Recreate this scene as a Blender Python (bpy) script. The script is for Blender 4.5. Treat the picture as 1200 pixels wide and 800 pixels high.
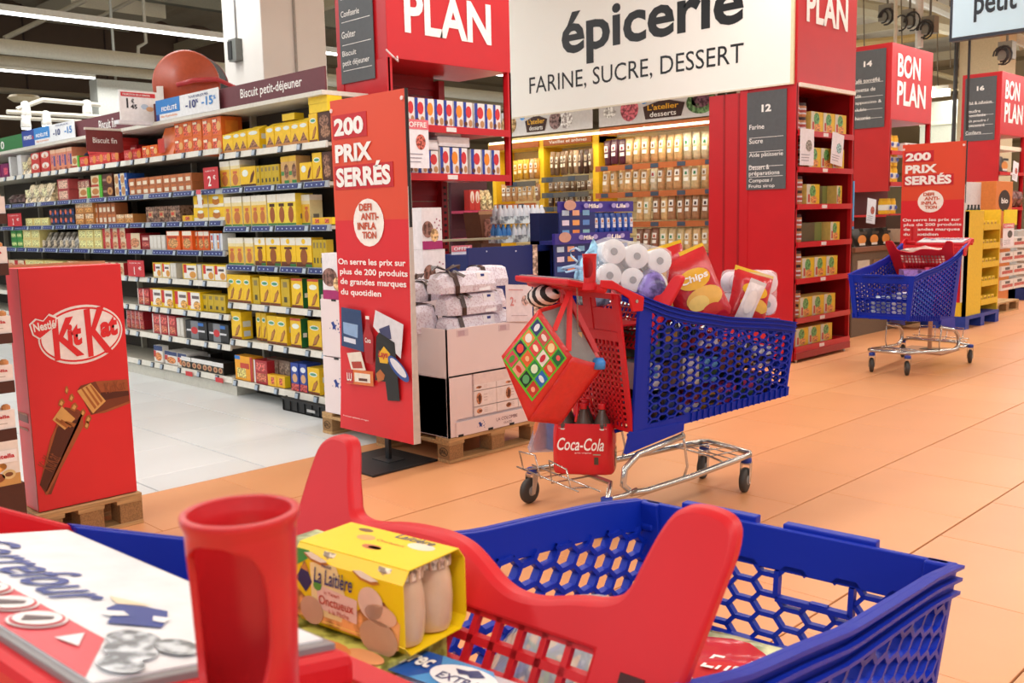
import bpy, bmesh, math, random
from math import sin, cos, pi, radians, sqrt, atan2
from mathutils import Matrix, Vector, Euler
random.seed(7)
for o in list(bpy.data.objects): bpy.data.objects.remove(o)
S = bpy.context.scene
C = S.collection
# ------------------------------------------------------------------ camera
CH = 1.4; FPX = 1120.0; PITCH = .12772; ROLL = -.02204
V3 = Vector
_fw = V3((1, 1, 0)).normalized(); _rt = V3((1, -1, 0)).normalized(); _up = V3((0, 0, 1))
F_ = _fw*cos(PITCH) - _up*sin(PITCH); U_ = _up*cos(PITCH) + _fw*sin(PITCH)
cr, sr = cos(ROLL), sin(ROLL)
RX = cr*_rt + sr*U_; UY = -sr*_rt + cr*U_
cd = bpy.data.cameras.new('camera'); cam = bpy.data.objects.new('camera', cd); C.objects.link(cam)
m3 = Matrix((RX, UY, -F_)).transposed()
cam.matrix_world = Matrix.Translation((0, 0, CH)) @ m3.to_4x4()
cd.sensor_width = 36; cd.lens = FPX/1200*36; cd.clip_start = .05; cd.clip_end = 200
cd.dof.use_dof = True; cd.dof.focus_distance = 3.2; cd.dof.aperture_fstop = 13
S.camera = cam
# ------------------------------------------------------------------ world, exposure
S.view_settings.view_transform = 'Standard'; S.view_settings.look = 'None'
S.view_settings.exposure = -0.17; S.view_settings.gamma = 1
w = bpy.data.worlds.new('world'); S.world = w; w.use_nodes = True
w.node_tree.nodes['Background'].inputs[0].default_value = (1, 1, 1, 1)
w.node_tree.nodes['Background'].inputs[1].default_value = .5
# ------------------------------------------------------------------ rows of ceiling lamps (their light)
def area(name, loc, sx, sy, power, col):
    l = bpy.data.lights.new(name, 'AREA'); l.shape = 'RECTANGLE'; l.size = sx; l.size_y = sy; l.energy = power; l.color = col
    o = bpy.data.objects.new(name, l); C.objects.link(o); o.location = loc; return o
for ly_, pw, c_ in ((-6.6, 900, (1, .99, .965)), (-1.2, 1000, (1, .99, .965)), (4.2, 1050, (1, .99, .965)), (9.6, 1150, (.99, 1, 1)), (15.0, 1000, (.99, 1, 1)), (20.5, 700, (1, .99, .97))):
    area('lamp_row', (14, ly_, 4.40), 48, .25, pw, c_)                                   # the tubes' light downwards
    u = area('lamp_row_up', (16, ly_, 4.62), 52, .3, pw*.42, c_); u.rotation_euler = (pi, 0, 0)   # and up to the roof

# ------------------------------------------------------------------ measuring helpers: a point of the shop seen at a picture point
def ray(x, y):
    a = (x-600)/FPX; b = (y-400)/FPX
    return F_ + (cr*a+sr*b)*_rt - (-sr*a+cr*b)*U_
def onz(x, y, z): d = ray(x, y); return V3((0, 0, CH)) + d*((z-CH)/d.z)
def onX(x, y, X): d = ray(x, y); return V3((0, 0, CH)) + d*(X/d.x)
def onY(x, y, Y): d = ray(x, y); return V3((0, 0, CH)) + d*(Y/d.y)
def proj(p):
    p = V3(p)-V3((0, 0, CH)); z = p.dot(F_); return 600+FPX*p.dot(RX)/z, 400-FPX*p.dot(UY)/z, z
def Yof(px, X, z):          # the y of the point of plane X, height z, that is seen at picture column px
    a, b = .5, 30.
    for _ in range(40):
        m = (a+b)/2
        if proj((X, m, z))[0] > px: a = m
        else: b = m
    return a
def Xof(px, Y, z):
    a, b = .5, 40.
    for _ in range(40):
        m = (a+b)/2
        if proj((m, Y, z))[0] < px: a = m
        else: b = m
    return a
# ------------------------------------------------------------------ materials
def lin(h):
    if isinstance(h, str):
        h = h.lstrip('#'); v = [int(h[i:i+2], 16)/255 for i in (0, 2, 4)]
    else: v = h
    return tuple((c/12.92 if c <= .04045 else ((c+.055)/1.055)**2.4) for c in v)
_M = {}
def M(col, rough=.45, kind='plain', metal=0., var=.06, scale=30, emit=0):
    key = (col, rough, kind, metal, var, scale, emit)
    if key in _M: return _M[key]
    m = bpy.data.materials.new('mat_%s_%s' % (kind, str(col).strip('#'))); m.use_nodes = True
    nt = m.node_tree; N = nt.nodes; L = nt.links; b = N['Principled BSDF']
    c = lin(col); b.inputs['Roughness'].default_value = rough; b.inputs['Metallic'].default_value = metal
    tc = N.new('ShaderNodeTexCoord'); nz = N.new('ShaderNodeTexNoise'); nz.inputs['Scale'].default_value = scale
    nz.inputs['Detail'].default_value = 3
    L.new(tc.outputs['Object'], nz.inputs['Vector'])
    rp = N.new('ShaderNodeValToRGB'); L.new(nz.outputs['Fac'], rp.inputs['Fac'])
    rp.color_ramp.elements[0].position = .3; rp.color_ramp.elements[1].position = .7
    d = tuple(x*(1-var) for x in c); e = tuple(min(1, x*(1+var)) for x in c)
    if kind == 'wood':
        mp = N.new('ShaderNodeMapping'); mp.inputs['Scale'].default_value = (1.5, 22, 22)
        L.new(tc.outputs['Object'], mp.inputs['Vector']); L.new(mp.outputs['Vector'], nz.inputs['Vector'])
        nz.inputs['Scale'].default_value = 3; d = tuple(x*.62 for x in c)
    if kind == 'chip':
        nz.inputs['Scale'].default_value = 160; d = tuple(x*.6 for x in c)
    if kind == 'print':      # a busy little printed picture: blotches of the ground colour and white or brown
        nz.inputs['Scale'].default_value = scale; d = tuple(x*.45 for x in c); e = tuple(min(1, x*1.5+.08) for x in c)
        rp.color_ramp.elements[0].position = .42; rp.color_ramp.elements[1].position = .58
    if kind == 'speckle':
        nz.inputs['Scale'].default_value = 90; rp.color_ramp.elements[0].position = .36; rp.color_ramp.elements[1].position = .5
        d = lin('#cdb9c6'); e = c
    rp.color_ramp.elements[0].color = (*d, 1); rp.color_ramp.elements[1].color = (*e, 1)
    L.new(rp.outputs['Color'], b.inputs['Base Color'])
    if kind == 'crumple':
        bp = N.new('ShaderNodeBump'); bp.inputs['Strength'].default_value = .6; bp.inputs['Distance'].default_value = .01
        n2 = N.new('ShaderNodeTexNoise'); n2.inputs['Scale'].default_value = 14; n2.inputs['Distortion'].default_value = .8
        L.new(tc.outputs['Object'], n2.inputs['Vector']); L.new(n2.outputs['Fac'], bp.inputs['Height']); L.new(bp.outputs['Normal'], b.inputs['Normal'])
    if kind == 'film':
        b.inputs['Alpha'].default_value = .45
        bp = N.new('ShaderNodeBump'); bp.inputs['Strength'].default_value = .8; bp.inputs['Distance'].default_value = .01
        n2 = N.new('ShaderNodeTexNoise'); n2.inputs['Scale'].default_value = 22; n2.inputs['Distortion'].default_value = 1.2
        L.new(tc.outputs['Object'], n2.inputs['Vector']); L.new(n2.outputs['Fac'], bp.inputs['Height']); L.new(bp.outputs['Normal'], b.inputs['Normal'])
    if kind == 'plastic': b.inputs['Specular IOR Level'].default_value = .28
    if kind == 'glass':
        b.inputs['Alpha'].default_value = .5
    if kind == 'thin':
        b.inputs['Alpha'].default_value = .25
    if emit:
        L.new(rp.outputs['Color'], b.inputs['Emission Color']); b.inputs['Emission Strength'].default_value = emit
    _M[key] = m; return m
RED = '#d8202a'; CRED = '#dd2230'; BLUE = '#1436b4'
# ------------------------------------------------------------------ mesh builder
class MB:
    def __init__(s): s.v = []; s.f = []; s.mi = []; s.m = []; s.T = Matrix.Identity(4)
    def mat(s, m):
        if m not in s.m: s.m.append(m)
        return s.m.index(m)
    def add(s, vs, fs, m):
        n = len(s.v); i = s.mat(m)
        s.v += [tuple(s.T @ V3(p)) for p in vs]
        for f in fs: s.f.append([n+k for k in f]); s.mi.append(i)
        return s
    def box(s, x0, x1, y0, y1, z0, z1, m):
        return s.hexa([(x0, y0, z0), (x1, y0, z0), (x1, y1, z0), (x0, y1, z0), (x0, y0, z1), (x1, y0, z1), (x1, y1, z1), (x0, y1, z1)], m)
    def hexa(s, v, m): return s.add(v, [(0, 3, 2, 1), (4, 5, 6, 7), (0, 1, 5, 4), (1, 2, 6, 5), (2, 3, 7, 6), (3, 0, 4, 7)], m)
    def poly(s, pts, m): return s.add(pts, [tuple(range(len(pts)))], m)
    def prism(s, pts, y0, y1, m, f=None):      # outline in x,z ; thickness y0..y1 ; f maps (x,y,z)
        n = len(pts); f = f or (lambda x, y, z: (x, y, z))
        vs = [f(x, y0, z) for x, z in pts] + [f(x, y1, z) for x, z in pts]
        fs = [tuple(range(n)), tuple(range(2*n-1, n-1, -1))] + [(i, n+i, n+(i+1) % n, (i+1) % n) for i in range(n)]
        return s.add(vs, fs, m)
    def tube(s, path, r, m, n=8, closed=False):
        P = [V3(p) for p in path]; k = len(P); vs = []; prev = None
        for i, p in enumerate(P):
            if closed: t = (P[(i+1) % k]-P[i-1])
            else: t = (P[min(i+1, k-1)]-P[max(i-1, 0)])
            t.normalize()
            a = prev if prev else (V3((0, 0, 1)) if abs(t.z) < .9 else V3((1, 0, 0)))
            u = (a - t*a.dot(t)).normalized(); w_ = t.cross(u); prev = u
            rr = r[i] if isinstance(r, (list, tuple)) else r
            vs += [p+u*(rr*cos(2*pi*j/n))+w_*(rr*sin(2*pi*j/n)) for j in range(n)]
        fs = []
        for i in range(k if closed else k-1):
            i2 = (i+1) % k
            for j in range(n): fs.append((i*n+j, i*n+(j+1) % n, i2*n+(j+1) % n, i2*n+j))
        if not closed: fs += [tuple(range(n-1, -1, -1)), tuple((k-1)*n+j for j in range(n))]
        return s.add(vs, fs, m)
    def lathe(s, prof, m, n=20, c=(0, 0, 0), axis='z', cap=True):
        vs = []
        for r, z in prof:
            for j in range(n):
                a = 2*pi*j/n; p = (r*cos(a), r*sin(a), z)
                if axis == 'y': p = (p[0], p[2], p[1])
                if axis == 'x': p = (p[2], p[0], p[1])
                vs.append((p[0]+c[0], p[1]+c[1], p[2]+c[2]))
        fs = []; k = len(prof)
        for i in range(k-1):
            for j in range(n): fs.append((i*n+j, i*n+(j+1) % n, (i+1)*n+(j+1) % n, (i+1)*n+j))
        if cap: fs += [tuple(range(n-1, -1, -1)), tuple((k-1)*n+j for j in range(n))]
        return s.add(vs, fs, m)
    # flat prints on the front (facing -y) at layer k
    def dec(s, shape, x0, z0, x1, z1, m, k=1, y=0):
        yy = y-.0008*k; cx, cz, a, b = (x0+x1)/2, (z0+z1)/2, (x1-x0)/2, (z1-z0)/2
        if shape == 'rect': pts = [(x0, z0), (x1, z0), (x1, z1), (x0, z1)]
        elif shape == 'oval': pts = [(cx+a*cos(2*pi*i/20), cz+b*sin(2*pi*i/20)) for i in range(20)]
        elif shape == 'tri': pts = [(x0, z0), (x1, z0), (cx, z1)]
        elif shape == 'leaf': pts = [(x0, z0), (cx, z0+b*.2), (x1, z1-b*.5), (x1-a*.2, z1), (cx-a*.3, cz+b*.3)]
        return s.poly([(x, yy, z) for x, z in pts], m)
    def mesh(s, name='mesh', smooth=False):
        me = bpy.data.meshes.new(name); me.from_pydata(s.v, [], s.f)
        for m in s.m: me.materials.append(m)
        me.polygons.foreach_set('material_index', s.mi)
        if smooth: me.polygons.foreach_set('use_smooth', [True]*len(s.f))
        me.update(); return me
    def build(s, name, parent=None, smooth=False, bevel=0, fix=True):
        me = s.mesh(name, smooth)
        if fix:
            b = bmesh.new(); b.from_mesh(me); bmesh.ops.recalc_face_normals(b, faces=b.faces); b.to_mesh(me); b.free()
        o = bpy.data.objects.new(name, me); C.objects.link(o)
        if parent: o.parent = parent
        if bevel:
            md = o.modifiers.new('bevel', 'BEVEL'); md.width = bevel; md.segments = 2; md.limit_method = 'ANGLE'; md.angle_limit = radians(40)
        if smooth or bevel:
            pass
        return o
def smooth(o, ang=40):
    me = o.data; me.polygons.foreach_set('use_smooth', [True]*len(me.polygons))
    b = bmesh.new(); b.from_mesh(me)
    for e in b.edges:
        if len(e.link_faces) == 2 and e.calc_face_angle(0) > radians(ang): e.smooth = False
    b.to_mesh(me); b.free(); return o
def tag(o, label=None, cat=None, group=None, kind=None):
    if label: o['label'] = label
    if cat: o['category'] = cat
    if group: o['group'] = group
    if kind: o['kind'] = kind
    return o
def empty(name, loc=(0, 0, 0), rz=0, label=None, cat=None, group=None):
    o = bpy.data.objects.new(name, None); C.objects.link(o); o.location = loc; o.rotation_euler = (0, 0, rz)
    o.empty_display_size = .1
    return tag(o, label, cat, group)
_kids = {}
def copy_tree(o, parent=None):
    c = o.copy(); C.objects.link(c)
    if parent: c.parent = parent
    for ch in o.children: copy_tree(ch, c)
    return c
ORD = ['leftmost', 'second', 'third', 'fourth', 'fifth', 'sixth', 'seventh', 'eighth', 'ninth', 'tenth', 'eleventh', 'twelfth', 'thirteenth', 'fourteenth', 'fifteenth', 'sixteenth', 'seventeenth', 'eighteenth', 'nineteenth', 'twentieth']
def olab(i, n, desc, where):
    if n == 1: return '%s %s' % (desc, where)
    p = 'leftmost' if i == 0 else 'rightmost' if i == n-1 else ORD[i]
    return '%s %s %s' % (p, desc, where)
# ------------------------------------------------------------------ lettering
def text(s, x0, z0, x1, z1, mat, parent, y=-.0015, bold=0, shear=0, T=None, name='lettering', keep=False, align='C'):
    cu = bpy.data.curves.new('t', 'FONT'); cu.body = s; cu.size = 1; cu.offset = bold; cu.resolution_u = 3
    cu.align_x = 'CENTER' if (align == 'C') else 'LEFT'
    o = bpy.data.objects.new('t', cu); me = bpy.data.meshes.new_from_object(o)
    bpy.data.objects.remove(o); bpy.data.curves.remove(cu)
    if not me.vertices: return None
    xs = [v.co.x for v in me.vertices]; ys = [v.co.y for v in me.vertices]
    a0, a1, b0, b1 = min(xs), max(xs), min(ys), max(ys)
    sx = (x1-x0)/(a1-a0); sz = (z1-z0)/(b1-b0)
    if keep:
        sx = min(sx, sz); sz = sx
    cx, cz = (x0+x1)/2, (z0+z1)/2; ax, az = (a0+a1)/2, (b0+b1)/2
    for v in me.vertices:
        u = (v.co.x-ax)*sx; t = (v.co.y-az)*sz
        xx = (cx+u) if (align == 'C' or not keep) else (x0+(v.co.x-a0)*sx)
        p = V3((xx + shear*t, y, cz+t))
        v.co = (T @ p) if T else p
    me.materials.clear(); me.materials.append(mat)
    r = bpy.data.objects.new(name, me); C.objects.link(r)
    if parent: r.parent = parent
    return r
FX = -pi/2      # root rotation for things whose front faces -X (along the biscuit aisle)
# ================================================================== THE SETTING
floor = empty('floor'); tag(floor, kind='structure')
fb = MB(); fb.box(-6, 60, -12, 40, -.12, -.012, M('#2a211c', .9)); o = fb.build('floor_base', floor)
TO = [M('#dc9a69', .37, 'plain', 0, .05, 1.3), M('#da9867', .37, 'plain', 0, .05, 1.1), M('#dd9d6c', .37, 'plain', 0, .05, 1.6)]
TW = [M('#e0e4e6', .28, 'plain', 0, .03, 1.3), M('#dde1e3', .28, 'plain', 0, .03, 1.1)]
_tm = {}
def tile_mesh(w_, d_, m):
    k = (round(w_, 4), round(d_, 4), m.name)
    if k not in _tm:
        b = MB(); a, e = w_/2, d_/2; c_ = .0015
        b.add([(-a, -e, -.012), (a, -e, -.012), (a, e, -.012), (-a, e, -.012), (-a, -e, -.0015), (a, -e, -.0015), (a, e, -.0015), (-a, e, -.0015), (-a+c_, -e+c_, 0), (a-c_, -e+c_, 0), (a-c_, e-c_, 0), (-a+c_, e-c_, 0)],
              [(0, 1, 5, 4), (1, 2, 6, 5), (2, 3, 7, 6), (3, 0, 4, 7), (4, 5, 9, 8), (5, 6, 10, 9), (6, 7, 11, 10), (7, 4, 8, 11), (8, 9, 10, 11)], m)
        _tm[k] = b.mesh('floor_tile')
    return _tm[k]
spots = []
TLX, TLY = .637, .665
for j in range(0, 26):
    y0 = 4.855-TLY*(j+1)
    off = .60 if j % 2 == 0 else .30
    for i in range(-8, 60):
        spots.append((off+TLX*i+TLX/2, y0+TLY/2, TLX-.003, TLY-.0085, 0))
TLW = .646
for i in range(-6, 36):
    x0 = 2.164+TLW*i
    for j in range(0, 24):
        yo = 4.855 + (0 if i % 2 else -.33)
        y0, y1 = yo+TLW*1.0*j, yo+TLW*(j+1)
        y0 = max(y0, 4.855)
        if y1-y0 > .05: spots.append((x0+TLW/2, (y0+y1)/2, TLW-.009, y1-y0-.004, 1))
def vis(x, y):
    d = V3((x, y, 0-CH)).dot(F_)
    if d < .8: return None
    p = proj((x, y, 0))
    return p[2] if (-60 < p[0] < 1260 and 330 < p[1] < 880) else None
L_ = sorted([(vis(s[0], s[1]), s) for s in spots if vis(s[0], s[1])], key=lambda t: t[0])
near = [s for d, s in L_ if not (s[4] == 1 and (s[0] > 3.95 and s[0] < 8.9))][:285]
ns = set(near); rest = MB()
for k, s in enumerate(near):
    m = (TO if s[4] == 0 else TW)[random.randrange(3 if s[4] == 0 else 2)]
    o = bpy.data.objects.new('floor_tile', tile_mesh(s[2], s[3], m)); C.objects.link(o); o.parent = floor
    o.location = (s[0], s[1], random.uniform(-.0004, .0004))
for s in spots:
    if s not in ns:
        x, y, a, b_, t = s; rest.box(x-a/2, x+a/2, y-b_/2, y+b_/2, -.012, 0, (TO if t == 0 else TW)[0])
o = rest.build('far_tiles', floor, fix=False); o['kind'] = 'stuff'
# ceiling: ribbed metal sheet with beams
cl = MB(); mc = M('#cdbfa4', .7, 'plain', 0, .05, 3)
n = 170; vs = []; fs = []
for i in range(n):
    x = -6+66*i/(n-1); z = 8.2+(.12 if (i//2) % 2 else 0)
    vs += [(x, -12, z), (x, 44, z)]
for i in range(n-1): fs.append((2*i, 2*i+1, 2*i+3, 2*i+2))
cl.add(vs, fs, mc); ceil_ = cl.build('ceiling', fix=False); tag(ceil_, kind='structure')
for Yb in (26., 18., 10.):
    b = MB(); b.box(-6, 60, Yb-.15, Yb+.15, 7.5, 8.2, M('#8a8674', .6)); o = b.build('beam', ceil_)
for Xb in (16, 24, 32, 40):
    b = MB(); b.box(Xb-.1, Xb+.1, -12, 32, 7.3, 7.6, M('#c4b594', .6)); o = b.build('beam', ceil_)
mb = MB(); mb.box(-6, 19, 32, 32.2, 0, 9, M('#64503f', .8, 'plain', 0, .08, .5))
o = mb.build('wall_back'); tag(o, kind='structure')
for k in range(9):
    b = MB(); b.box(-4+2.5*k, -3.96+2.5*k, 31.96, 32, 2, 9, M('#43322a', .8)); b.build('wall_panel_joint', o)
mb = MB(); mb.box(19, 60, 32, 32.2, 0, 9, M('#a8987a', .8, 'plain', 0, .08, .5)); o2 = mb.build('wall_far'); tag(o2, kind='structure')
for k in range(5):
    b = MB(); b.box(19, 60, 31.9, 32, 2.2+1.3*k, 2.3+1.3*k, M('#8d7d62', .8)); b.build('wall_rail', o2)
mb = MB(); mb.box(45, 45.2, -12, 32, 0, 9, M('#c2aa82', .8, 'plain', 0, .08, .5)); o3 = mb.build('wall_right'); tag(o3, kind='structure')
for k in range(5):
    b = MB(); b.box(44.85, 45, -12, 32, 3+1.15*k, 3.12+1.15*k, M('#94805c', .8)); b.build('wall_rail', o3)
# pillars
mb = MB(); mp = M('#e6e2dc', .6, 'plain', 0, .03, 2)
mb.box(5.5, 6.3, 9.1, 9.9, 0, 8.2, mp); pil = mb.build('pillar', bevel=.01); tag(pil, 'white square pillar rising behind the biscuit shelves', 'pillar')
b = MB(); b.tube([(5.49, 9.62, 8.2), (5.49, 9.6, 3.35)], .012, M('#8c8c8c', .5)); b.build('cable', pil)
b = MB(); b.box(5.42, 5.5, 9.5, 9.66, 3.15, 3.38, M('#70736f', .5)); b.box(5.41, 5.42, 9.58, 9.66, 3.17, 3.36, M('#202020', .5)); b.build('junction_box', pil)
b = MB(); b.tube([(5.9, 9.09, 8.2), (5.9, 9.09, 2.4)], .015, M('#a8a29a', .5)); b.build('pipe', pil)
mb = MB(); mb.box(19, 19.9, 6.3, 7.0, 0, 8.2, M('#c7b793', .6)); o = mb.build('pillar'); tag(o, 'beige far pillar seen under the hanging screen', 'pillar')
b = MB(); b.tube([(18.98, 7.05, 8.2), (18.98, 7.05, 2)], .04, M('#3a3a38', .5)); b.build('pipe', o)
# hanging strip lights and pipes above the aisles (all run along X)
def strip(Y, z, x0, x1, lab, lit=True):
    r = empty('strip_light', (x0, Y, z), 0, lab, 'light', 'strip lights')
    b = MB(); b.box(0, x1-x0, -.07, .07, .0, .09, M('#cfcfc8', .5)); b.build('housing', r)
    b = MB(); b.box(0, x1-x0, -.03, .03, -.035, 0, M('#ffffff', .5, 'plain', 0, 0, 30, 5.0 if lit else .6)); b.build('tube', r)
    for k in range(3):
        x = (x1-x0)*(.2+.3*k); b = MB(); b.tube([(x, 0, .09), (x, 0, 8.2-z)], .006, M('#9a9a92', .5)); b.build('hanger', r)
strip(14.95, 4.47, -2, 30, 'long lit strip light, highest across top left, passing behind pillar')
strip(20.5, 4.5, -2, 8.4, 'lower lit strip light ending beside the white duct panel')
def pipe(Y, z, x0, x1, r, lab, col='#b5b0a0'):
    b = MB(); b.tube([(x0, Y, z), ((x0+x1)/2, Y, z-.01), (x1, Y, z)], r, M(col, .5), 10); o = b.build('ceiling_pipe', smooth=True); tag(o, lab, 'pipe')
pipe(17.75, 4.47, -2, 20, .13, 'thick pale pipe running between the two strip lights, top left')
pipe(19.4, 4.5, -2, 20, .1, 'second pale pipe just above the lower strip light', '#a59c88')
pipe(23.5, 4.5, -2, 11, .07, 'thin pipe low on the dark wall, under the strip lights', '#8d8372')
pipe(13.2, 5.05, 8.5, 30, .1, 'pale duct at the top between pillar and red end display', '#b7b3a2')
a = onY(113, 92, 21.); c_ = onY(200, 92, 21.)
mb = MB(); mb.box(a.x, c_.x+3, 21, 21.4, 2.2, a.z, M('#b9bbb4', .6)); o = mb.build('duct_panel')
for x_ in (a.x+.5, c_.x+2): b = MB(); b.tube([(x_, 21.2, a.z), (x_, 21.2, 8.2)], .03, M('#9a9a92', .5)); b.build('hanger', o)
tag(o, 'white panel hanging behind the price sign at upper left', 'panel')
# diagonal brace and drop pipe at top left
p0 = onY(5, 45, 24.); p1 = onY(100, 0, 24.); b = MB(); b.tube([p0, p1], .06, M('#a39b88', .6)); o = b.build('roof_brace'); tag(o, 'slanting roof brace in the top left corner', 'beam')
p0 = onY(100, 28, 25.); p1 = onY(150, 6, 25.); b = MB(); b.tube([p0, onY(180, -12, 25.)], .05, M('#a39b88', .6)); o = b.build('roof_brace'); tag(o, 'second short roof brace right of the first', 'beam')
P = [onY(166, -52, 22.), onY(168, 4, 22.), onY(171, 50, 22.), onY(162, 55, 22.), onY(162, 63, 22.)]
b = MB(); b.tube(P, .04, M('#a9a292', .6)); o = b.build('drop_pipe'); tag(o, 'bent thin pipe dropping from the roof above the hose reel', 'pipe')
a = onY(75, 6, 27.); b = MB(); b.box(a.x, a.x+2.6, 26.5, 29, a.z-.1, a.z+.3, M('#d2c6aa', .6)); o = b.build('roof_light_box'); tag(o, 'pale square roof box at the top left', 'box')
# track with spotlights
def trk(pts): return [onY(x, y, 15.5) for x, y in pts]
r = empty('track_light', trk([(60, 125)])[0], 0, 'white track frame with spotlights above the biscuit shelves', 'light')
def rel(p): return p - r.location
b = MB(); b.tube([rel(p) for p in trk([(8, 131), (117, 137)])], .035, M('#d8d3c6', .5)); b.build('rail', r)
b = MB(); b.tube([rel(p) for p in trk([(20, 128), (50, 117), (117, 123)])], .035, M('#d8d3c6', .5)); b.build('rail', r)
b = MB(); b.tube([rel(p) for p in trk([(-5, 137), (95, 142)])], .03, M('#c8c3b6', .5)); b.build('rail', r)
for px, py in ((30, 128), (102, 126), (30, 142), (54, 139)):
    p = rel(onY(px, py, 15.5)); b = MB(); b.lathe([(.02, .12), (.06, .1), (.075, -.08), (.07, -.1)], M('#e8e6e0', .5), 14, p); h = b.build('spotlight', r, True)
    b = MB(); b.lathe([(.065, 0), (.06, -.02)], M('#fffdf0', .5, 'plain', 0, 0, 30, 4), 14, (p.x, p.y, p.z-.1)); b.build('lamp', h)
a = onY(28, 112, 20.); b = MB(); b.lathe([(.25, 0), (.3, -.05), (.2, -.12)], M('#b9a98a', .6), 16, a); o = b.build('ceiling_diffuser'); tag(o, 'round beige ceiling diffuser on the dark wall at left', 'vent')
# right background: trusses, cable reels, wires
def tubething(name, pts, Y, r_, col, lab, cat='pipe'):
    b = MB(); b.tube([onX(x, y, Y) for x, y in pts], r_, M(col, .6), 8); o = b.build(name); tag(o, lab, cat); return o
tubething('roof_beam', [(1000, 8), (1075, 22), (1200, 48)], 24, .22, '#a89c80', 'large pale duct high behind the aisle 14 sign', 'duct')
tubething('roof_beam', [(995, 52), (1060, 46), (1110, 38)], 30, .12, '#c8a86a', 'yellowish beam crossing behind the aisle 14 sign', 'beam')
tubething('roof_beam', [(1066, -5), (1120, 18), (1180, 40), (1215, 55)], 20, .1, '#d9d4c6', 'pale strip beam slanting behind the hanging screen', 'beam')
tubething('roof_beam', [(1094, 86), (1135, 96)], 28, .07, '#c0ae88', 'thin beam right of the aisle 14 sign', 'beam')
tubething('roof_beam', [(1094, 104), (1135, 101), (1215, 96)], 26, .09, '#cbb78e', 'thin pale beam above the far lit lamp', 'beam')
tubething('roof_beam', [(1000, 24), (1050, 16), (1120, 4)], 36, .1, '#8f7c58', 'brown rafter behind the ceiling duct', 'beam')
tubething('roof_beam', [(1000, 40), (1100, 24), (1200, 10)], 38, .08, '#7d6b4b', 'lower brown rafter behind the ceiling duct', 'beam')
tubething('hanging_pole', [(1079, -130), (1077, 56)], 17, .07, '#d6d2c8', 'white pole holding up the aisle 14 sign', 'pole')
tubething('hanging_pole', [(1052, -160), (1049, 50)], 16, .03, '#c9c2ae', 'thin rod left of the white pole', 'pole')
rr = random.Random(3)
for k, (px, py, s) in enumerate(((1040, 14, 1.), (1066, 20, .8), (1090, 28, .9), (1180, 58, .9))):
    c0 = onX(px, py, 17.); r = empty('cable_box', c0, 0, ['grey junction box with looped black cables, leftmost under the roof', 'second grey junction box with black cables under the roof', 'third grey junction box left of the hanging screen', 'cable bundle hanging below the right screen'][k], 'cable box')
    b = MB(); b.box(-.1, .1, -.12*s, .12*s, -.16, .12, M('#7f7a6c', .6)); b.build('box', r)
    b = MB(); b.tube([(0, 0, .12), (0, 0, 8.2-c0.z)], .02, M('#6a6456', .6)); b.build('hanger', r)
    for q in range(3):
        a0 = rr.uniform(-.1, .1); rad = rr.uniform(.08, .14)
        b = MB(); b.tube([(-.12, a0+rad*cos(t), -.1+rad*1.2*sin(t)) for t in [i*.5 for i in range(11)]], .014, M('#2b2622', .6), 6); b.build('cable', r)
for k, px in enumerate((1012, 1056, 1098, 1113, 1124)):
    tubething('hanging_wire', [(px, -5), (px+1, 70+rr.uniform(-20, 40))], 22+k, .015, '#5a4c38', olab(k, 5, 'thin dark wire', 'hanging behind the aisle signs'), 'wire')
p = onX(1091, 109, 24.); r = empty('lamp', p, 0, 'far lit ceiling lamp between the aisle 14 and 16 signs', 'light')
b = MB(); b.box(-.1, .1, -.42, .42, -.1, .06, M('#fffbe8', .5, 'plain', 0, 0, 30, 4)); b.build('diffuser', r)
b = MB(); b.box(-.14, .14, -.46, .46, .06, .14, M('#c8c0aa', .5)); b.build('housing', r)
a = onX(1088, 120, 26.); c2 = onX(1133, 165, 26.)
b = MB(); b.box(26, 26.2, c2.y-1, a.y+.2, 0, a.z, M('#d3d5c2', .6)); o = b.build('far_panel'); tag(o, 'pale greenish panel between the aisle 14 and 16 displays', 'panel')
b = MB(); b.box(25.95, 26, c2.y-1, a.y+.2, a.z-.6, a.z-.5, M('#e8e4cc', .6)); b.build('rail', o)

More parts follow.
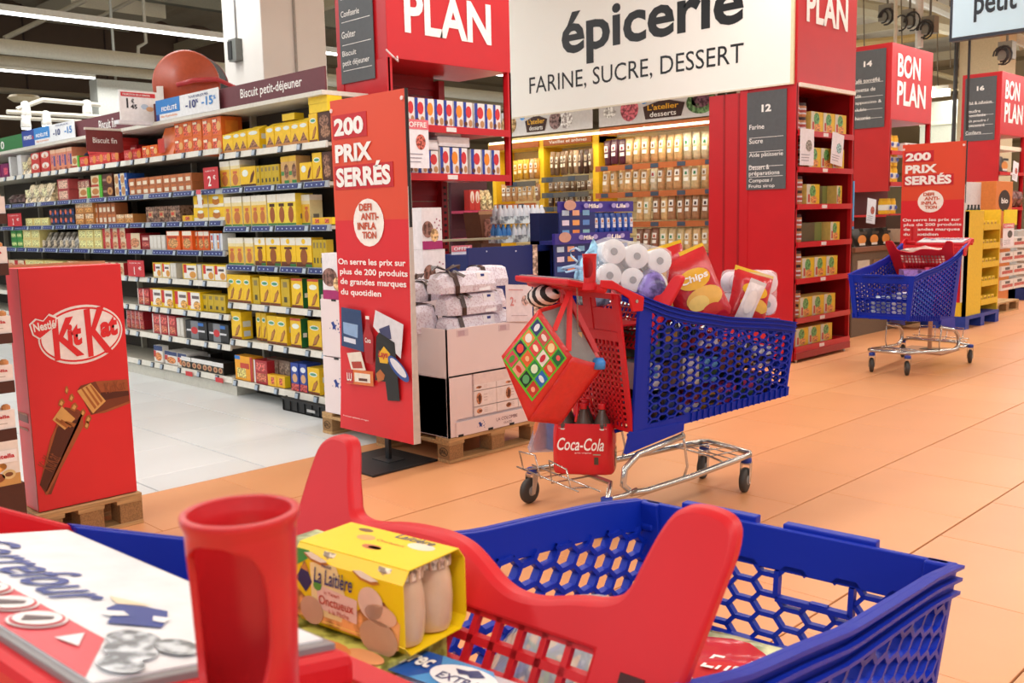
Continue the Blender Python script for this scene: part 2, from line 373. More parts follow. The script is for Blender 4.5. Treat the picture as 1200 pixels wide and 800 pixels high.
# ================================================================== BISCUIT SHELVES (gondola along Y, front at X = 3.87)
GX = 3.87
WH = M('#dcd9ce', .4); WH2 = M('#c9c5b8', .5); DK = M('#2a2622', .7); NAVY = M('#16296e', .4); GREY = M('#9aa2a8', .4); TAGW = M('#a9b8c8', .4); BLK = M('#17171a', .4)
RZ = [.14, .475, .775, 1.08, 1.385, 1.688, 1.96]
LZ = [.15, .42, .67, .938, 1.19, 1.435, 1.69, 2.007]
HDR = 2.272
rows_R = {('R%d' % (7-i)): z for i, z in enumerate(RZ)}
rows_L = {('L%d' % (8-i)): z for i, z in enumerate(LZ)}
ROWZ = dict(rows_R); ROWZ.update(rows_L)
def bay(y1, y0, zs, lab, blue, hdrcol, first):
    D = .36 if first else .5
    # local frame: x to the right (world -Y), y backwards (world +X), z up ; origin at left end of the bay front
    r = empty('shelf_unit', (GX, y1, 0), FX, lab, 'shelf', 'biscuit shelf units'); W = y1-y0
    b = MB(); b.box(0.001, W-.001, D-.04, D, .1, HDR+.0, M('#4a443c', .7)); b.build('back_panel', r)
    for x in ((0, .03), (W-.03, W)) if first else ((0, .03),):
        b = MB(); b.box(x[0]+.001, x[1]-.001, D-.09, D-.04, 0, HDR, M('#b9b4a6', .5)); b.build('upright', r)
    b = MB(); b.box(.002, W-.002, .02, D, .0, .09, M('#cfccc0', .5)) if not first else b.box(.002, W-.002, .2, D, .0, .09, M('#3a3630', .6)); b.build('base', r)
    for k, z in enumerate(zs):
        b = MB(); dep = .05 if k < 2 else .0
        b.box(.004, W-.004, .0, D-.05, z-.03, z-.004, M('#bdb8aa', .5)); sh = b.build('shelf', r)
        isb = (k, 1) in blue
        b = MB(); b.hexa([(.002, -.022, z-.042), (W-.002, -.022, z-.042), (W-.002, 0, z-.042), (.002, 0, z-.042), (.002, -.012, z+.004), (W-.002, -.012, z+.004), (W-.002, 0, z+.004), (.002, 0, z+.004)], GREY if isb else WH)
        b.build('price_rail', sh)
        rr = random.Random(int(y1*100)+k)
        x = .03
        while x < W-.1:
            if isb:
                L = rr.uniform(.22, .42); L = min(L, W-.04-x)
                b = MB(); b.hexa([(x, -.026, z-.036), (x+L, -.026, z-.036), (x+L, -.02, z-.036), (x, -.02, z-.036), (x, -.018, z-.001), (x+L, -.018, z-.001), (x+L, -.012, z-.001), (x, -.012, z-.001)], NAVY)
                for q in range(int(L/.06)): b.box(x+.03+q*.06, x+.042+q*.06, -.0255, -.0235, z-.026, z-.016, M('#b8c8ea', .5))
                b.build('promo_strip', sh); x += L+.02
            if x > W-.08: break
            b = MB(); b.hexa([(x, -.032, z-.045), (x+.055, -.032, z-.045), (x+.055, -.02, z-.045), (x, -.02, z-.045), (x, -.022, z+.002), (x+.055, -.022, z+.002), (x+.055, -.014, z+.002), (x, -.014, z+.002)], M('#3a4048', .4))
            b.hexa([(x+.006, -.0345, z-.04), (x+.044, -.0345, z-.04), (x+.044, -.031, z-.04), (x+.006, -.031, z-.04), (x+.006, -.026, z-.004), (x+.044, -.026, z-.004), (x+.044, -.023, z-.004), (x+.006, -.023, z-.004)], TAGW)
            b.build('price_tag', sh); x += .075 if isb else rr.uniform(.2, .42)
    b = MB(); b.box(0.001, W-.001, -.03, D, HDR-.0, HDR+.03, WH); b.build('canopy', r)
    b = MB(); b.box(0, W, .0, .012, HDR+.03, HDR+.19, hdrcol); hp = b.build('header_panel', r)
    return r, W
MAROON = M('#6a3038', .5)
bR, WR_ = bay(7.11, 5.62, RZ, 'right-hand biscuit shelf unit, filled with yellow boxes, beside the red end display', {(3, 1), (4, 1), (5, 1)}, MAROON, True)
ys = [7.11, 8.44, 9.77, 11.1, 12.43, 13.76, 15.1]
bl = [{(4, 1), (5, 1), (6, 1)}]*6
bays = []
for i in range(6):
    r, W = bay(ys[i+1], ys[i], LZ, ['biscuit shelf unit with the 1 euro card, second from the right', 'biscuit shelf unit behind the red chocolate display, third from the right', 'biscuit shelf unit under the hanging biscuit fin sign', 'biscuit shelf unit left of the biscuit fin sign', 'biscuit shelf unit at the left edge under the green header', 'farthest biscuit shelf unit at the left edge of the picture'][i], bl[i], [MAROON, MAROON, MAROON, M('#2a7a3c', .5), M('#2a7a3c', .5), M('#2a7a3c', .5)][i], False)
    bays.append(r)
LW = M('#f4f2ee', .5)
def ytx(y1, px, z=HDR+.1): return y1-Yof(px, GX, z)
text('Biscuit petit-déjeuner', ytx(7.11, 282), HDR+.065, ytx(7.11, 354), HDR+.155, LW, bR, bold=.012)
# fidelity banners standing on the canopy (their own printed boards)
def banner(px0, px1, parts, lab):
    ya, yb = Yof(px0, GX-.03, HDR+.1), Yof(px1, GX-.03, HDR+.1); W = ya-yb
    r = empty('promo_banner', (GX-.035, ya, HDR+.03), FX, lab, 'banner'); b = MB(); b.box(0, W, 0, .006, 0, .17, M('#eceef0', .5)); b.build('board', r)
    for p in parts:
        if p[0] == 'r': b = MB(); b.box(W*p[1], W*p[2], -.003, 0, .17*p[3], .17*p[4], M(p[5], .5)); b.build('print', r)
        else: text(p[1], W*p[2], .17*p[3], W*p[4], .17*p[5], M(p[6], .5), r, y=-.005, bold=.02)
banner(184, 257, [('r', 0, .4, .3, 1, '#2c7fca'), ('r', 0, .05, 0, .3, '#1b3f94'), ('t', 'FIDÉLITÉ', .1, .42, .36, .68, '#ffffff'), ('t', 'dès 4 produits', .08, .08, .36, .22, '#e08a4a'), ('t', 'TOUS LES JOURS', .55, .74, .85, .88, '#1f3a78'), ('t', '-10', .5, .3, .66, .68, '#1b2f7a'), ('t', '%', .66, .5, .7, .68, '#1b2f7a'), ('t', '-15', .75, .3, .92, .7, '#2f86cf'), ('t', '%', .925, .5, .965, .68, '#2f86cf')], 'blue and white loyalty banner on the shelf top beside the hose reel')
banner(27, 88, [('r', 0, .25, 0, 1, '#1f3f9a'), ('r', .25, .55, .3, 1, '#2f86cf'), ('t', 'PRIMES', .04, .4, .2, .66, '#ffffff'), ('t', '&', .21, .4, .24, .6, '#e05a4a'), ('t', 'FIDÉLITÉ', .29, .42, .52, .68, '#ffffff'), ('t', 'dès 4 produits', .29, .08, .53, .22, '#e08a4a'), ('t', 'TOUS LES JOURS', .67, .8, .9, .92, '#1f3a78'), ('t', '-10', .62, .3, .75, .68, '#1b2f7a'), ('t', '-15', .83, .3, .96, .7, '#2f86cf')], 'blue and white loyalty banner on the shelf top at far left')
text('Biscuit fin', ytx(bays[1].location.y, 116), HDR+.06, ytx(bays[1].location.y, 136), HDR+.15, LW, bays[1], bold=.012)
text('0', ytx(bays[3].location.y, 1), HDR+.06, ytx(bays[3].location.y, 5), HDR+.15, LW, bays[3], bold=.02)
# hanging sign "Biscuit fin" (faces the main aisle, -Y)
pa = onX(100, 149, GX-.35); pb = onY(143, 152, pa.y)
r = empty('aisle_flag_sign', (pa.x, pa.y, pa.z), 0, 'small maroon hanging sign reading Biscuit fin at left', 'sign'); W = pb.x-pa.x
b = MB(); b.prism([(0, -.02), (W, -.02), (W, -.2), (W-.02, -.215), (.02, -.215), (0, -.2)], 0, .01, M('#7c3232', .5)); b.build('board', r)
b = MB(); b.box(-.01, W+.3, -.008, .018, -.02, 0, WH); b.build('rail', r)
text('Biscuit fin', W*.17, -.135, W*.83, -.085, LW, r, bold=.012)
# white electronic price sign 1,45
pa = onX(139, 107, GX-.3); pb = onY(184, 112, pa.y); r = empty('price_sign', (pa.x, pa.y, HDR+.035), 0, 'white promotional price sign reading 1,45 euro on top of the shelves', 'price sign')
W = pb.x-pa.x; H_ = pa.z-HDR-.02
b = MB(); b.box(0, W, 0, .012, 0, H_, M('#f3f3f3', .4)); b.build('board', r)
b = MB(); b.box(-.03, W+.06, -.03, .06, -.03, 0, M('#e9e9ec', .4)); b.build('stand', r)
b = MB(); b.box(.015, W-.02, -.003, 0, H_*.8, H_*.94, M('#cf2a35', .5)); b.build('red_band', r)
text('PROMOTION DE LA SEMAINE', .03, H_*.835, W*.8, H_*.9, LW, r, y=-.005, bold=.015)
text('1', W*.13, H_*.42, W*.27, H_*.74, BLK, r, bold=.02, keep=True); text('€', W*.3, H_*.58, W*.38, H_*.73, BLK, r, bold=.03); text('45', W*.28, H_*.4, W*.45, H_*.55, BLK, r, bold=.04)
b = MB(); b.dec('oval', W*.55, H_*.4, W*.75, H_*.58, M('#b8cbe0', .5), 2); b.dec('oval', W*.68, H_*.34, W*.88, H_*.5, M('#e3b48a', .5), 3); b.build('picture', r)
# hose reel on the shelf top
r = empty('hose_reel', (4.45, 8.66, HDR+.03), radians(-42), 'red steel fire hose reel standing on top of the biscuit shelves', 'hose reel')
RR = .31; zc = .4
b = MB(); b.lathe([(0.0, -.2), (RR*.5, -.2), (RR*.52, -.19), (RR*.93, -.19), (RR, -.17), (RR, -.155), (0, -.155)], M('#b04a2c', .4), 40, (0, 0, zc), 'y', False); b.build('front_disc', r, True)
b = MB(); b.lathe([(0, .2), (RR, .2), (RR*1.02, .185), (RR, .17), (0, .17)], M('#7c1c20', .4), 40, (0, 0, zc), 'y', False); b.build('back_disc', r, True)
for q in range(5):
    b = MB(); b.tube([(RR*.9*cos(t), -.12+.065*q, zc+RR*.9*sin(t)) for t in [2*pi*i/36 for i in range(36)]], .034, M('#16181a', .5), 8, True); b.build('hose', r, True)
b = MB(); b.tube([(-.06, -.26, zc-.02), (.1, -.27, zc+.02), (.3, -.24, zc+.03), (.42, -.1, zc-.02), (.44, .1, zc-.2), (.44, .1, 0)], .022, M('#b5343a', .4), 8); b.build('guide_arm', r, True)
b = MB(); b.box(-.26, -.2, -.215, -.205, zc-.22, zc-.02, M('#e8e4e0', .5)); b.box(-.4, -.25, -.05, .05, 0, .16, M('#b24a3c', .5)); b.build('bracket', r)
# ================================================================== PRODUCTS
YEL = '#efc31c'; CREAM = '#ead9ae'; BRN = '#8a4c22'; DBR = '#4a2412'; ORG = '#e06a22'; PNK = '#d86a6a'; SAL = '#dc8a68'; GRN = '#2f8a3a'
def P_(c, r=.42): return M(c, r)
def art(c, s=60): return M(c, .42, 'print', 0, .06, s)
def prod(kind, w, h, d):
    b = MB(); a = w/2
    def bx(c, m=None): b.box(-a, a, 0, d, 0, h, m or P_(c))
    def D(s, x0, z0, x1, z1, c, k=1, p=False): b.dec(s, (x0-.5)*w, z0*h, (x1-.5)*w, z1*h, art(c) if p else P_(c), k)
    def side(x0, z0, x1, z1, c):       # right side (+x)
        b.poly([(a+.0008, d*x0, h*z0), (a+.0008, d*x1, h*z0), (a+.0008, d*x1, h*z1), (a+.0008, d*x0, h*z1)], P_(c))
    if kind == 'yellow':       # tall yellow breakfast biscuit box
        bx(YEL); D('oval', .15, .66, .85, .84, '#e9efe4'); D('oval', .22, .7, .78, .8, '#4a9a7a', 2); D('leaf', .3, .1, .88, .56, BRN, 1); D('leaf', .36, .16, .8, .5, '#b87a3a', 2); D('rect', .0, 0, 1, .09, '#7c3f1c', 1)
        side(.15, .45, .85, .66, '#d9dccf'); side(.2, .1, .8, .3, '#c8d6e6')
    elif kind == 'yellow12':
        bx(YEL); D('rect', 0, .92, 1, 1, '#c9482e'); D('oval', .15, .64, .85, .82, '#e9efe4'); D('leaf', .3, .1, .88, .56, BRN, 1); D('leaf', .36, .16, .8, .5, '#b87a3a', 2); D('rect', 0, 0, 1, .09, '#7c3f1c')
        side(.02, 0, .98, 1, '#1d6a3a'); b.poly([(a+.0014, d*.25, h*.35), (a+.0014, d*.75, h*.35), (a+.0014, d*.75, h*.5), (a+.0014, d*.25, h*.5)], P_('#f2f2ea'))
    elif kind == 'gable':      # milk-carton like yellow pack with folded top
        hb = h*.82
        b.box(-a, a, 0, d, 0, hb, P_(YEL)); b.add([(-a, 0, hb), (a, 0, hb), (a, d, hb), (-a, d, hb), (-a, d*.5, h), (a, d*.5, h)], [(0, 1, 5, 4), (2, 3, 4, 5), (0, 4, 3), (1, 2, 5)], P_('#f2cc22'))
        D('oval', .12, .62, .88, .78, '#dfe9e2'); D('tri', .1, .12, .9, .46, '#8a5226', 1, True); D('rect', 0, 0, 1, .12, '#c98a4a', 2)
        side(.15, .45, .85, .66, '#d4dcd8'); side(.2, .05, .8, .2, '#a8c0d8')
    elif kind == 'darkpic': bx(DBR); D('oval', .1, .5, .9, .9, '#7a4a2a', 1, True); D('oval', .2, .1, 1., .55, '#8a5a34', 2, True)
    elif kind == 'flatyellow': bx('#f0cc1e')
    elif kind == 'wideyellow':
        bx(YEL); D('rect', .0, 0, 1, .12, DBR); D('oval', .12, .5, .52, .85, '#e6efe6', 1); D('leaf', .58, .15, .95, .8, BRN, 1); D('leaf', .64, .2, .9, .7, '#5a2c14', 2)
        side(.1, .2, .3, .34, '#6a4a20')
    elif kind == 'canister':   # cream and yellow box with brown spoonful
        bx('#ecdca4'); D('rect', .02, .0, .98, .68, '#e8b93a'); D('rect', .0, .8, 1, 1, '#efe9d8'); D('oval', .2, .08, .8, .5, '#c0703a', 2); D('rect', .28, .5, .72, .6, '#cf6a3c', 2); D('rect', 0, 0, 1, .06, '#4f8a4a', 2)
        side(.0, .82, 1, 1, '#f0ece0'); side(.25, .2, .7, .36, '#7a7468')
    elif kind == 'canbrown':
        bx('#efd23c'); D('rect', .0, .74, 1, 1, '#efe9da'); D('rect', .22, .6, .78, .7, DBR, 2); D('oval', .22, .08, .78, .6, '#9c5428', 1); D('rect', 0, 0, 1, .07, '#4f8a4a', 2); side(.25, .2, .7, .36, '#7a7468')
    elif kind == 'yellowjar':
        bx('#f0c41a'); D('rect', 0, .74, 1, 1, '#ece8dc'); D('rect', .25, .6, .75, .68, DBR, 2); D('oval', .27, .08, .72, .62, '#94501f', 2); D('rect', 0, 0, 1, .16, '#6a3516', 1); D('rect', .6, 0, 1, .09, '#3a7a3a', 2); D('oval', .38, .78, .62, .96, '#f0c41a', 2)
    elif kind == 'tallbrown':
        bx('#cfa568'); D('rect', 0, .8, 1, 1, '#e0b428'); D('oval', .42, .18, .98, .72, '#7c4a24', 2, True); D('rect', .0, .3, .4, .45, '#4a8a4a', 1); D('rect', .4, 0, 1, .12, '#3a8a44', 3)
    elif kind == 'orange':
        bx(ORG); D('rect', .08, .1, .6, .9, '#d44a2a', 1, True); D('oval', .5, .25, .95, .75, '#e8b06a', 2); D('rect', .1, .72, .5, .86, '#f4e2c8', 2); side(.2, .15, .8, .8, '#e8862c')
    elif kind == 'orangebig':
        bx('#e8621c'); D('rect', .05, .76, .95, .98, '#f4ead8'); D('oval', .1, .08, .85, .62, '#c08a4a', 1, True); D('rect', .1, .6, .8, .72, '#b23c1e', 2); side(.35, .25, .65, .75, '#f0d8c0')
    elif kind == 'orangebag':
        b.hexa([(-a, 0, 0), (a, 0, 0), (a, d, 0), (-a, d, 0), (-a*.85, d*.4, h), (a*.85, d*.4, h), (a*.85, d*.6, h), (-a*.85, d*.6, h)], P_(ORG, .3)); b.dec('rect', -a*.7, h*.1, a*.1, h*.6, P_('#d03a2a'), 8, .0)
    elif kind == 'red':
        bx('#cc2b28'); D('oval', .5, .15, .98, .85, '#dc8a3c', 1); D('rect', .08, .3, .5, .75, '#e05a50', 1, True); side(.1, .3, .9, .7, '#d8403a')
    elif kind == 'darkred': bx('#8c1f24'); D('rect', .1, .2, .9, .5, '#b04a3a', 1, True); D('rect', .15, .65, .85, .85, '#d8b4a8', 2)
    elif kind == 'salmon': bx(SAL); D('rect', .15, .3, .45, .75, '#b8566a', 1, True); D('rect', .58, .2, .9, .7, '#4a4a8a', 1); D('rect', 0, .82, 1, 1, '#e6b898'); D('rect', .55, 0, 1, .12, '#9a4a3c', 2)
    elif kind == 'whitered': bx('#c93a34'); D('oval', .1, .35, .9, .95, '#f0e4da'); D('tri', .3, .4, .7, .8, '#d88a6a', 2); side(.2, .1, .8, .9, '#e8dcd4')
    elif kind == 'creambag':
        b.hexa([(-a, 0, 0), (a, 0, 0), (a, d, 0), (-a, d, 0), (-a*.8, d*.35, h), (a*.9, d*.4, h*.95), (a*.8, d*.6, h), (-a*.9, d*.6, h*.96)], M('#cdb78a', .25, 'print', 0, .1, 26)); D('rect', .2, .3, .8, .7, '#dcc89a', 8, True)
    elif kind == 'bluebag':
        b.lathe([(.01, 0), (a*.9, h*.15), (a, h*.5), (a*.7, h*.9), (.01, h)], M('#1c2c5a', .2, 'print', 0, .1, 18), 10, (0, d/2, 0))
    elif kind == 'roundloaf':
        b.lathe([(.01, 0), (a*.9, h*.15), (a, h*.5), (a*.6, h*.9), (.01, h)], M('#4a2420', .3, 'print', 0, .1, 22), 10, (0, d/2, 0))
    elif kind == 'greenbox': bx('#dcc8a0'); D('oval', .1, .3, .7, .85, '#b8763a', 1); D('rect', .75, 0, 1, 1, '#4fae2c'); D('rect', 0, 0, .7, .2, '#b03a2c', 2); side(0, 0, 1, 1, '#57b52e')
    elif kind == 'brownbox': bx('#4c2418'); D('oval', .45, .15, .98, .85, '#c48a52'); D('oval', .6, .35, .82, .65, '#8a4a22', 2); D('rect', .05, .4, .4, .6, '#9a7a6a', 2)
    elif kind == 'bluebox': bx('#e0cfae'); D('oval', .05, .1, .6, .85, '#b98450', 1); D('rect', .62, 0, 1, 1, '#1f55a8'); side(0, 0, 1, 1, '#1c4f9e'); D('rect', .7, .4, .92, .6, '#cfe0f2', 2)
    elif kind == 'pinkstack': bx('#a84444'); D('rect', .1, .12, .9, .88, '#d8a890', 1, True)
    elif kind == 'spinebrown': bx('#b0663a'); D('rect', .2, .15, .8, .6, '#e8d8c0', 1); D('rect', .2, .66, .8, .9, '#c2703a', 1)
    elif kind == 'clearbrown': bx(None, M('#6f4a32', .25, 'print', 0, .1, 30)); D('rect', .2, .3, .6, .7, '#c49a6a', 1, True); D('rect', .25, .4, .5, .6, '#c4402c', 2)
    elif kind == 'gold': bx('#b8783c'); D('rect', .05, .55, .95, .95, '#d8b08a', 1, True); D('oval', .1, .08, .9, .5, '#c88a3a', 2, True)
    elif kind == 'dkblue': bx('#1c2036'); D('oval', .08, .3, .5, .9, '#d86a4a', 1); D('rect', .55, .2, .9, .6, '#2f4a8a', 1)
    elif kind == 'paleyellow': bx('#d8c77e'); D('rect', .1, .15, .9, .85, '#e0d08a', 1, True)
    elif kind == 'yellow2': bx('#efe6cc'); D('rect', .0, .25, 1, 1, '#efc21e'); D('oval', .25, .15, .75, .7, '#c2762c', 2); D('oval', .3, .55, .7, .8, '#e9efe4', 3)
    elif kind == 'clearbag':
        b.hexa([(-a, 0, 0), (a, 0, 0), (a, d, 0), (-a, d, 0), (-a*.75, d*.4, h), (a*.75, d*.4, h), (a*.75, d*.6, h), (-a*.75, d*.6, h)], M('#8d8272', .2, 'print', 0, .1, 20)); D('rect', .25, .1, .75, .5, '#b5a284', 10, True)
    elif kind == 'green': bx('#3a8a42'); D('rect', .1, .2, .9, .6, '#b8c87a', 1, True)
    elif kind == 'redcream': bx('#dbc6a4'); D('rect', 0, .0, .35, 1, '#b8242c'); D('oval', .3, .1, .95, .7, '#b9764a', 2, True); side(0, 0, 1, 1, '#b8242c')
    elif kind == 'whitespine': bx('#cfc9be'); D('rect', .15, .1, .85, .9, '#dcd8d0', 1)
    elif kind == 'whiteblue': bx('#dde0e4'); D('rect', .5, 0, .62, 1, '#3a66ae'); D('rect', .1, .1, .4, .5, '#d88a3a', 1); D('rect', .1, .6, .4, .9, '#c8403a', 1)
    elif kind == 'petit':      # cream and red box with biscuit
        bx('#e9c830'); D('rect', .08, .05, .98, .9, '#ece8e2'); D('rect', .08, .4, .3, .95, '#cf2f2f', 2); D('oval', .5, .08, .95, .52, '#d8963a', 2); D('rect', .38, .6, .85, .74, '#5a4a4a', 2); side(0, 0, 1, 1, '#d8d2c6')
    elif kind == 'petityellow':
        bx('#ebc41c'); D('rect', .2, .08, .95, .95, '#eeeae4'); D('rect', .0, .25, .25, .95, '#cf2f2f', 2); D('oval', .45, .05, .98, .5, '#d8963a', 2, True); D('rect', .35, .62, .9, .78, '#6a5a5a', 2); side(.3, .6, .7, .85, '#8a7a3a')
    elif kind == 'yellowspine': bx('#c7a818'); D('rect', .25, .7, .75, .9, '#8a7a4a'); D('rect', .3, .15, .7, .35, '#4a4422')
    elif kind == 'blackbox':
        bx('#15161a'); D('rect', .25, 0, .6, 1, '#7c8086'); D('rect', .05, .42, .9, .52, '#d8dade', 2); D('oval', .27, .28, .58, .68, '#c8262c', 3); D('rect', .6, .75, .85, .92, '#2f6fc0', 2)
    elif kind == 'blacktray': bx('#1a1614'); D('rect', 0, .62, 1, 1, '#e2e2e0'); D('oval', .08, .08, .46, .58, '#c89a72', 2); D('oval', .54, .08, .92, .58, '#c89a72', 2); D('oval', .18, .2, .36, .45, '#8a3a24', 3); D('oval', .64, .2, .82, .45, '#8a3a24', 3)
    elif kind == 'whitebluetop': bx('#e8e4de'); D('rect', 0, .7, 1, 1, '#243a6e'); D('oval', .15, .08, .9, .6, '#cf7a30', 2, True); D('rect', 0, .3, .25, .68, '#c8302c', 2)
    elif kind == 'orangeyellow': bx('#f0a51e'); D('rect', 0, .85, .3, 1, '#2f7fcf'); D('rect', .1, .1, .6, .5, '#e8c46a', 1, True); D('rect', .3, .5, .8, .72, '#c8402c', 2); D('rect', .85, 0, 1, 1, '#b8302a', 2)
    elif kind == 'loweryellow': bx('#efb820'); D('rect', .3, .2, .7, .8, '#c8502c', 1, True); side(0, 0, 1, 1, '#f2d21a')
    elif kind == 'brownspine': bx('#6d5648'); D('rect', .1, .1, .9, .9, '#7c6656', 1, True)
    elif kind == 'bluetall': bx('#1b3f9e'); D('oval', .15, .68, .85, .88, '#e8ecf2'); D('oval', .2, .3, .85, .62, '#d8a878', 2); D('rect', 0, 0, 1, .26, '#b8302a', 1, True)
    elif kind == 'whitered2': bx('#a8202a'); D('rect', .0, .0, .12, 1, '#e4dcd8'); D('rect', .2, .55, .9, .9, '#c84a40', 1, True); D('rect', .2, .1, .9, .45, '#c2603a', 1, True)
    elif kind == 'purple': bx('#7c1a5a'); D('rect', .4, .2, .9, .7, '#d83a5a', 1, True)
    elif kind == 'divider': bx('#dcdcdc')
    elif kind == 'kinder':     # blue-white-red chocolate box of the end display
        bx('#e9e6e4'); D('rect', 0, 0, .32, 1, '#24409e'); D('oval', .25, .4, .88, .86, '#cf2f34', 2); D('oval', .55, .06, .95, .34, '#b98a5a', 2); D('oval', .05, .08, .4, .26, '#5a2c1a', 3); side(0, 0, 1, 1, '#e2d8c8')
    elif kind == 'kinderO': bx('#e9e6e4'); D('rect', 0, 0, .32, 1, '#24409e'); D('oval', .22, .38, .88, .86, '#e88a1e', 2); D('oval', .55, .06, .95, .34, '#b98a5a', 2); side(0, 0, 1, 1, '#e2d8c8')
    elif kind == 'whitetray': bx('#d8d2d6'); D('rect', .05, .2, .95, .8, '#e6e2e4', 1)
    elif kind == 'greenyellow':
        bx('#ead878'); D('rect', .62, 0, 1, 1, '#e6c21e'); D('rect', 0, 0, .28, 1, '#d8dcc8'); D('oval', .22, .35, .7, .95, '#4f9a4a', 2, True); D('oval', .3, .05, .8, .42, '#d88a3a', 3, True); D('rect', .1, .1, .25, .5, '#c04a3a', 2)
    elif kind == 'dullgreen': bx('#5a5a3c'); D('rect', .7, 0, 1, 1, '#7a8a4a')
    elif kind == 'jarstack':
        for k in (0,):
            b.lathe([(a*.9, 0), (a, h*.12), (a, h*.78), (a*.9, h*.8)], P_('#c88a5c', .35), 14, (0, a, 0)); b.lathe([(a*1.01, h*.2), (a*1.01, h*.62)], P_('#dfe2ea'), 14, (0, a, 0), 'z', False); b.lathe([(a*1.02, h*.3), (a*1.02, h*.5)], P_('#b0483c'), 14, (0, a, 0), 'z', False); b.lathe([(a*.95, h*.8), (a*.95, h)], P_('#3a1a18'), 14, (0, a, 0))
    elif kind == 'tin': 
        b.lathe([(a*.95, 0), (a, h*.05), (a, h*.85)], P_('#e6b018'), 14, (0, a, 0)); b.lathe([(a*.9, h*.85), (a*.9, h)], P_('#d8a010'), 14, (0, a, 0)); b.lathe([(a*1.02, h*.25), (a*1.02, h*.6)], P_('#e8e4dc'), 14, (0, a, 0), 'z', False)
        D('oval', .25, .3, .75, .55, '#3a4a9a', 12)
    elif kind == 'blackpack': 
        b.hexa([(-a, 0, 0), (a, 0, 0), (a, d, 0), (-a, d, 0), (-a*.7, d*.35, h), (a*.7, d*.35, h), (a*.7, d*.65, h), (-a*.7, d*.65, h)], P_('#17120f', .3)); D('oval', .15, .12, .85, .66, '#d88a3c', 24); D('rect', .25, .08, .75, .2, '#e0d8d0', 30); D('rect', .2, .7, .8, .85, '#2a2422', 40)
    elif kind == 'meat': b.lathe([(.01, 0), (a*.8, h*.1), (a, h*.5), (a*.8, h*.9), (.01, h)], M('#6a2a1c', .3, 'print', 0, .1, 14), 10, (0, d/2, 0))
    elif kind == 'eggpack': bx('#e4e0da'); D('rect', .05, .25, .95, .55, '#b8443c', 1, True); D('rect', .3, .62, .7, .88, '#5a5a5a', 2)
    return b
_pm = {}
NAMES = {'canister': 'biscuit_carton', 'creambag': 'biscuit_bag', 'clearbag': 'biscuit_bag', 'bluebag': 'bread_bag', 'roundloaf': 'wrapped_loaf', 'orangebag': 'biscuit_bag', 'jarstack': 'dessert_jar', 'tin': 'powder_tin', 'blackpack': 'coffee_pack', 'meat': 'dried_sausage', 'divider': 'shelf_divider', 'whitetray': 'carton_tray', 'gable': 'biscuit_pack'}
def prodmesh(kind, w, h, d, tilt=0):
    k = (kind, round(w, 3), round(h, 3), round(d, 3))
    if k not in _pm:
        b = prod(*k); me = b.mesh(kind); bm = bmesh.new(); bm.from_mesh(me); 
        bm.to_mesh(me); bm.free(); _pm[k] = me
    return _pm[k]
SHORT = {'yellow': 'yellow breakfast biscuit box', 'yellow12': 'yellow box with green side marked 12', 'gable': 'yellow gable-topped biscuit pack', 'darkpic': 'dark brown biscuit box', 'flatyellow': 'plain yellow box', 'wideyellow': 'wide yellow chocolate biscuit box', 'canister': 'cream and orange biscuit carton', 'canbrown': 'yellow carton with brown picture', 'yellowjar': 'yellow carton with chocolate picture', 'tallbrown': 'tall tan biscuit pack', 'orange': 'orange biscuit box', 'orangebig': 'big orange cookie box', 'orangebag': 'orange biscuit bag', 'red': 'red biscuit box', 'darkred': 'dark red biscuit pack', 'salmon': 'salmon pink biscuit pack', 'whitered': 'red pack with white oval', 'creambag': 'cream bag of biscuits', 'bluebag': 'dark blue plastic bag', 'roundloaf': 'dark round wrapped loaf', 'greenbox': 'cream box with bright green end', 'brownbox': 'dark brown box with round biscuit', 'bluebox': 'cream box with blue end', 'pinkstack': 'pinkish red biscuit box', 'spinebrown': 'small brown biscuit box', 'clearbrown': 'see-through brown biscuit tray', 'gold': 'golden brown biscuit box', 'dkblue': 'dark blue biscuit box', 'paleyellow': 'pale yellow biscuit box', 'yellow2': 'yellow and cream biscuit box', 'clearbag': 'clear bag of biscuits', 'green': 'small green biscuit pack', 'redcream': 'cream box with red end', 'whitespine': 'white-edged biscuit box', 'whiteblue': 'white and blue biscuit box', 'petit': 'white butter biscuit box', 'petityellow': 'yellow and white butter biscuit box', 'yellowspine': 'narrow yellow box edge', 'blackbox': 'black box with grey band and red dot', 'blacktray': 'black and white biscuit tray', 'whitebluetop': 'white box with navy top', 'orangeyellow': 'orange box with blue corner', 'loweryellow': 'low yellow biscuit box', 'brownspine': 'grey brown biscuit box', 'bluetall': 'tall blue biscuit box', 'whitered2': 'red and white biscuit box', 'purple': 'purple and red biscuit bag', 'divider': 'white shelf divider', 'kinder': 'blue and white chocolate box', 'kinderO': 'chocolate box with orange circle', 'whitetray': 'white carton tray', 'greenyellow': 'green and yellow compote box', 'dullgreen': 'dark green carton', 'jarstack': 'small dessert jar', 'tin': 'yellow tin of powder', 'blackpack': 'black coffee pack', 'meat': 'dark dried sausage', 'eggpack': 'white cheese pack'}
CATN = {'jarstack': 'jar', 'tin': 'tin', 'divider': 'divider', 'meat': 'sausage'}
PER = {'R1': 'on top shelf beside red display', 'R2': 'on second shelf beside red display', 'R3': 'on third shelf beside red display', 'R4': 'on fourth shelf beside the red sign', 'R5': 'on fifth shelf beside the red sign', 'R6': 'on sixth shelf beside the red sign', 'R7': 'on bottom shelf beside the red sign',
       'L1': 'on the long top shelf', 'L2': 'on the long second shelf', 'L3': 'on the long third shelf', 'L4': 'on the long fourth shelf', 'L5': 'on the 1 euro shelf', 'L6': 'on shelf below 1 euro card', 'L7': 'on second lowest left shelf', 'L8': 'on the lowest left shelf'}
used_labels = {}
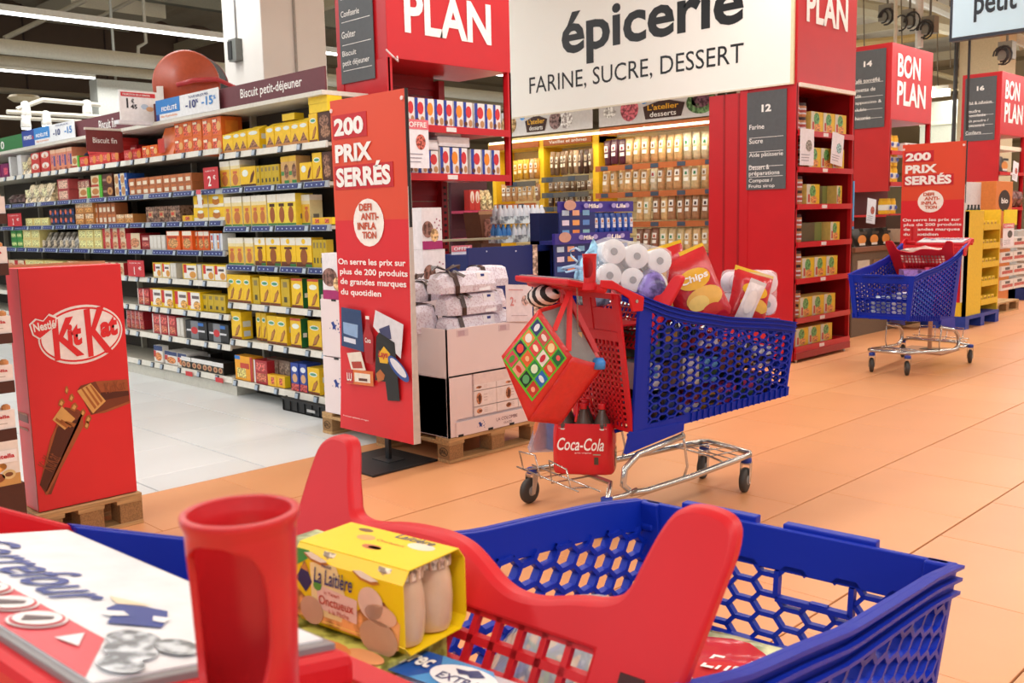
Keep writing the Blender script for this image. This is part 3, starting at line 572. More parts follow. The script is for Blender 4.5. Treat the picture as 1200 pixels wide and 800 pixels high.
def uniq(l):
    k = used_labels.get(l, 0); used_labels[l] = k+1
    if k == 0: return l
    return l + ['', ', next batch to the right', ', third batch to the right', ', fourth batch to the right', ', fifth batch along'][min(k, 4)]
nprod = 0
def place_row(row, px0, px1, n, kind, h, stack=1, d=None, inset=.0, X=None, z=None, where=None, gap=.97, grp=None):
    global nprod
    z = ROWZ[row] if z is None else z; X = (GX+.012+inset) if X is None else X
    ya, yb = Yof(px0, X, z+h*stack/2), Yof(px1, X, z+h*stack/2)
    w = (ya-yb)/n; dd = d or min(.2, max(.06, w*1.2)); where = where or PER[row]
    base = SHORT[kind]; gk = (base, where)
    c = used_labels.get(gk, 0); used_labels[gk] = c+1
    wh = where + ['', ', second batch', ', third batch', ', fourth batch', ', fifth batch'][min(c, 4)]
    rr = random.Random(hash((px0, row or 'x')) & 0xffff) if False else random.Random(int(px0*7+z*100))
    for s in range(stack):
        me = prodmesh(kind, w*gap, h*.985, dd)
        for i in range(n):
            o = bpy.data.objects.new(NAMES.get(kind, 'biscuit_box'), me); C.objects.link(o)
            o.location = (X+rr.uniform(0, .008), ya-w*(i+.5), z+.004+h*s); o.rotation_euler = (0, 0, FX+rr.uniform(-.02, .02))
            lv = '' if stack == 1 else (['lower ', 'upper '][s] if stack == 2 else ['bottom ', 'middle ', 'top '][min(s, 2)])
            o['label'] = olab(i, n, lv+base, wh); o['category'] = CATN.get(kind, 'box' if 'bag' not in kind else 'bag'); o['group'] = grp or (base+'s '+where)
            nprod += 1
R = place_row
# --- right-hand bay
R('R1', 260, 272, 1, 'gable', .18); R('R1', 272, 289, 2, 'gable', .18); R('R1', 289, 303, 1, 'gable', .185, d=.13); R('R1', 311, 350, 4, 'gable', .185); R('R1', 350, 361, 1, 'gable', .185, d=.1)
R('R1', 362, 372, 1, 'yellow', .2, d=.09); R('R1', 372, 386, 1, 'darkpic', .2); R(None, 361, 384, 1, 'flatyellow', .06, 2, d=.12, z=1.96+.2, where='stacked highest under the canopy'); R('R1', 237, 259, 2, 'orange', .15, 2)
R(None, 238, 258, 1, 'orange', .07, z=1.96+.305, d=.12, where='lying on the orange boxes') if False else None
R('R2', 257, 269, 1, 'canister', .215, d=.09); R('R2', 270, 281, 1, 'canister', .215, d=.14); R('R2', 281, 299, 1, 'wideyellow', .155, d=.05, inset=.0); R('R2', 300, 327, 6, 'yellowspine', .15, d=.12); R('R2', 329, 347, 2, 'tallbrown', .2); R('R2', 351, 366, 1, 'wideyellow', .14); R('R2', 366, 377, 1, 'yellow', .2, d=.09); R('R2', 377, 387, 1, 'darkpic', .2)
R('R3', 263, 271, 1, 'canister', .235); R('R3', 271, 283, 1, 'canister', .235, d=.15); R('R3', 285, 312, 3, 'canister', .235); R('R3', 313, 346, 3, 'canbrown', .235); R('R3', 347, 363, 2, 'canister', .22, inset=.05); R('R3', 365, 389, 2, 'loweryellow', .05, d=.15)
R('R4', 267, 276, 1, 'canister', .215); R('R4', 276, 285, 1, 'canister', .215, d=.12); R('R4', 287, 297, 1, 'canister', .215); R('R4', 298, 311, 1, 'yellowjar', .215); R('R4', 311, 365, 3, 'yellowjar', .215, d=.1); R('R4', 366, 382, 4, 'yellowspine', .2)
R('R5', 266, 294, 3, 'yellow', .225); R('R5', 304, 328, 2, 'yellow', .225); R('R5', 341, 354, 1, 'yellow12', .22, d=.07); R('R5', 360, 373, 1, 'yellow12', .22, d=.07); R('R5', 329, 339, 1, 'yellowspine', .21); R('R5', 295, 303, 1, 'yellowspine', .21)
R('R6', 271, 283, 1, 'yellow', .225, d=.1); R('R6', 300, 312, 2, 'yellow', .225, inset=.06); R('R6', 312, 335, 2, 'yellow', .22); R('R6', 340, 352, 1, 'yellow12', .22, d=.07); R('R6', 360, 376, 1, 'yellow', .21, inset=.03)
R('R7', 275, 296, 1, 'orangeyellow', .2, d=.1); R('R7', 297, 313, 1, 'whitered2', .19); R('R7', 313, 340, 4, 'brownspine', .2, inset=.07); R('R7', 306, 333, 3, 'loweryellow', .09, d=.05); R('R7', 341, 359, 2, 'bluetall', .215); R('R7', 360, 374, 1, 'yellow', .2)
# --- the long left bays
R('L1', 204, 236, 3, 'orange', .13, 2, inset=.02); R('L1', 183, 202, 1, 'orangebag', .25, d=.2); R('L1', 166, 184, 2, 'orange', .11); R('L1', 145, 165, 2, 'red', .1, inset=.02); R('L1', 148, 160, 1, 'darkred', .16, inset=.12)
R('L1', 103, 138, 4, 'red', .115, 2); R('L1', 93, 103, 1, 'red', .1, inset=.0); R('L1', 85, 103, 1, 'bluebag', .24, inset=.14, d=.2); R('L1', 84, 92, 1, 'greenbox', .12); R('L1', 59, 84, 4, 'salmon', .22); R('L1', 47, 58, 1, 'whitered', .11, 2); R('L1', 36, 46, 1, 'whitered', .11, 2); R('L1', 25, 35, 1, 'creambag', .2); R('L1', 20, 25, 1, 'divider', .23, d=.3); R('L1', 10, 12, 1, 'divider', .23, d=.3); R('L1', -8, 9, 2, 'purple', .16)
R('L2', 151, 225, 9, 'spinebrown', .075, 2, inset=.0); R('L2', 134, 149, 2, 'bluebox', .105, 2); R('L2', 120, 132, 1, 'brownbox', .11, 2); R('L2', 106, 119, 1, 'greenbox', .11, 2); R('L2', 93, 105, 1, 'greenbox', .11); R('L2', 67, 80, 1, 'pinkstack', .11, 2); R('L2', 80, 105, 5, 'pinkstack', .1, 2, inset=.1); R('L2', 28, 58, 3, 'creambag', .21); R('L2', 8, 27, 2, 'roundloaf', .12)
R('L3', 226, 262, 2, 'yellow2', .11, 2); R('L3', 213, 225, 1, 'loweryellow', .05); R('L3', 171, 211, 3, 'clearbrown', .14, inset=.02); R('L3', 136, 156, 2, 'gold', .085); R('L3', 110, 135, 5, 'spinebrown', .1, 2, inset=.03); R('L3', 88, 109, 2, 'gold', .11, 2); R('L3', 58, 87, 5, 'dkblue', .085, 2); R('L3', 30, 57, 3, 'paleyellow', .085)
R('L4', 195, 211, 1, 'orangebig', .165); R('L4', 213, 225, 1, 'orangebig', .165); R('L4', 225, 245, 3, 'orangebig', .16, inset=.03); R('L4', 246, 260, 2, 'whiteblue', .14); R('L4', 175, 193, 4, 'whitespine', .13); R('L4', 166, 175, 1, 'darkred', .13); R('L4', 148, 164, 1, 'redcream', .15); R('L4', 120, 147, 3, 'redcream', .1, 2); R('L4', 92, 119, 3, 'paleyellow', .095, 2); R('L4', 48, 90, 6, 'clearbag', .17); R('L4', 27, 46, 2, 'paleyellow', .1, 2); R('L4', 13, 26, 2, 'green', .1, 2)
R('L5', 179, 199, 2, 'petit', .135); R('L5', 199, 206, 2, 'whitespine', .135); R('L5', 213, 230, 1, 'petit', .135); R('L5', 231, 235, 1, 'whitespine', .13); R('L5', 236, 265, 2, 'petit', .135); R('L5', 118, 145, 3, 'redcream', .12); R('L5', 78, 116, 4, 'gold', .12); R('L5', 30, 74, 4, 'paleyellow', .11, 1, inset=.02); R('L5', 6, 28, 2, 'redcream', .1)
R('L6', 161, 175, 2, 'whitered2', .15, inset=.03); R('L6', 176, 203, 2, 'petityellow', .165); R('L6', 205, 235, 2, 'petityellow', .165); R('L6', 236, 264, 4, 'yellowspine', .15, inset=.02)
R('L7', 148, 168, 4, 'whitered2', .085, 2, inset=.06); R('L7', 178, 206, 3, 'whitered2', .18, d=.1); R('L7', 207, 215, 2, 'whitespine', .17); R('L7', 217, 242, 1, 'blackbox', .16, d=.12); R('L7', 243, 268, 1, 'blackbox', .16, d=.15)
R('L8', 180, 190, 1, 'whitebluetop', .155, d=.06); R('L8', 192, 207, 1, 'whitebluetop', .12); R('L8', 208, 219, 1, 'whitebluetop', .12); R('L8', 212, 262, 4, 'blacktray', .1, d=.12, inset=-.005); R('L8', 218, 246, 2, 'blacktray', .1, inset=.2, d=.12)
# promo cards "2 €", "1 €", "2 €"
def card(px0, px1, py0, z, txt, lab, h=None):
    ya, yb = Yof(px0, GX-.02, z+.08), Yof(px1, GX-.02, z+.08); W = ya-yb; h = h or W*1.0
    r = empty('promo_card', (GX-.03, ya, z+.004), FX, lab, 'sign', 'red round-price cards'); b = MB(); b.box(0, W, 0, .004, 0, h, M('#c12a31', .5)); b.build('card', r)
    text(txt, W*.2, h*.12, W*.62, h*.6, LW, r, bold=.02, keep=True); text('€', W*.66, h*.42, W*.84, h*.62, LW, r, bold=.02); text('à partir de', W*.14, h*.78, W*.8, h*.88, LW, r)
card(240, 257, 0, 1.69, '2', 'red 2 euro card on the second shelf at the bay joint', .17)
card(10, 26, 0, 1.435, '2', 'red 2 euro card at the far left of the third shelf', .145)
card(151, 170, 0, .938, '1', 'red 1 euro card on the shelf right of the chocolate display', .15)
# small hanging price slip, red gutter labels and the black crate on the floor
ya = Yof(232, GX-.05, 1.6); r = empty('price_slip', (GX-.05, ya, 1.69), FX, 'white price slip with red top hanging from the second shelf edge', 'label')
b = MB(); b.hexa([(0, 0, -.14), (.085, -.01, -.15), (.085, -.008, -.15), (0, .002, -.14), (-.015, 0, 0), (.06, 0, 0), (.06, .002, 0), (-.015, .002, 0)], M('#e2e2e6', .5)); b.build('slip', r); b = MB(); b.box(-.014, .06, -.004, -.002, -.035, 0, M('#d85a64', .5)); b.build('red_top', r)
for k, (px, n) in enumerate(((218, 'left red label on the lowest shelf edge'), (253, 'right red label on the lowest shelf edge'))):
    ya = Yof(px, GX-.035, .13); b = MB(); b.T = Matrix.Translation((GX-.036, ya, .11)) @ Matrix.Rotation(FX, 4, 'Z'); b.box(0, .12, -.004, 0, -.01, .03, M('#c8262c', .4)); o = b.build('edge_label'); tag(o, n, 'label')
a = onz(331, 480, 0); c2 = onz(376, 489, 0); r = empty('plastic_crate', (GX-.06, a.y, 0), FX, 'black plastic crate on the floor under the right biscuit shelf', 'crate')
W = a.y-c2.y+.1; mk = M('#141416', .5)
b = MB(); b.box(0, W, 0, .01, 0, .105, mk); b.box(0, .01, 0, .35, 0, .105, mk); b.box(W-.01, W, 0, .35, 0, .105, mk); b.box(0, W, .34, .35, 0, .105, mk); b.box(0, W, 0, .35, 0, .01, mk); b.build('body', r)
b = MB(); b.box(.0, W, -.012, 0, .085, .1, mk)
for q in range(6): b.box(W*q/6+.01, W*q/6+.018, -.008, 0, .01, .085, mk)
b.build('rim', r); b = MB(); b.box(W*.6, W*.78, -.012, -.009, .03, .05, M('#b8b8b8', .5)); b.build('sticker', r)
# more loose packs lying on the top shelf
R(None, 238, 262, 1, 'orange', .08, z=2.012+.262, d=.1, where='lying flat above the orange boxes') if False else None
pz = 1.96+.19; R(None, 330, 345, 1, 'flatyellow', .05, z=pz, d=.08, where='lying tilted on the yellow packs', inset=.06)
# ================================================================== END DISPLAYS
RM = M('#c41a23', .35, 'plain', 0, .04, 4); RM2 = M('#9c1119', .4, 'plain', 0, .05, 4); GRY = M('#55585b', .5); SIL = M('#e8e4e2', .4)
def frame_label(r, x0, x1, z0, z1, num, lines, T, first='label_panel'):
    # T maps the label's local plane (x right, z up, facing -y) into the display's frame
    b = MB(); b.T = T; b.box(x0, x1, -.004, 0, z0, z1, GRY); p = b.build(first, r)
    W = x1-x0; H_ = z1-z0
    if num: text(num, x0+W*.38, z1-H_*.21, x0+W*.62, z1-H_*.135, LW, r, y=-.007, bold=.04, T=T)
    n = len(lines)
    for i, (t, zt, hh, wd) in enumerate(lines):
        text(t, x0+W*.07, z1-H_*(zt+hh), x0+W*(.07+wd), z1-H_*zt, LW, r, y=-.007, bold=.008, T=T)
    return p
def rule(r, x0, x1, z, T):
    b = MB(); b.T = T; b.box(x0, x1, -.0065, -.004, z-.002, z+.002, LW); b.build('rule_line', r)
LEFT = Matrix.Rotation(FX, 4, 'Z')     # facing -x when the display faces -y
def endcap(px, X0, X1, Y, zt, zb, depth, lab, shelves, zbot, full):
    """red end-of-aisle display: front plane Y, from X0 to X1 ; header box zb..zt ; side panels down to zbot"""
    r = empty('end_display', (X0, Y, 0), 0, lab, 'shelf', 'red end-of-aisle displays'); W = X1-X0
    b = MB(); b.box(0, W, 0, depth, zb, zt, RM); b.build('header_box', r, bevel=.004)
    b = MB(); b.box(0, .035, 0, .04, zbot, zb, RM); b.build('post', r)
    b = MB(); b.box(W-.035, W, 0, .04, zbot+(.12 if full else 0), zb, RM); b.build('post', r)
    b = MB(); b.box(-.006, .016, .0, depth, zbot, zb, RM); b.box(-.012, -.006, 0, .05, zbot, zb, RM); b.box(-.012, -.006, depth-.09, depth, zbot, zb, RM); b.build('side_panel', r)
    b = MB(); b.box(W-.016, W, .0, depth*(1 if full else .12), zbot+(.12 if full else 0), zb, RM2); b.build('side_panel', r)
    for z in shelves:
        b = MB(); b.box(.016, W-.016, .0, depth*.9, z-.03, z-.002, RM); sh = b.build('shelf', r)
        b = MB(); b.box(.03, W-.03, -.016, 0, z-.045, z+.006, RM); b.build('price_rail', sh)
        b = MB(); b.box(W*.42, W*.5, -.02, -.016, z-.036, z-.004, SIL); b.build('price_tag', sh)
    return r, W
# ---- display 10
X0, X1, Y10 = 4.244, 5.45, 5.4
zt10 = 3.46
e10, W = endcap(0, X0, X1, Y10, zt10, 2.527, .6, 'red end display reading BON PLAN at the biscuit aisle, left of the white sign', [2.08, 1.735], 1.66, False)
b = MB()
for k in range(9): z0 = 1.06+k*.165; b.box(.02, W*.74, .56, .6, z0, z0+.16, RM2); 
for k in range(9): z0 = 1.06+k*.165; b.box(.02, W*.74, .545, .56, z0+.05, z0+.09, RM2)
b.build('back_panel', e10)
b = MB(); b.box(W*.74, W*.79, .5, .58, 0, 2.5, RM2)
for k in range(26): b.box(W*.755, W*.775, .495, .5, .9+k*.05, .92+k*.05, M('#2a0a0c', .6))
b.build('upright', e10)
b = MB(); b.box(0, W, .15, .6, 0, .95, RM2); b.build('base_cabinet', e10, bevel=.003)
def bonplan(r, W, z0, z1, plan_only=False):
    H_ = z1-z0
    text('BON', W*.13, z0+H_*.57, W*.68, z0+H_*.88, LW, r, y=-.004, bold=.03)
    text('PLAN', W*.13, z0+H_*.2, W*.83, z0+H_*.52, LW, r, y=-.004, bold=.03)
    b = MB(); cx = W*.415; cz = z0+H_*.72   # the check mark in the O
    b.T = Matrix.Translation((cx, -.006, cz)); s = H_*.1
    b.poly([(-.5*s, 0, .1*s), (-.2*s, 0, -.15*s), (0, 0, -.6*s), (.9*s, 0, 1.3*s), (.6*s, 0, 1.35*s), (.02*s, 0, .1*s), (-.3*s, 0, .35*s)], RM); b.build('check_mark', r)
bonplan(e10, W, 2.527, zt10)
T = LEFT.copy()
# label on the left side panel: in the LEFT frame x runs from -depth (far) to 0 (near front)
frame_label(e10, -.53, -.13, 2.42-.02, 3.36, '10', [('Chocolat', .34, .045, .5), ('Confiserie', .47, .045, .55), ('Goûter', .62, .05, .42), ('Biscuit', .76, .04, .42), ('petit déjeuner', .83, .055, .8)], Matrix.Translation((-.013, 0, 0)) @ T)
for z in (2.83, 2.99, 2.67, 2.49): rule(e10, -.5, -.16, z, Matrix.Translation((-.013, 0, 0)) @ T)
def rowY(px0, px1, n, kind, h, Y, z, where, stack=1, d=None, inset=.02, gap=.96, cat=None, xmin=None):
    global nprod
    xa, xb = Xof(px0, Y, z+h/2), Xof(px1, Y, z+h/2); w_ = (xb-xa)/n; dd = d or min(.2, w_*1.2)
    base = SHORT[kind]; gk = (base, where); c = used_labels.get(gk, 0); used_labels[gk] = c+1
    wh = where + ['', ', second batch', ', third batch', ', fourth batch'][min(c, 3)]
    if xmin: xa = max(xa, xmin); xb = max(xb, xa+.09*n); w_ = (xb-xa)/n
    for s in range(stack):
        for i in range(n):
            o = bpy.data.objects.new(NAMES.get(kind, 'carton_box'), prodmesh(kind, w_*gap, h*.985, dd)); C.objects.link(o)
            o.location = (xa+w_*(i+.5), Y+inset, z+.003+h*s)
            lv = '' if stack == 1 else (['lower ', 'upper '][s] if stack == 2 else ['bottom ', 'middle ', 'top '][min(s, 2)])
            o['label'] = olab(i, n, lv+base, wh); o['category'] = cat or CATN.get(kind, 'box'); o['group'] = base+'s '+where; nprod += 1
w1 = 'on upper shelf of red biscuit display'; w2 = 'on lower shelf of red biscuit display'
rowY(477, 488, 1, 'kinder', .195, Y10, 2.08, w1); rowY(488, 500, 1, 'kinder', .195, Y10, 2.08, w1+' again'); rowY(500, 511, 1, 'kinderO', .195, Y10, 2.08, w1); rowY(511, 533, 2, 'kinder', .195, Y10, 2.08, w1+' in the middle')
rowY(534, 545, 1, 'kinderO', .195, Y10, 2.08, w1); rowY(545, 556, 1, 'kinder', .195, Y10, 2.08, w1+' beside the middle gap'); rowY(558, 570, 1, 'kinder', .195, Y10, 2.08, w1+' near the right post'); rowY(570, 580, 1, 'kinderO', .195, Y10, 2.08, w1+' near the right post'); rowY(580, 589, 1, 'kinder', .195, Y10, 2.08, w1+' at the right post')
rowY(481, 492, 1, 'kinder', .17, Y10, 1.735, w2); rowY(492, 503, 1, 'kinderO', .17, Y10, 1.735, w2); rowY(503, 516, 1, 'kinder', .17, Y10, 1.735, w2+' left of the gap'); rowY(518, 529, 1, 'kinder', .2, Y10, 1.735, w2+' in the middle'); rowY(529, 540, 1, 'kinderO', .2, Y10, 1.735, w2+' in the middle'); rowY(540, 550, 1, 'kinder', .2, Y10, 1.735, w2+' right of the middle'); rowY(554, 566, 1, 'kinder', .195, Y10, 1.735, w2+' near the right post'); rowY(567, 577, 1, 'kinderO', .195, Y10, 1.735, w2+' near the right post'); rowY(578, 588, 1, 'kinder', .195, Y10, 1.735, w2+' at the right post')
rowY(514, 553, 1, 'whitetray', .07, Y10, 1.735+.205, w2+' lying on the boxes', d=.2); rowY(500, 516, 1, 'whitetray', .07, Y10, 1.735+.175, w2+' lying on the left boxes', d=.15); rowY(515, 546, 1, 'whitetray', .05, Y10, 1.735+.28, w2+' topmost', d=.15, inset=.05)
def papercard(p, w_, h, rz, lab, tilt=0, red=True, cat='price sign', pic='#b0442c'):
    r = empty('price_sheet', p, rz, lab, cat); r.rotation_euler = (tilt, 0, rz)
    b = MB(); b.box(0, w_, 0, .002, -h, 0, M('#eceaf0', .5)); b.build('sheet', r)
    b = MB(); b.dec('oval', w_*.4, -h*.62, w_*.85, -h*.3, art(pic), 2); b.build('picture', r)
    b = MB()
    for k in range(3): b.box(w_*.1, w_*.7-.01*k, -.0018, 0, -h*(.72+.08*k), -h*(.7+.08*k), M('#9a98a4', .5))
    b.build('fine_print', r)
    if red:
        b = MB(); b.box(0, w_, -.002, 0, -h*.2, -.0, M('#e0707c', .5)); b.build('red_band', r); text('OFFRE', w_*.1, -h*.16, w_*.9, -h*.05, LW, r, y=-.004, bold=.02)
    return r
p = onY(476, 139, Y10-.05); papercard(p, .2, .34, 0, 'white price sheet with pink band clipped to the upper red shelf', 0)
# wire bracket under the BON PLAN header
b = MB(); b.tube([(4.20, 5.36, 2.57), (4.24, 5.33, 2.52), (4.3, 5.36, 2.5), (4.32, 5.39, 2.54)], .006, M('#d8c8c8', .3)); o = b.build('wire_hook'); tag(o, 'thin wire hook at the corner below the BON PLAN header', 'hook')
# ---- display 12
X12, X12b, Y12 = 8.11, 9.27, 4.4
SH12 = [2.14, 1.81, 1.47, 1.12, .78, .41, .14]
e12, W12 = endcap(0, X12, X12b, Y12, 3.86, 2.56, .58, 'tall red end display numbered 12 with white jars, right of the white sign', SH12, .02, True)
b = MB(); b.box(.016, W12-.016, .5, .54, .1, 2.56, M('#5c0f14', .5)); b.build('back_panel', e12)
b = MB(); b.box(0.01, W12-.05, -.03, .5, .03, .095, RM2); b.build('base', e12)
for x in (.06, W12-.12):
    b = MB(); b.lathe([(.012, 0), (.012, .03)], M('#b8b0a8', .3, 'plain', 1), 8, (x, 0, 0)); b.build('foot', e12)
b = MB(); b.box(.03, W12-.03, -.02, .02, 2.53, 2.565, M('#f4ece0', .4)); b.build('light_rail', e12)
b = MB(); b.box(-.012, .02, .58, .92, .02, 2.53, RM); b.box(-.016, .02, .58, .6, .02, 2.53, RM2); b.box(-.016, .02, .74, .76, .02, 2.53, RM2); b.build('rear_side_panel', e12)
bonplan(e12, W12, 2.93, 3.86)
T12 = Matrix.Translation((-.013, 0, 0)) @ LEFT
frame_label(e12, -.5, -.09, 1.62, 2.52, '12', [('Farine', .33, .05, .38), ('Sucre', .475, .05, .35), ('Aide pâtisserie', .62, .055, .86), ('Dessert &', .745, .05, .52), ('préparations', .81, .055, .78), ('Compote /', .885, .05, .6), ('Fruits sirop', .945, .045, .66)], T12)
for z in (2.10, 1.97, 1.835, 1.685+.055, 2.23-.02): rule(e12, -.47, -.12, z-.0, T12) if z != 2.21 else None
for k, z in enumerate(SH12):
    nm = ['top', 'second', 'third', 'fourth', 'fifth', 'sixth', 'lowest'][k]; wh = 'on %s shelf of the aisle 12 end display' % nm
    py = [155, 197, 240, 283, 325, 370, 403][k]; sh = -1.3*k
    def q(x): return x-k*2.6
    if k < 6:
        rowY(q(936), q(943), 1, 'jarstack', .13, Y12, z, wh, 2, inset=.03, xmin=X12+.03); rowY(q(943.5), q(951), 1, 'jarstack', .13, Y12, z, wh+' beside', 2, inset=.03, xmin=X12+.13)
    if k == 2: rowY(q(952.5), q(968), 1, 'greenyellow', .19, Y12, z, wh); rowY(q(969), q(988), 1, 'dullgreen', .18, Y12, z, wh, inset=.12); rowY(q(988), q(994), 1, 'greenyellow', .18, Y12, z, wh)
    elif k == 3: rowY(q(954), q(982), 1, 'dullgreen', .18, Y12, z, wh, inset=.1); rowY(q(983), q(994), 1, 'greenyellow', .18, Y12, z, wh)
    elif k == 6: rowY(q(950), q(993), 3, 'greenyellow', .17, Y12, z, wh)
    else: rowY(q(952.5), q(994), 3, 'greenyellow', .19, Y12, z, wh)
p = onY(938, 150, Y12-.024); papercard(p, .26, .33, 0, 'white price sheet hanging left on the aisle 12 end display', .0, False, pic='#8a8478')
p = onY(976, 154, Y12-.024); r = papercard(p, .24, .3, 0, 'white price sheet hanging right on the aisle 12 end display', -.0, False, pic='#8ab4b8'); r.rotation_euler = (0, .12, 0)
# tall narrow blue advertising strip right of display 12
a = onY(997, 212, 4.9); c2 = onY(1002, 348, 4.9)
b = MB(); b.box(a.x-.02, a.x+.1, 4.9, 4.93, 0, a.z, M('#4f9ad6', .5)); o = b.build('advert_strip'); tag(o, 'narrow blue advertising strip just right of the aisle 12 display', 'advert')
b = MB(); b.box(a.x, a.x+.08, 4.89, 4.9, c2.z+.2, c2.z+.75, M('#dfe6f0', .5)); b.box(a.x, a.x+.08, 4.89, 4.9, c2.z+.8, c2.z+.86, M('#cf2f34', .5)); b.build('print', o)
# ---- display 14
X14, Y14 = 11.98, 5.22
e14, W14 = endcap(0, X14, 13.25, Y14, 3.46, 2.53, .58, 'red end display numbered 14 with yellow powder tins', [2.14, 1.75, 1.35], 1.64, False)
b = MB(); b.box(.02, W14*.98, .55, .58, .3, 2.53, M('#6a1218', .5)); b.build('back_panel', e14)
b = MB(); b.box(.02, W14, .1, .58, 0, .32, M('#2a1c16', .6)); b.build('base', e14)
bonplan(e14, W14, 2.53, 3.46)
T14 = Matrix.Translation((-.013, 0, 0)) @ LEFT
frame_label(e14, -.53, -.07, 2.5-.06, 3.4, '14', [('Café torréfié', .36, .05, .78), ('Dosette de', .475, .05, .66), ('café', .56, .04, .26), ('Cappuccino &', .645, .05, .84), ('soluble', .735, .04, .42), ('Chicorée', .84, .05, .54)], T14)
for z in (3.0, 2.83, 2.67, 2.56): rule(e14, -.5, -.1, z, T14)
rowY(1039, 1057, 2, 'tin', .2, Y14, 2.14, 'on top shelf of the aisle 14 display', 1, xmin=X14+.03); rowY(1038, 1056, 2, 'tin', .2, Y14, 1.75, 'on second shelf of the aisle 14 display', xmin=X14+.03); rowY(1038, 1056, 2, 'tin', .2, Y14, 1.95, 'piled on the second shelf of the aisle 14 display', xmin=X14+.03); rowY(1036, 1054, 2, 'tin', .2, Y14, 1.35, 'on third shelf of the aisle 14 display', xmin=X14+.03)
rowY(1063, 1085, 3, 'eggpack', .12, Y14, 2.14, 'on top right shelf of the aisle 14 display')
rowY(1003, 1058, 4, 'blackpack', .2, 4.8, 1.0, 'on low shelf behind right-hand cart')
b = MB(); b.box(10.1, 13.25, 4.75, 5.2, .95, 1.0, M('#7a4a32', .6)); o = b.build('display_shelf'); tag(o, 'brown shelf board carrying the black coffee packs', 'shelf')
b = MB(); b.box(10.15, 13.2, 4.8, 5.2, 0, .95, M('#6d5a48', .7)); o = b.build('carton_stack'); tag(o, 'brown cartons under the black coffee packs', 'carton')
for k in range(4): b = MB(); b.box(10.25+k*.4, 10.55+k*.4, 4.79, 4.8, .25, .85, M(['#c9c2b4', '#8a6a4c', '#3a2c22', '#b09a7c'][k], .6)); b.build('carton_face', o)
p = onY(1037, 231, 4.98); p.y = 5.19; r = papercard(p, .24, .3, 0, 'white price sheet on the aisle 14 display shelf', 0, False); r.rotation_euler = (0, .1, 0)
# ---- display 16
X16, Y16 = 15.85, 5.2
e16, W16 = endcap(0, X16, X16+1.2, Y16, 3.46, 2.52, .58, 'red end display numbered 16 at the right edge', [1.95, 1.4], .3, False)
b = MB(); b.box(.02, W16, .5, .55, .1, 2.52, M('#6a1218', .5)); b.build('back_panel', e16); b = MB(); b.box(.02, W16, .05, .5, 2.3, 2.36, M('#f2e8d0', .4)); b.build('light_rail', e16)
bonplan(e16, W16, 2.52, 3.46)
frame_label(e16, -.53, -.07, 2.44, 3.4, '16', [('Thé & infusion', .37, .05, .8), ('Poudre', .5, .05, .45), ('chocolatée', .57, .045, .62), ('Lait poudre /', .66, .05, .72), ('Concentré', .73, .045, .6), ('Confiture', .84, .05, .5)], T14)
for z in (3.0, 2.83, 2.68, 2.54): rule(e16, -.5, -.1, z, T14)
wh = 'in the display at the right edge'
rowY(1172, 1183, 1, 'blackpack', .25, Y16, 1.95, wh); rowY(1176, 1200, 3, 'meat', .28, Y16, 1.4, wh, 1)
p = onY(1188, 188, Y16-.024); r = papercard(p, .25, .3, 0, 'white price sheet on the display at the right edge', 0, False); r.rotation_euler = (0, .15, 0)
# orange and brown stand beside display 16, with round dark badge
a = onY(1168, 212, 4.7); c2 = onY(1180, 380, 4.7)
r = empty('advert_pillar', (a.x, 4.7, 0), 0, 'orange advertising pillar with dark round badge behind the yellow stand', 'advert'); wd = c2.x-a.x
b = MB(); b.box(0, wd, 0, .3, 0, a.z, M('#d9803a', .5)); b.build('column', r, bevel=.005); b = MB(); b.dec('oval', wd*.15, a.z-.42, wd*.85, a.z-.12, M('#2a1a14', .5), 2); b.build('badge', r)
text('bio', wd*.3, a.z-.31, wd*.7, a.z-.23, LW, r, y=-.006, bold=.03); b = MB(); b.box(wd*.5, wd*1.3, -.01, 0, a.z-.62, a.z-.4, M('#f0d820', .5)); b.build('yellow_card', r)
# low white goods shelf at the right edge
a = onY(1174, 285, 5.0); r = empty('low_shelf', (15.75, 4.65, 0), 0, 'low shelf of white packs on blue base at the right edge', 'shelf')
b = MB(); b.box(0, 1.4, .2, .5, .0, 1.05, M('#b8b4ae', .5)); b.build('back', r); b = MB(); b.box(0, 1.4, -.05, .45, 0, .18, M('#16296e', .5)); b.build('base', r)
for z in (.22, .42, .62, .82):
    b = MB(); b.box(0, 1.4, 0, .4, z-.02, z, M('#e8e6e2', .5)); b.build('shelf', r)
    rowY(1175, 1203, 2, 'eggpack', .15, 4.65, z, 'on the %s level of the low white shelf' % {.22: 'lowest', .42: 'second', .62: 'third', .82: 'top'}[z])
p = onY(1176, 262, 4.6); papercard(p, .45, .33, 0, 'white price sign with pink band above the low white shelf', 0, True, pic='#3a3a3a')
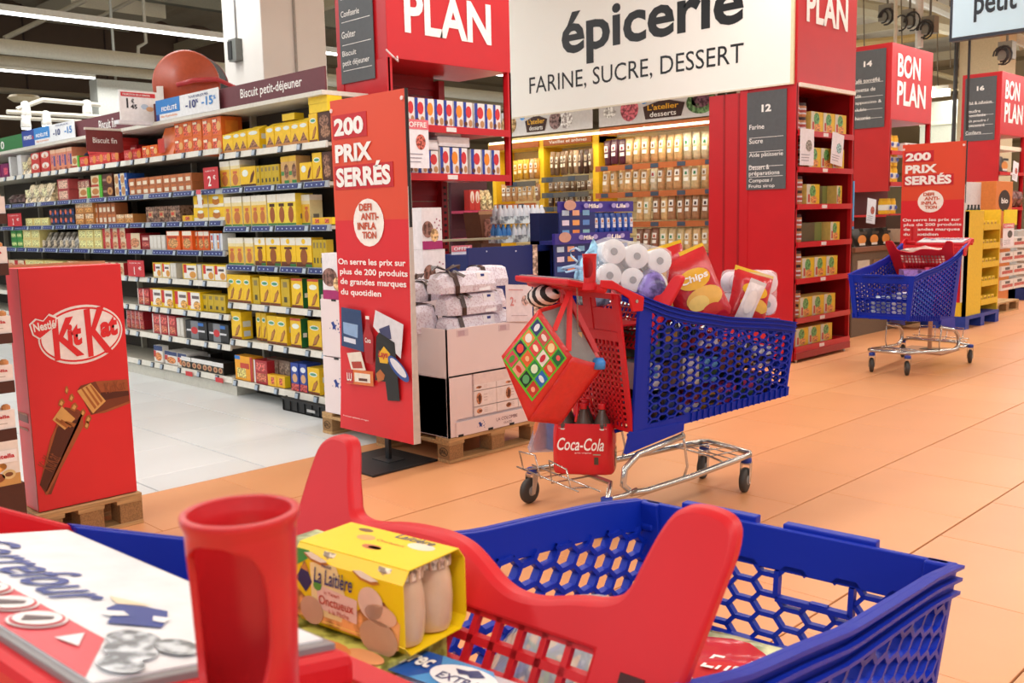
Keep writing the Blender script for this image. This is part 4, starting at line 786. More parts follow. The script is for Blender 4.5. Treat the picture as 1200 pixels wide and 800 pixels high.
# ---- yellow stand
r = empty('yellow_display_stand', (11.55, 4.1, 0), 0, 'yellow cardboard display stand with stepped trays on a blue pallet', 'display stand')
ym = M('#e6c22e', .5); ym2 = M('#d29a2a', .5)
b = MB(); b.box(0, .06, 0, .5, .15, 1.37, ym); b.box(.0, .5, .0, .03, .15, 1.37, ym); b.build('side_panel', r)
b = MB(); b.box(.5, 1.12, .3, .34, .15, 1.38, ym); b.box(1.09, 1.12, .0, .34, .15, 1.38, ym); b.box(.5, .53, .0, .34, .15, 1.38, ym); b.build('back_panel', r)
for k in range(5):
    z = .3+.225*k; b = MB(); b.box(.53, 1.09, .0, .3, z-.06, z-.045, ym2); b.box(.53, 1.09, -.005, .01, z-.06, z+.01, ym); tr = b.build('tray', r)
    for j in range(4):
        bb = MB(); bb.box(-.05, .05, 0, .06, 0, .09, M('#f0cf3c', .4)); bb.dec('rect', -.03, .03, .03, .07, M('#b8862a', .4), 1)
        o = bb.build('yellow_pack'); o.location = (11.55+.6+.13*j, 4.12, z-.04); tag(o, olab(j, 4, 'small yellow pack', 'on the %s tray of the yellow stand' % ['lowest', 'second lowest', 'middle', 'fourth', 'top'][k]), 'pack', 'packs in the yellow stand')
b = MB(); bm_ = M('#1d3c9c', .5)
b.box(0, 1.12, -.02, .5, .11, .15, bm_)
for x in (0, .5, 1.0): b.box(x, x+.12, -.02, .5, 0, .11, bm_)
b.build('pallet_base', r)
# striped cardboard edge left of it, and dark bottle pack
b = MB()
for k in range(8): b.box(11.2, 11.52, 4.5, 4.9, .1+.155*k, .1+.155*(k+1), M('#4a3428' if k % 2 else '#b8a088', .6))
o = b.build('carton_pile'); tag(o, 'pile of brown and dark cartons between the right cart and yellow stand', 'carton')
for k in range(4):
    p = onY(1134+k*4, 262, 4.7); b = MB(); b.lathe([(.03, 0), (.032, .1), (.012, .17), (.012, .2)], M('#16201a', .3), 10); o = b.build('dark_bottle'); o.location = (p.x, 4.7, 1.25); tag(o, olab(k, 4, 'dark bottle', 'beside the yellow stand'), 'bottle', 'dark bottles')
b = MB(); b.box(12.9, 13.7, 4.63, 4.8, 0, 1.25, M('#3a2c22', .6)); o = b.build('display_board'); tag(o, 'dark board carrying the four dark bottles', 'shelf')
a = onY(1131, 213, 4.9); c2 = onY(1169, 243, 4.9)
b = MB(); b.box(a.x, c2.x, 4.9, 4.93, 1.3, a.z, M('#cfd0d4', .5, 'crumple')); o = b.build('white_board'); tag(o, 'grey white board standing behind the yellow stand', 'board')
# ---- hanging screen
a = onX(1115, 46, 9.); b1 = onX(1216, 32, 9.); W = a.y-b1.y+.6
r = empty('hanging_screen', (9., a.y, a.z), FX, 'pale blue hanging screen reading petit at the top right corner', 'screen')
b = MB(); b.box(-.02, W, 0, .08, -.02, .85, M('#1a2030', .4)); b.build('frame', r); b = MB(); b.box(.005, W-.02, -.004, 0, .01, .83, M('#c3e4f4', .4, 'plain', 0, .02, 3, .08)); b.build('display', r)
x0 = a.y-Yof(1141, 9., a.z+.1); x1 = a.y-Yof(1191, 9., a.z+.1); text('petit', x0, .115, x1, .37, M('#14202c', .5), r, y=-.007, bold=.02)
text('déjeuner', x1+.08, .17, x1+.75, .42, M('#14202c', .5), r, y=-.007, bold=.02)
b = MB(); b.tube([(.3, .04, .85), (.3, .04, 5)], .02, M('#b8b8b8', .5)); b.build('hanger', r)
b = MB(); b.tube([(.12, .1, .0), (.12, .12, -.8)], .012, M('#2a2a2a', .5)); b.build('cable', r)
# ---- big white sign "épicerie"
r = empty('epicerie_sign', (8.1, 8.12, 2.565), FX, 'large white hanging sign reading épicerie farine, sucre, dessert', 'sign'); Ws = 8.12-4.42
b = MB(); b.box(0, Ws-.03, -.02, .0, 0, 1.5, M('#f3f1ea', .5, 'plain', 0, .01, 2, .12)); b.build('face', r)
b = MB(); b.box(-.01, Ws-.03, -.025, .0, -.015, 0, M('#e8e0cc', .4)); b.build('frame_edge', r); b = MB(); b.box(Ws-.03, Ws, -.025, .0, -.015, 1.5, M('#e8dcb4', .4)); b.build('frame_edge', r)
def sx_(px, z): return 8.12-Yof(px, 8.1, z)
zb = 2.565
text('épicerie', sx_(660, 3.15), 3.03-zb+.0, sx_(873, 3.2), 3.6-zb, BLK, r, y=-.023, bold=.026)
text('FARINE, SUCRE, DESSERT', sx_(622, 2.87), 2.775-zb, sx_(873, 2.9), 2.985-zb, BLK, r, y=-.023)
# ---- bulk food wall (gondola of aisle 12), front plane X = 8.4
BX = 8.42
def bY(px, z=1.6): return Yof(px, BX, z)
r = empty('bulk_food_shelf', (BX, bY(575), 0), FX, 'yellow-framed wall of hanging snack bags under the white sign', 'shelf'); x0_ = r.location.y
Wb = x0_-4.99; YM = M('#f7c620', .4); OR = M('#b5602a', .5)
def L(px, z=1.6): return x0_-bY(px, z)
for k in range(18):
    b = MB(); z0 = .7+k*.095; b.box(0, Wb, .3, .33, z0, z0+.088, M('#e9dcae', .5)); b.build('back_slat', r)
for (pa_, pb_, nm) in ((580, 584, 0), (634, 640, 1), (697, 704, 2)):
    b = MB(); b.box(L(pa_), L(pb_), -.03, .3, .5, 2.30, YM); b.build('post', r)
b = MB(); b.tube([(L(857.5), -.04, .5), (L(857.5), -.04, 2.3)], .026, M('#d39a2c', .4), 8); b.build('post', r)
b = MB(); b.box(0, L(704), -.02, .3, 2.22, 2.33, YM); b.box(L(704), L(748), .1, .3, 2.18, 2.26, YM); b.build('yellow_crossbar', r)
for (pa_, pb_, z0, z1, tt, tx0, tx1) in ((640, 696, 2.235, 2.315, 'Vanilles et arômes', 647, 691), (706, 841, 2.285, 2.37, 'Fruits secs', 757, 787), (576, 634, 2.235, 2.3, None, 0, 0)):
    b = MB(); b.box(L(pa_, z0), L(pb_, z0), -.05, -.03, z0, z1, OR); b.build('header_strip', r)
    if tt: text(tt, L(tx0, z0), z0+.02, L(tx1, z0), z1-.025, LW, r, y=-.052, bold=.012)
# picture banners "L'atelier desserts"
for (pa_, pb_, k) in ((590, 696, 0), (704, 842, 1)):
    z0, z1 = (2.385, 2.7)[0], 2.68; xa, xb = L(pa_, z0), L(pb_, z0); w_ = xb-xa
    rb = empty('picture_banner', (BX-.03, x0_-xa, z0), FX, ['printed dessert banner with two people, above the vanilla rack', 'printed dessert banner with salad bowl, above the dried fruit rack'][k], 'banner')
    b = MB(); b.box(0, w_, 0, .01, 0, z1-z0, M('#d2d0d2', .5)); b.build('board', rb)
    b = MB(); H_ = z1-z0
    b.prism([(w_*(.42-.17*k*.0), H_*.1), (w_*.72, H_*.1), (w_*.75, H_*.55), (w_*.58, H_*.75), (w_*.4, H_*.55)] if k else [(w_*.3, H_*.1), (w_*.5, H_*.1), (w_*.53, H_*.55), (w_*.41, H_*.75), (w_*.28, H_*.55)], -.004, -.002, M('#3a1c14', .5)); b.build('badge', rb)
    cx0, cx1 = (.44, .7) if k else (.31, .5)
    text("L'atelier", w_*cx0, H_*.4, w_*cx1, H_*.6, M('#e8b02c', .5), rb, y=-.006, bold=.02); text('desserts', w_*(cx0+.02), H_*.16, w_*(cx1-.02), H_*.34, LW, rb, y=-.006, bold=.01)
    b = MB()
    for (s, x_0, z_0, x_1, z_1, c_) in ([('oval', 0, .1, .18, .9, '#b08a52'), ('oval', .55, .1, .68, .8, '#7a5a5a'), ('oval', .66, .1, .8, .75, '#d8ccd0'), ('oval', .22, .6, .28, .85, '#3a8ad0')] if not k else [('oval', .2, .1, .36, .95, '#b8485a'), ('oval', .04, .3, .16, .7, '#e2dcd8'), ('oval', .38, .65, .44, .9, '#3a8ad0'), ('oval', .76, .1, 1.0, .9, '#4a7a34'), ('oval', .8, .3, .95, .8, '#6a2c4a')]):
        b = MB(); b.dec(s, w_*x_0, H_*z_0, w_*x_1, H_*z_1, art(c_, 30), 4); b.build('picture', rb)
    for q_ in range(0): pass
b = MB(); b.box(L(842), Wb, .32, .4, 2.2, 2.72, M('#efe6c8', .5)); b.build('cream_wall', r)
# the rack's own lamp, a tube under the canopy that makes the yellow top glow
lr = MB(); lr.box(L(584), L(848), -.14, -.12, 2.3, 2.325, M('#fff4d0', .5, 'plain', 0, 0, 30, 3)); lr.build('light_tube', r)
yl = (bY(584)+bY(848))/2; al = area('rack_lamp', (BX-.16, yl, 2.29), .06, abs(bY(584)-bY(848)), 24, (1, .9, .68)); al.rotation_euler = (0, radians(28), 0)
# rails and bags
pouch_cache = {}
def pouch(w_, h, d, col, lab_col, strip):
    k = (round(w_, 3), round(h, 3), col, lab_col, strip)
    if k in pouch_cache: return pouch_cache[k]
    b = MB(); a = w_/2; m = M(col, .3, 'plain', 0, .22, 26)
    rings = [(0, .004), (.12, .8), (.5, 1.), (.85, .6), (.93, .06), (1, .04)]
    vs = []
    for t, q_ in rings:
        hw = a*(1-.06*q_); yy = d/2*q_
        vs += [(-hw, 0, -h+h*t), (-hw*.5, -yy, -h+h*t), (hw*.5, -yy, -h+h*t), (hw, 0, -h+h*t), (hw*.5, yy, -h+h*t), (-hw*.5, yy, -h+h*t)]
    fs = []
    for i in range(5):
        for j in range(6): fs.append((i*6+j, i*6+(j+1) % 6, (i+1)*6+(j+1) % 6, (i+1)*6+j))
    b.add(vs, fs, m)
    b.poly([(-a*.48, -d/2-.001, -h*.68), (a*.48, -d/2-.001, -h*.68), (a*.48, -d/2*.8-.002, -h*.22), (-a*.48, -d/2*.8-.002, -h*.22)], P_(lab_col))
    b.poly([(-a*.25, -d/2*.95-.003, -h*.42), (a*.25, -d/2*.95-.003, -h*.42), (a*.2, -d/2*.9-.003, -h*.3), (-a*.2, -d/2*.9-.003, -h*.3)], P_(strip))
    me = b.mesh('pouch', True); pouch_cache[k] = me; return me
SM = M('#6e6a64', .3, 'plain', .6)
def bagrow(px0, px1, n, zt, h, cols, where, kind='snack_bag', desc='brown snack bag', cat='bag', d=.06, X=None):
    X = X or BX-.05; ya, yb = Yof(px0, X, zt-h/2), Yof(px1, X, zt-h/2); w_ = (ya-yb)/n
    rr = random.Random(int(px0*3+zt*50)); i = 0; run = 0
    for i in range(n):
        if run <= 0: c_ = rr.choice(cols); run = rr.randint(1, 3)
        run -= 1
        o = bpy.data.objects.new(kind, pouch(w_*1.02, h, d, *c_[:3])); C.objects.link(o)
        o.location = (X+rr.uniform(0, .03), ya-w_*(i+.5), zt+rr.uniform(-.006, .006)); o.rotation_euler = (rr.uniform(-.05, .05), rr.uniform(-.05, .05), FX+rr.uniform(-.25, .25))
        o['label'] = olab(i, n, c_[3]+' '+desc, where); o['category'] = cat; o['group'] = 'snack bags '+where
BR = [('#c99a68', '#f4eee0', '#6a4a34', 'tan'), ('#a87a54', '#f4eee4', '#3a241a', 'brown'), ('#dcb47a', '#f6f0e2', '#8a6a3a', 'honey-coloured'), ('#d9c08a', '#f2eee0', '#3f8a5a', 'cream and green'), ('#8a5c44', '#ece4d8', '#b4502c', 'dark brown')]
CG = [('#d8c8a0', '#f2eee2', '#3f8a5a', 'cream and green'), ('#e0d2ae', '#f2eee2', '#b8403c', 'cream and red'), ('#a9703c', '#ece4d4', '#5a3a24', 'tan'), ('#5a2a3a', '#e8e0d8', '#8a2a4a', 'plum-coloured')]
DKB = [('#4a3024', '#c8b8a0', '#8a6a4a', 'dark'), ('#7a5a3c', '#e8dcc4', '#3a241a', 'brown'), ('#a98a6a', '#efe6d6', '#5a4a3a', 'beige')]
YB_ = [('#d8a028', '#efe0b0', '#a85a20', 'yellow'), ('#c98830', '#efe0c0', '#7a4a20', 'amber')]
def rail(pa_, pb_, z, dark=False):
    b = MB(); b.box(L(pa_), L(pb_), -.09, -.07, z-.06, z, OR if not dark else M('#5f5a52', .5)); rl = b.build('price_rail', r)
    x = L(pa_)+.08
    while x < L(pb_)-.1: b = MB(); b.box(x, x+.1, -.094, -.09, z-.052, z-.008, M('#3e4a5c', .4)); b.build('price_tag', rl); x += .34
w_ = 'in the dried fruit rack'
for k, (z, h, cols) in enumerate(((2.235, .27, BR[:4]+CG), (1.925, .255, BR+CG[:2]), (1.61, .26, BR), (1.265, .24, BR), (.975, .22, BR))):
    nm = ['top', 'second', 'third', 'fourth', 'fifth'][k]
    bagrow(706 if k < 2 else 745 if k > 1 and k < 4 else 745, 852, [15, 15, 11, 11, 10][k], z, h, cols, '%s row of the dried fruit rack' % nm)
    bagrow(861, 880, 2, z, h, BR, '%s row right of the slanting yellow pole' % nm)
    rail(704, 848, z-h-.01); rail(861, 884, z-h-.01)
bagrow(645, 694, 9, 2.16, .27, DKB, 'top row of the vanilla rack', desc='slim vanilla sachet'); rail(641, 695, 1.87, True)
bagrow(643, 694, 8, 1.83, .13, DKB, 'second row of the vanilla rack', desc='small flavouring sachet'); bagrow(643, 694, 8, 1.665, .13, DKB, 'third row of the vanilla rack', desc='small flavouring sachet'); rail(641, 695, 1.53, True); rail(641, 695, 1.69, True)
bagrow(643, 694, 5, 1.45, .2, YB_, 'fourth row of the vanilla rack')
bagrow(601, 632, 5, 2.1, .24, YB_+BR[:1], 'top row of the leftmost bag rack'); rail(600, 633, 1.84, True); bagrow(587, 632, 7, 1.82, .21, BR, 'second row of the leftmost bag rack'); rail(585, 633, 1.58); bagrow(587, 632, 5, 1.5, .18, YB_, 'third row of the leftmost bag rack')
# pink shelf seen through the red end display
a = onY(551, 219, 7.6); c2 = onY(579, 270, 7.6)
r2 = empty('pink_shelf', (a.x-.1, 7.6, 0), 0, 'small shelf of pink packs seen right of the red upright', 'shelf')
b = MB(); b.box(0, c2.x-a.x+.2, .2, .24, 0, a.z+.1, M('#4a1a2c', .6)); b.build('back', r2); b = MB(); b.box(0, c2.x-a.x+.2, 0, .2, a.z-.28, a.z-.25, M('#c8406a', .5)); b.build('shelf', r2); b = MB(); b.box(0, c2.x-a.x+.2, 0, .2, c2.z-.1, c2.z-.07, M('#a03058', .5)); b.build('shelf', r2)
rowY(552, 564, 2, 'whitered', .22, 7.6, a.z-.25, 'seen right of the red upright'); rowY(565, 579, 2, 'creambag', .22, 7.6, a.z-.25, 'seen right of the red upright')
# ================================================================== PALLETS AND DISPLAYS ON THE FLOOR
WD = M('#c9a06c', .7, 'wood'); CHIP = M('#a87f52', .8, 'chip')
def pallet(name, x0, x1, y0, y1, h, lab, along='y', mw=WD, mc=CHIP, stamp=True):
    """wooden pallet: deck boards run along 'along'; nine blocks; bottom runners"""
    r = empty(name, (x0, y0, 0), 0, lab, 'pallet', 'wooden pallets'); W, D = x1-x0, y1-y0
    t = .02; hb = h-3*t
    def bb(a0, a1, b0, b1, z0, z1, nm, m):
        b = MB(); b.box(a0, a1, b0, b1, z0, z1, m); return b.build(nm, r, bevel=.0025)
    if along == 'y':
        for k in range(5): a = (W-.12)*k/4; bb(a, a+.12, 0, D, h-t, h, 'deck_board', mw)
        for k in range(3): a = (D-.12)*k/2; bb(0, W, a, a+.12, h-2*t, h-t, 'cross_board', mw)
        for k in range(3): a = (W-.11)*k/2; bb(a, a+.11, 0, D, 0, t, 'runner', mw)
    else:
        for k in range(5): a = (D-.12)*k/4; bb(0, W, a, a+.12, h-t, h, 'deck_board', mw)
        for k in range(3): a = (W-.12)*k/2; bb(a, a+.12, 0, D, h-2*t, h-t, 'cross_board', mw)
        for k in range(3): a = (D-.11)*k/2; bb(0, W, a, a+.11, 0, t, 'runner', mw)
    for i in range(3):
        for j in range(3):
            a = (W-.11)*i/2; c = (D-.11)*j/2; bl_ = bb(a+.002, a+.11, c+.002, c+.11, t, h-2*t, 'block', mc)
            if stamp and i == 0 and j in (0, 2):
                b = MB(); b.T = Matrix.Translation((a+.001, c+.055, (t+h-2*t)/2)) @ LEFT
                ring = [(.036*cos(q*pi/12), 0, .024*sin(q*pi/12)) for q in range(24)]; b.tube(ring, .002, M('#3a2a1c', .8), 5, True); b.build('stamp_ring', bl_)
                text('EPAL', -.026, -.012, .026, .012, M('#3a2a1c', .8), bl_, y=-.001, bold=.02, T=Matrix.Translation((a+.001, c+.055, (t+h-2*t)/2)) @ LEFT)
    return r
pallet('wooden_pallet', 3.55, 4.34, 4.08, 5.37, .145, 'long wooden pallet under the white cartons and gift cakes', 'x')
pallet('wooden_pallet', 1.395, 1.87, 4.38, 4.98, .15, 'small wooden pallet under the red chocolate bar display', 'x')
# ---- white cartons with gift cakes
CW = M('#ecdcdc', .55, 'plain', 0, .02, 3)
NV = M('#27408f', .5)
r = empty('open_carton', (3.56, 4.09, .5), 0, 'open white carton holding the wrapped cakes, on top of the printed cartons', 'carton')
W, D, H_ = .75, 1.25, .28
mkb = CW
b = MB(); b.box(0, W, 0, .008, 0, H_, mkb); b.build('front_wall', r); b = MB(); b.box(0, .008, 0, D*.55, 0, H_, mkb); b.build('left_wall', r)
b = MB(); b.box(W-.008, W, 0, D*.55, 0, H_, mkb); b.build('right_wall', r); b = MB(); b.box(0, W, D*.55, D*.55+.008, 0, H_, mkb); b.build('rear_wall', r)
b = MB(); b.box(.01, W-.01, 0, D*.55, 0, .008, mkb); b.build('bottom', r)
for x in (.08, .42): b = MB(); b.box(x, x+.09, -.002, 0, H_-.05, H_-.01, M('#dcc8cc', .5)); b.box(x+.01, x+.06, -.003, -.002, H_-.045, H_-.015, M('#c6aab4', .4)); b.build('clear_clip', r)
r = empty('printed_carton', (3.56, 4.09, .148), 0, 'white printed display carton with slices of cake, directly on the pallet front', 'carton')
H_ = .35
b = MB(); b.box(0, W, .012, D*.5, 0, H_, CW); b.build('body', r, bevel=.003)
b = MB(); b.prism([(0, 0), (.06, 0), (.06, .1), (.25*W, .1), (.25*W, H_), (0, H_)], 0, .012, CW); b.build('front_left_flap', r)
b = MB(); b.box(.05, W, -.012, 0, 0, .085, CW); b.build('front_lip', r)
b = MB(); b.box(.27*W, W, -.003, .012, H_-.07, H_, M('#e9d6d2', .6)); b.build('top_lip', r)
# individual small boxes showing in the cut-out
k = 0
for row, (z0, z1) in enumerate(((.1, .15), (.155, .245), (.25, .285))):
    for c in range(3):
        x0 = .27*W+c*.185; x1 = min(W, x0+.18)
        bx_ = MB(); bx_.box(x0, x1, -.004, .01, z0, z1, M('#f0e4e2', .5)); bx_.dec('oval', x0+.015+(.06 if c % 2 else 0), z0+.01, x0+.06+(.06 if c % 2 else 0), z1-.01, art('#b06a3a', 40), 7)
        bx_.dec('oval', x0+.03+(.06 if c % 2 else 0), z0+.02, x0+.052+(.06 if c % 2 else 0), z1-.02, P_('#5a2a1c'), 8)
        for q in range(3): bx_.dec('rect', x0+.075+(.04 if c % 2 else 0), z0+(z1-z0)*(.3+.2*q), x0+.105+(.04 if c % 2 else 0), z0+(z1-z0)*(.34+.2*q), P_('#c8b2b0'), 7)
        bx_.build('cake_box', r)
text('LA COLOMBE', .05+.32, .042, .05+.5, .062, M('#7a4a5a', .5), r, y=-.0135)
text('GLACÉE', .05+.38, .018, .05+.45, .032, M('#7a4a5a', .5), r, y=-.0135)
def dovemark(r, T, s, name='dove_print'):
    b = MB(); b.T = T
    b.poly([(-.5*s, 0, .35*s), (-.1*s, 0, .5*s), (.1*s, 0, .2*s), (.45*s, 0, .15*s), (.2*s, 0, 0), (.25*s, 0, -.35*s), (0, 0, -.2*s), (-.3*s, 0, -.3*s), (-.25*s, 0, 0)], NV)
    for (x, z, q) in ((.7, .3, .1), (.6, -.2, .12), (.85, 0, .07), (.5, .6, .08), (.75, -.5, .08), (-.7, -.2, .06)):
        b.poly([(x*s-q*s, 0, z*s), (x*s, 0, z*s+q*1.3*s), (x*s+q*s, 0, z*s), (x*s, 0, z*s-q*s)], NV)
    return b.build(name, r)
dovemark(r, Matrix.Translation((.24, -.0135, .042)), .04); dovemark(r, Matrix.Translation((.66, -.0135, .042)), .04)
b = MB()
for px in (.06, .3, .48): b.box(px, px+.04, -.014, -.0125, -.002, .012, M('#1a1a1a', .6))
b.build('hand_slots', r)
TL_ = Matrix.Translation((-.0015, 0, 0)) @ LEFT       # prints on the left side (x to the right = -y)
dovemark(r, Matrix.Translation((-.0015, .33, .2)) @ LEFT, .07)
text('CRÈME', -.52, .17, -.4, .2, M('#4a4a7a', .5), r, y=-.001, T=TL_); text('glacée', -.5, .08, -.42, .1, M('#4a4a7a', .5), r, y=-.001, T=TL_)
b = MB(); b.box(0, .012, 0, D*.5, 0, H_, CW); b.build('side_wall', r)
# rear stack of two white cartons (left end of the pallet)
for k, z in enumerate((.148, .53)):
    r = empty('white_carton', (3.552, 4.09+.64, z), 0, ['lower white carton with blue dove print left of the red sign', 'upper white carton with blue dove print left of the red sign'][k], 'carton', 'rear white cartons')
    b = MB(); b.box(0, .6, .0, .6, 0, .375, CW); b.build('body', r, bevel=.003); dovemark(r, Matrix.Translation((-.0015, .45, .2)) @ LEFT, .07)
    b = MB(); b.box(-.002, 0, .42, .47, .365, .378, M('#222222', .6)); b.build('hand_slot', r)
# upright advert cards
def cakecard(p, w_, h, lab, X, rz=0):
    r = empty('cake_advert_card', p, rz, lab, 'carton'); b = MB(); b.box(0, w_, 0, .12, 0, h, M('#f0ebee', .5)); b.build('card', r)
    b = MB(); b.box(0, w_, -.002, 0, 0, h*.2, M('#a8246a', .5)); b.build('purple_band', r)
    b = MB(); b.dec('oval', -.0, h*.28, w_*.55, h*.68, art('#7a4a3a', 30), 3); b.dec('oval', w_*.4, h*.18, w_*.8, h*.5, art('#d8a870', 40), 4)
    for (x, z) in ((.6, .62), (.7, .7), (.8, .55), (.85, .66), (.7, .48), (.9, .45)): b.dec('oval', w_*x, h*z, w_*x+.012, h*z+.012, P_('#a8607a'), 3)
    b.build('picture', r); return r
cakecard((4.0, 4.8, 1.213), .17, .27, 'upper white cake box with purple band just right of the red sign', 0)
cakecard((4.0, 4.8, .906), .19, .305, 'lower white cake box with big cake picture right of the red sign', 0)
p = onX(378, 345, 3.56); c = cakecard((3.56, 5.3, .905), .3, .3, 'white cake box with purple band between shelves and red sign', 0, FX)
# wrapped gift cakes
WRP = M('#e9e2ec', .4, 'speckle'); RIB = M('#3a2019', .35)
def giftcake(loc, rz, L_, w_, h, lab, bow=True, lbl=True):
    r = empty('wrapped_cake', loc, rz, lab, 'cake', 'wrapped gift cakes')
    b = MB(); n = 12; vs = []; fs = []
    secs = [(-.5, .6, .75), (-.42, .95, .96), (-.2, 1, 1), (.2, 1, 1), (.42, .95, .96), (.5, .6, .75)]
    for t, a, hh in secs:
        prof = [(-w_/2*a, 0), (-w_/2*a*1.02, h*.35*hh), (-w_/2*a*.72, h*.92*hh), (-w_/2*a*.3, h*hh), (w_/2*a*.3, h*hh), (w_/2*a*.72, h*.92*hh), (w_/2*a*1.02, h*.35*hh), (w_/2*a, 0)]
        vs += [(L_*t, y, z) for y, z in prof]
    m_ = 8
    for i in range(5):
        for j in range(m_): fs.append((i*m_+j, i*m_+(j+1) % m_, (i+1)*m_+(j+1) % m_, (i+1)*m_+j))
    fs += [tuple(range(m_-1, -1, -1)), tuple(5*m_+j for j in range(m_))]
    b.add(vs, fs, WRP); o = b.build('wrapping', r, bevel=.004)
    for t in ((-.28,) if bow else (-.3,)):
        b = MB(); P = [(L_*t-.0, y*1.03, z*1.02+.001) for y, z in [(-w_/2, 0), (-w_/2*1.02, h*.35), (-w_/2*.72, h*.92), (-w_/2*.3, h), (w_/2*.3, h), (w_/2*.72, h*.92), (w_/2, 0)]]
        vs = []; 
        for p in P: vs += [(p[0]-.017, p[1], p[2]), (p[0]+.017, p[1], p[2])]
        b.add(vs, [(2*i, 2*i+1, 2*i+3, 2*i+2) for i in range(6)], RIB); rb = b.build('ribbon', r); md = rb.modifiers.new('s', 'SOLIDIFY'); md.thickness = .003; md.offset = 0
    if bow:
        b = MB(); c0 = V3((L_*-.28, 0, h+.012))
        for sgn in (-1, 1):
            b.add([c0+V3((0, -.012, 0)), c0+V3((sgn*.09, -.03, .03)), c0+V3((sgn*.11, 0, .0)), c0+V3((sgn*.09, .03, .03)), c0+V3((0, .012, 0)), c0+V3((sgn*.05, 0, .028))], [(0, 1, 5), (1, 2, 5), (2, 3, 5), (3, 4, 5), (4, 0, 5)], RIB)
            b.add([c0, c0+V3((sgn*.03, -.05, -.0)), c0+V3((sgn*.06, -w_*.55, -.03)), c0+V3((sgn*.035, -w_*.6, -.04)), c0+V3((sgn*.01, -.04, 0))], [(0, 1, 2, 3, 4)], RIB)
        o = b.build('bow', r); md = o.modifiers.new('s', 'SOLIDIFY'); md.thickness = .003; md.offset = 0
    if lbl:
        b = MB(); b.hexa([(L_*.1, -w_/2*1.05, h*.05), (L_*.3, -w_/2*1.05, h*.05), (L_*.3, -w_/2*1.0, h*.05), (L_*.1, -w_/2*1.0, h*.05), (L_*.1, -w_/2*.8, h*.92), (L_*.3, -w_/2*.8, h*.92), (L_*.3, -w_/2*.7, h*.92), (L_*.1, -w_/2*.7, h*.92)], M('#f2eef2', .45)); 
        b.box(L_*.17, L_*.23, -w_/2*.86, -w_/2*.8, h*.74, h*.86, NV); b.build('paper_label', r)
    return r
Z0 = .5+.2
giftcake((3.86, 4.22, .715), .03, .46, .18, .125, 'bottom wrapped cake of the front stack, standing in the white carton', False)
giftcake((3.875, 4.23, .845), .0, .45, .18, .125, 'middle wrapped cake of the front stack', True)
giftcake((3.83, 4.24, .975), .02, .46, .19, .12, 'top wrapped cake of the front stack with brown bow', True)
giftcake((3.66, 4.45, .74), 1.1, .34, .18, .17, 'leaning wrapped cake at the left of the stack beside the red sign', False, False)
giftcake((3.72, 4.5, .92), .5, .3, .18, .12, 'wrapped cake lying behind, left of the top cake', True, False)
giftcake((4.2, 4.42, .98), -.1, .26, .18, .13, 'wrapped cake at back right with pale loose paper', False, False)
giftcake((4.17, 4.4, .84), .2, .25, .18, .13, 'wrapped cake behind the white price card, upper', True, False)
giftcake((4.2, 4.4, .715), .1, .25, .18, .12, 'wrapped cake behind the white price card, lower', False, False)
p = onY(590, 333, 4.12); r = empty('price_card', (p.x, 4.1, p.z), -.05, 'white price card with faint red price standing at the right carton corner', 'price sign'); r.rotation_euler = (-.1, .08, -.05)
b = MB(); b.box(0, .215, 0, .004, -.225, 0, M('#ecdfe4', .5)); b.build('card', r); text('2', .03, -.13, .06, -.075, M('#d88a8a', .5), r, y=-.002, bold=.03); text('€', .065, -.11, .08, -.09, M('#d88a8a', .5), r, y=-.002)
b = MB(); b.dec('oval', .125, -.13, .185, -.065, art('#b8948c', 60), 2); b.box(.02, .14, -.002, 0, -.035, -.028, M('#d8a0a0', .5)); b.box(.04, .17, -.002, 0, -.19, -.186, M('#c0aab0', .5)); b.build('print', r)
p = onY(529, 288, 5.2); papercard((p.x, 5.2, p.z), .2, .22, 0, 'white price sheet with pink band left of the navy bin', 0, True, pic='#8a8a8a')
b = MB(); b.box(4.28, 4.58, 5.39, 5.45, 0, 1.24, M('#8a6f54', .6)); b.box(4.27, 5.4, 5.42, 5.54, 1.24, 1.255, M('#a89878', .5)); o = b.build('cardboard_panel'); tag(o, 'tan cardboard panel behind the wrapped cakes', 'carton')
